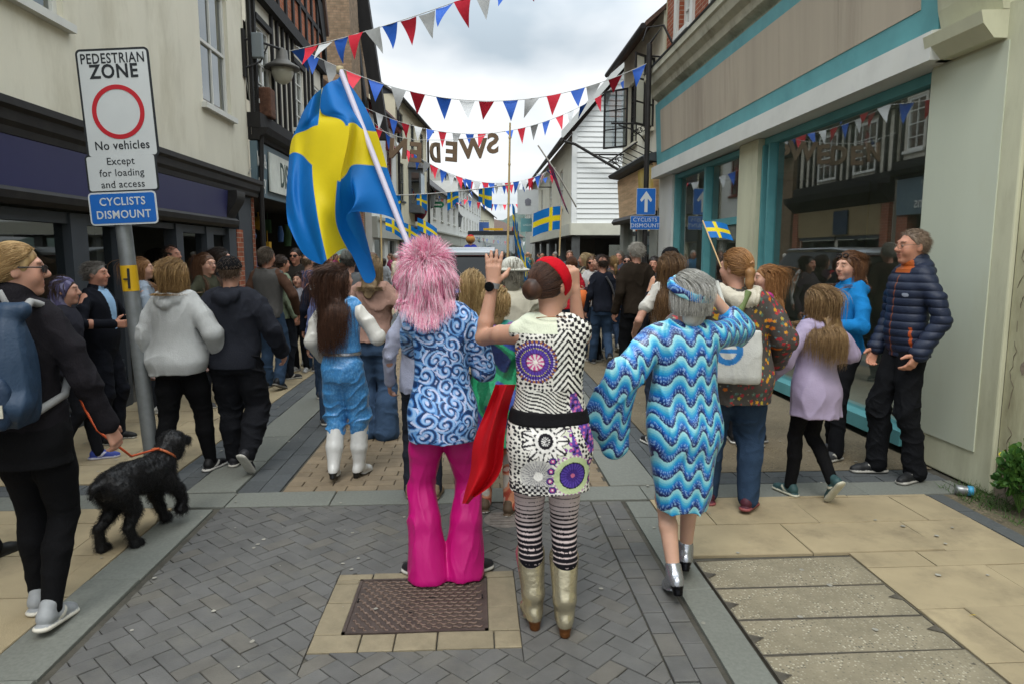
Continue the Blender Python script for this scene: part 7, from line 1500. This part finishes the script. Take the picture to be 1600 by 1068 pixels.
f = Fig('man in navy jacket with a shoulder strap and blue jeans, ahead of the brown jumper', 1.82, 9.85, 1.60, 2, 1.08, 0, 'm', .01, '#b58470', legs=WALK(.22,40)); f.body(); f.top('jacket', '#191c25', .86, .03, fold=.008); f.legs_('jeans', '#31435a', (.11,.1,.08,.074,.06)); f.shoes('sneaker', '#18181b', '#77756e'); f.hair('bald', '#2a2019', '#3b2d23', n=300, L=.015); mb = MB(); mb.tube([(.02,-.15,1.30),(.1,-.135,1.18),(.17,-.1,1.0)],.016,5); mb.build('strap', mat('strap_grey','#4a4a4c',rough=.8), f.root)

# left pavement
f = Fig('grey haired man in navy coat over light blue shirt, in profile by the post', -3.22, 5.98, 1.555, -92, 1.15, .03, 'm', .0065, '#b3806a', legs=STAND, arms=dict(r=((.04,.26,-.24),(.6,-.7,-.2),'curl',None), l=((-.02,.26,-.26),(-.6,-.7,0),'relax',None)), head=(4,0)); f.body()
f.top('coat', lambda V: np.where(((np.abs(V[:,0]+.01) < .018+.20*np.clip(V[:,2]-f.dz-1.08,0,.25)) & (V[:,1] > .04) & (V[:,2] > 1.08+f.dz))[:,None], A3(lin('#8fb0cf')), A3(lin('#14161d'))), .76, .03, 'long', collar=.03); f.legs_('trousers', '#14161d', (.11,.1,.085,.08,.072)); f.shoes('shoe', '#161616'); f.hair('short', '#55504a', '#827c74', n=1600, L=.03, thick=.0011)
f = Fig('girl in a mauve headscarf between the backpack and the navy coat', -3.12, 5.35, 1.44, -75, 1.0, 0, 'f', .008, '#b98c78', legs=WALK(.14,20)); f.body(); f.top('jacket', '#2b2b33', .84, .03); f.legs_('trousers', '#15161a'); f.shoes('sneaker', '#2f3f8a', '#b0aeb8'); f.hair('bob', '#3a2c22', n=200, L=.12); S = Sdf(); S.ell(f.H((0,-.015,.02)), A3((.09,.108,.108))*f.hs, .01, f.hR); S.half(f.H((0,.05,.03)), f.hR@nrm((0,1,-.45)), 'i'); S.cap(f.H((0,-.06,-.05)), f.H((0,-.05,-.13)), .075,.08,.03); f.cloth('headscarf', S, lambda V: np.where((vnoise(V,60,3) > .2)[:,None], A3(lin('#77748f')), A3(lin('#565270'))), M_CLOTH)
M_ = [ # x px, top px y, depth, h, face, sex, hair style/cols, top col/name, extra
 (222,408,7.1,1.58,-62,'f','long','#7a5536','#a3784c','#8f9aa6','top','young woman with long strawberry blonde hair beside the yellow band of the post',None),
 (322,397,7.4,1.62,-118,'f','long','#4a3222','#6b4a32','#3a3b2f','olive jacket','woman with glasses and olive jacket looking across the street','g'),
 (345,388,7.75,1.68,-88,'f','bob','#1f1814','#33261e','#17181b','black jacket','dark haired person in profile beside the woman with glasses',None),
 (268,384,8.9,1.72,-95,'m','bald','#3a2f28','#55483e','#262a33','dark jacket','bald man in profile in the shop doorway',None),
 (247,389,9.3,1.68,-60,'f','bob','#1b1512','#2c221c','#22252c','dark top','dark haired woman left of the bald man in the doorway',None),
 (440,408,9.0,1.60,-40,'f','bun','#2c211b','#4a382c','#6f7a66','sage top','woman with a pale hair clip and sage top',None),
 (461,390,10.2,1.70,172,'m','short','#1d1713','#33281f','#2a2724','dark shirt','man in sunglasses facing us beside the flag','s'),
 (482,403,9.6,1.62,-35,'m','bald','#5a4a3c','#77644f','#5a4650','mottled shirt','shaven headed man with mottled shirt under the flag edge',None),
 (502,421,7.6,1.56,4,'m','short','#2a211b','#3c3027','#1a1e2b','dark uniform jacket','man in dark navy uniform jacket just left of the blue satin waistcoat','u'),
 (545,394,7.2,1.66,0,'m','short','#33302c','#4a4640','#55585a','grey jacket','man in a grey cap beyond the blue satin waistcoat','c'),
 (512,448,6.4,1.5,10,'f','bob','#3a2c22','#503c2e','#5c668f','lavender blue top','person in lavender blue top close behind the satin waistcoat',None),
 (893,405,10.6,1.57,0,'f','bob','#4f3020','#6b442c','#a51f2c','red quilted jacket','woman in red quilted jacket with auburn hair',None),
 (925,408,10.9,1.58,172,'f','bob','#4a3222','#7a5a3a','#b5b3b0','white top','woman in white top and sunglasses facing us','s'),
 (913,396,12.0,1.63,70,'f','bob','#9a8560','#b59f78','#4b4a44','patterned top','blonde woman in patterned top turned to the left by the posts',None),
 (937,399,10.3,1.60,80,'f','bob','#2a1f1a','#3f2f27','#35252e','plum jacket','dark haired woman in plum jacket holding an orange bag','o'),
 (958,405,11.2,1.58,10,'f','pony','#7a5f3c','#96794e','#4a4038','brown top','ponytailed woman right of the navy jacket man',None),
 (968,392,13.0,1.68,150,'m','short','#5a564e','#757067','#3f4450','grey shirt','grey haired man beyond the brown jumper',None),
 (980,404,11.5,1.60,165,'m','short','#2a211b','#3c3027','#a3202c','red top','man in sunglasses and red top right of the grey shirt','s'),
 (1022,404,9.5,1.58,150,'f','bob','#1f1814','#33261e','#3b3338','dark top','dark haired woman peeping between brown jumper and long hair',None),
]
for (x,y,Y,h,fc,sx,hs,hc1,hc2,tc,tn,lab,ex_) in M_:
    p = atY(x,y,Y); f = Fig(lab, p.x, Y, h, fc, random.uniform(.98,1.12), 0, sx, .009, random.choice(['#b98c78','#b3806a','#bd927d']), legs=STAND if abs(fc) > 30 else WALK(.12,20), head=(random.uniform(-8,8),0), arms=dict(r=((.05,.24,-.25),(.6,-.7,-.2),'relax',None)) if abs(fc) > 60 else None); f.body()
    kw = {}
    if 'quilted' in tn: kw['extra'] = lambda S, f: S.disp.append(quilt(.055,.008))
    tcol = tc if tn not in ('patterned top','mottled shirt') else (lambda V: np.where((vnoise(V,60,3) > .1)[:,None], A3(lin('#a39d8e' if tn[0]=='p' else '#8a6a70')), A3(lin('#2f2c2a' if tn[0]=='p' else '#3f4a6a'))))
    f.top(tn.split()[-1], tcol, .84, .026, fold=.008, **kw); f.legs_('trousers', random.choice(['#15161a','#2b3a50','#1d2026','#33445a']), fold=.006); f.shoes('sneaker', random.choice(['#17181a','#3a3a3c','#8a8a86']), '#a8a59c')
    f.hair(hs, hc1, hc2, n=700 if Y < 8 else 350, L=dict(long=.32,bob=.22,short=.035,bald=.012,bun=.2,pony=.18)[hs], thick=.002)
    if ex_ == 'g': f.glasses()
    if ex_ == 's': f.glasses(True, '#141315', 'sunglasses')
    if ex_ == 'c': f.cap_hat('#5b5c58', True)
    if ex_ == 'u': mb = MB(); mb.box(-.11,.11,-.152,-.148,1.24,1.29); mb.build('reflective_panel', mat('reflective','#9a9da0',rough=.4,var=.3,scale=40), f.root)
    if ex_ == 'o': mb = MB(); mb.lathe((-.1,.26,.78),[(.02,0),(.11,.03),(.12,.2),(.06,.3)],14); tag(mb.build('shoulder_bag', mat('orange_bag','#c0612a',rough=.8), None), 'orange cloth bag held by the woman in the plum jacket','bag'); bpy.data.objects['shoulder_bag'].matrix_world = Matrix.Translation(f.root.location)@Matrix.Rotation(f.root.rotation_euler.z,4,'Z')
f = Fig('man in grey gilet with brown sleeves and blue jeans, seen from behind', -2.48, 8.28, 1.70, -8, 1.12, 0, 'm', .008, '#b3806a', legs=dict(l=(-.1,.1,0,0,6), r=(.12,-.1,0,20,-10)), arms=dict(r=((.14,.12,-.46),(.6,-.8,0),'relax',None)), head=(-16,0)); f.body(); f.top('jumper', '#4a352a', .9, .012, 'long', (.072,.066,.05)); f.top('gilet', '#4d4c4a', .87, .03, 'none', fold=.008); f.legs_('jeans', '#35485f', (.112,.1,.08,.074,.064)); f.shoes('sneaker', '#161719', '#7a7770'); f.hair('short', '#4a3f35', '#6f6355', n=1200, L=.06, thick=.0018)
f = Fig('girl in pale grey hooded top with dark hair tied back, facing us', -2.45, 9.56, 1.36, 168, .95, 0, 'f', .008, '#c09480', legs=STAND); f.body(); f.top('hooded_top', '#8d8f98', .86, .024, hood=True); f.legs_('trousers', '#141519'); f.shoes('sneaker', '#9a9a98', '#b5b3ac'); f.hair('pony', '#211814', '#33261f', n=500, L=.14)
f = Fig('figure with red topped straw hat and blue shirt riding high on the float', atY(735,372,17).x, 17, 1.62, 4, 1.1, 0, 'm', .012, legs=STAND, z=.45); f.body(); f.top('shirt', '#27348a', .85, .04); f.legs_('trousers', '#20242c'); f.shoes('shoe'); S = Sdf(); S.ell(f.H((0,-.01,.02)), (.12,.13,.12), .01); f.cloth('hat', S, lambda V: np.where((V[:,2] > f.hc[2]+.09)[:,None], A3(lin('#a02a2c')), A3(lin('#b5824a'))), M_CLOTH)

# the crowd farther on
rg = random.Random(21); used = []
TOPS = [('#2b3346','navy'),('#8b8f92','pale grey'),('#c3b9a2','cream'),('#8fa6bd','pale blue'),('#4b4f52','grey'),('#7a2430','dark red'),('#2f5a7a','blue'),('#a9a8a2','white'),('#4a5240','green'),('#6b4a35','brown'),('#8f7f60','tan'),('#8a3a5a','pink'),('#b08a2a','mustard'),('#3a6a6a','teal')]
HAIRS = [('#2a1f18','dark'),('#5a4230','brown'),('#97805a','blonde'),('#8a867e','grey'),('#b0aca4','white'),('#6b3f28','auburn')]
cnt = {}
spots = []
for k in range(400):
    Y = rg.uniform(11.5, 42)**1.0; side = rg.random()
    if side < .42: X = rg.uniform(-3.2,-1.3)+max(0,(Y-22)*.085)
    elif side < .85: X = rg.uniform(.7,3.2)
    else: X = rg.uniform(-1.2,.8)
    if abs(X+.3) < 1.5 and 11 < Y < 26.5: continue
    if abs(X-3.08) < .3 and abs(Y-12.5) < .4: continue
    if any(math.hypot(X-a, Y-b) < .55 for a, b in spots): continue
    spots.append((X,Y))
    if len(spots) >= 52: break
for X, Y in sorted(spots, key=lambda s_: s_[1]):
    t = rg.choice(TOPS); hr = rg.choice(HAIRS); sx = rg.choice('mf'); st = rg.choice(['short','bald','short'] if sx == 'm' else ['long','bob','bob','pony','bun']); fc = rg.choice([0,8,-10,60,-60,100,-100,165,-165,175]); key = (t[1],hr[1],sx)
    side = 'left' if X < -.9 else ('right' if X > .6 else 'middle'); dist = 'nearer' if Y < 17 else ('farther' if Y < 27 else 'distant'); lab = f"{dist} {hr[1]} haired {'man' if sx=='m' else 'woman'} in {t[1]} top, {side} of the crowd up the street"
    f = Fig(lab, X, Y, rg.uniform(1.56,1.76) if sx == 'm' else rg.uniform(1.5,1.67), fc, rg.uniform(.95,1.18), 0, sx, .013 if Y < 20 else .018, rg.choice(['#b98c78','#b3806a','#bd927d','#a87660']), legs=STAND, hands=False, group='people in the crowd up the street'); f.body(); f.top('jacket', t[0], .85, .03, rg.choice(['long','long','short']), fold=.007); f.legs_('trousers', rg.choice(['#15161a','#2b3a50','#1d2026','#3a4a5e','#55503f'])); f.shoes('shoe', '#1a1a1c', res=.013); f.hair(st, hr[0], hr[0], n=0, L=dict(long=.3,bob=.2,short=.03,bald=.01,bun=.2,pony=.16)[st])
    cnt.setdefault(lab, []).append(f.root)
SP = ['beside the kerb','near the shop fronts','closest of them to us','between two others','just behind','a little apart','towards the middle']
for lab, os_ in cnt.items():
    if len(os_) > 1:
        for i, o in enumerate(sorted(os_, key=lambda o: o.location.y)): o['label'] = lab.replace(', ', [', first ',', second ',', third ',', fourth ',', fifth ',', sixth '][i])
# ------------------------------------------------------------------ dog
def dog():
    r = empty('dog', (-1.93,3.86,0), R(-20), 'curly black spaniel with orange collar trotting on the buff slabs', 'dog'); S = Sdf(); k = .03
    S.chain([(0,-.20,.43),(0,-.08,.44),(0,.08,.42),(0,.17,.42)], [.10,.105,.115,.105], .05); S.chain([(0,.17,.45),(0,.24,.53),(.0,.285,.585)], [.085,.07,.062], .04)
    S.ell((0,.315,.60),(.062,.075,.062),.03); S.cap((0,.35,.585),(0,.435,.56),.042,.032,.03); S.ell((0,.458,.563),(.016,.014,.013),.01)
    for sg in (-1,1): S.ell((sg*.062,.30,.545),(.024,.042,.085),.02,roty(sg*.15)); S.cap((sg*.025,.345,.64),(sg*.03,.36,.632),.012,.01,.015)
    legs = dict(fl=[(-.065,.16,.36),(-.06,.19,.22),(-.055,.22,.12),(-.055,.25,.05)], fr=[(.065,.16,.36),(.065,.26,.26),(.065,.30,.17),(.065,.27,.115)], hl=[(-.07,-.20,.40),(-.07,-.14,.25),(-.07,-.26,.16),(-.07,-.25,.03)], hr=[(.07,-.20,.40),(.07,-.12,.25),(.07,-.17,.15),(.07,-.13,.03)])
    for kk, P in legs.items(): S.chain(P, [.075,.05,.030,.028] if kk[0] == 'h' else [.062,.046,.032,.030], .04); e_ = P[-1]; S.cap(e_,(e_[0],e_[1]+.035,max(.025,e_[2]-.012)),.036,.028,.02)
    S.chain([(0,-.28,.46),(0,-.34,.45),(0,-.36,.40)],[.03,.022,.012],.03)
    S.disp.append(lambda P: .004*vnoise(P,70,3)+.003*vnoise(P,140,5)); V,F = S.mesh(.0065); B = A3(lin('#0d0c0d')); C = np.tile(B,(len(V),1)); rs = np.random.RandomState(2)
    cen = V[F].mean(1); nn = np.cross(V[F[:,1]]-V[F[:,0]], V[F[:,2]]-V[F[:,0]]); nn /= np.maximum(np.linalg.norm(nn,axis=1,keepdims=True),1e-9); ix = rs.permutation(len(cen))[:11000]; p = cen[ix]; nn = nn[ix]; n = len(ix); t0 = np.linspace(0,1,7)[None,:,None]; L = (.013+.016*rs.rand(n,1,1)); ph = rs.rand(n,1,1)*6.28; a = np.cross(nn, rs.normal(size=(n,3))); a /= np.linalg.norm(a,axis=1,keepdims=True); b = np.cross(nn,a); pth = p[:,None]+nn[:,None]*L*t0*.8+(a[:,None]*np.sin(ph+t0*6)+b[:,None]*np.cos(ph+t0*6))*.005*t0+A3([0,-.2,-.5])*L*t0**2
    V2,F2_,C2 = seg_tubes(pth, .0011*(1-.7*np.linspace(0,1,7))[None]*np.ones((n,1)), B*(.7+1.2*rs.rand(n,1))); V,F,C = join_geo((V,F,C),(V2,F2_,C2)); r.scale = (.86,.86,.86); link('body', np_mesh('body',V,F,C), r, [mat('black_fur', attr=True, rough=.55, var=.1, spec=.35)])
    mb = MB(); mb.tube([Vector((.078*cos(a),.225+.03*sin(a)*1.0,.515-.055*sin(a)))+Vector((0,.03*sin(a),0)) for a in np.linspace(0,2*pi,22)],.009,6,False); mb.build('collar', mat('collar_orange','#b5623a',rough=.6), r)
    mb = MB(); 
    for sg in (-1,1): mb.lathe((sg*.034,.368,.612),[(0,.009),(.006,.007),(.009,0),(.006,-.007),(0,-.009)],8)
    mb.build('eye', mat('dog_eye','#1a0f08',rough=.1,spec=.7,var=0), r); mb = MB(); mb.lathe((0,.458,.563),[(0,.015),(.012,.01),(.017,0),(.01,-.01),(0,-.014)],10); mb.build('nose', mat('dog_nose','#111011',rough=.3), r); return r
dog()
# ------------------------------------------------------------------ vehicles of the parade
def suv():
    r = empty('car', (-.32,12.3,0), 0, 'silver grey estate car with dark rear window driving ahead of the crowd', 'car'); W = .93
    M_P = mat('silver_paint','#8f9294',rough=.3,metal=.5,var=.03,coat=.6); M_PD = mat('dark_car_trim','#15161a',rough=.35,var=.05); M_G = glass('car_glass',(.08,.09,.10),.13)
    def sec(y, z0, z1, w0, w1): return [(-w0,y,z0),(-w0*1.0,y,(z0+z1)/2),(-w1,y,z1),(w1,y,z1),(w0,y,(z0+z1)/2),(w0,y,z0)]
    def loftq(secs, name, m, par, bev=.03):
        b = MB(); n = 6; vs = [p for s_ in secs for p in s_]; fs = [(i*n+j,i*n+(j+1)%n,(i+1)*n+(j+1)%n,(i+1)*n+j) for i in range(len(secs)-1) for j in range(n)]+[tuple(range(n)),tuple(range((len(secs)-1)*n,len(secs)*n))[::-1]]; b.add(vs,fs); return b.build(name, m, par, bev)
    loftq([sec(0,.42,.95,W*.94,W*.93),sec(.12,.3,1.05,W,W*.96),sec(3.4,.3,1.0,W,W*.95),sec(4.4,.32,.92,W*.95,W*.85),sec(4.55,.4,.8,W*.85,W*.75)],'body',M_PD,r,.05)
    loftq([sec(.10,1.03,1.62,W*.93,W*.72),sec(.5,1.03,1.66,W*.94,W*.75),sec(2.4,1.02,1.66,W*.94,W*.75),sec(3.3,1.0,1.05,W*.92,W*.85)],'cabin',M_PD,r,.03)
    b = MB(); 
    for (y,z,w_) in ((-.06,1.60,.62),(.15,1.655,.70),(.6,1.70,.72),(2.4,1.69,.72),(2.6,1.66,.70)): b.v += [(-w_,y,z),(-w_*.9,y,z+.045),(w_*.9,y,z+.045),(w_,y,z)]
    for i in range(4):
        for j in range(3): b.f.append([i*4+j,i*4+j+1,(i+1)*4+j+1,(i+1)*4+j]); b.m.append(0); b.sm.append(True)
        b.f.append([i*4+3,i*4,(i+1)*4,(i+1)*4+3]); b.m.append(0); b.sm.append(False)
    b.f.append([3,2,1,0]); b.m.append(0); b.sm.append(False); b.build('roof', M_P, r)
    b = MB(); b.add([(-.80,.02,1.06),(.80,.02,1.06),(.62,.085,1.57),(-.62,.085,1.57)],[(0,1,2,3)]); b.build('rear_window', M_G, r)
    b = MB(); b.tube([(.3,.0,1.07),(-.3,-.02,1.12)],.012,6); b.build('wiper', M_PD, r)
    b = MB(); b.box(-.62,.62,-.02,.02,1.585,1.6); b.build('brake_light', mat('lamp_red','#7a1a1c',rough=.2), r)
    for sg in (-1,1): b = MB(); b.box(sg*.72,sg*.9,-.03,.1,.75,1.05); b.build('tail_light', mat('lamp_red'), r, .02)
    b = MB(); b.box(-.86,.86,-.012,.0,.93,1.0); b.build('blue_stripe', mat('stripe_blue','#3a63a8',rough=.4), r); b = MB(); b.box(-.9,.9,-.05,.1,.32,.6); b.build('bumper', M_PD, r, .03); b = MB(); b.box(-.26,.26,-.058,-.05,.62,.73); b.build('number_plate', mat('plate_yellow','#b59a2c',rough=.5,var=0), r)
    for sg in (-1,1):
        for y in (.85,3.6):
            w_ = MB(); w_.lathe((sg*(W-.13),y,.34),[(.2,-.11),(.33,-.11),(.345,-.06),(.345,.06),(.33,.11),(.2,.11)],24,'x'); t = w_.build('wheel', mat('tyre','#141414',rough=.9), r); w_ = MB(); w_.lathe((sg*(W-.05),y,.34),[(0,.03*sg),(.2,.035*sg),(.21,0)],16,'x'); w_.build('rim', mat('rim','#77797b',metal=.7,rough=.4), t)
        b = MB(); b.box(sg*.9,sg*1.07,2.55,2.65,1.0,1.16); b.build('wing_mirror', M_P, r, .03)
suv()
fl = empty('parade_float', (-.2,16.2,0), 0, 'flat trailer float with dark rails and a yellow light bar ahead of the car', 'parade float')
b = MB(); b.box(-1.1,1.1,0,5.5,.35,.48); b.build('deck', mat('deck_grey','#4a4a48',rough=.8), fl)
for sg in (-1,1):
    for y in (1.0,4.4): w_ = MB(); w_.lathe((sg*.95,y,.3),[(.1,-.1),(.29,-.1),(.3,0),(.29,.1),(.1,.1)],20,'x'); w_.build('wheel', mat('tyre'), fl)
for x in (-1.05,-.35,.35,1.05):
    for y in (.1,5.4): b = MB(); b.tube([(x,y,.48),(x,y,1.25 if y > 1 else 1.1)],.03,6); b.build('rail_post', M_BLACKP, fl)
b = MB(); b.tube([(-1.1,5.4,1.25),(1.1,5.4,1.25)],.03,6); b.tube([(-1.1,.1,1.1),(1.1,.1,1.1)],.025,6); b.build('rail', M_BLACKP, fl)
trc = empty('tractor', (.6,24.5,0), 0, 'dark tractor cab with yellow beacon bar pulling the parade', 'tractor'); b = MB(); b.box(-.85,.85,0,1.6,1.0,1.15); 
for x in (-.82,.82):
    for y in (.04,1.56): b.box(x-.05,x+.05,y-.05,y+.05,1.15,2.3)
b.box(-.9,.9,-.1,1.7,2.3,2.42); b.box(-.5,.5,1.6,3.4,.8,1.6); b.build('cab', mat('tractor_dark','#23272a',rough=.5), trc); b = MB(); b.fquad(Frame((0,0,0),(1,0,0),(0,-1,0)),[(-.77,1.2,-.02),(.77,1.2,-.02),(.77,2.28,-.02),(-.77,2.28,-.02)]); b.build('cab_window', M_GLD, trc)
b = MB(); b.box(-.35,.35,.2,.3,2.45,2.53); b.build('light_bar', mat('yellow_bar','#c79a1a',rough=.4), trc); b = MB(); b.lathe((.75,.3,2.42),[(.07,0),(.08,.1),(.04,.2),(0,.21)],12); b.build('beacon', mat('orange_beacon','#c05a1a',rough=.3), trc)
for sg in (-1,1):
    for y,rr in ((.5,.75),(3.0,.5)): w_ = MB(); w_.lathe((sg*.9,y,rr),[(.2,-.2),(rr-.03,-.2),(rr,-.1),(rr,.1),(rr-.03,.2),(.2,.2)],24,'x'); w_.build('wheel', mat('tyre'), trc)
print('built in', round(time.time()-_T0,1))
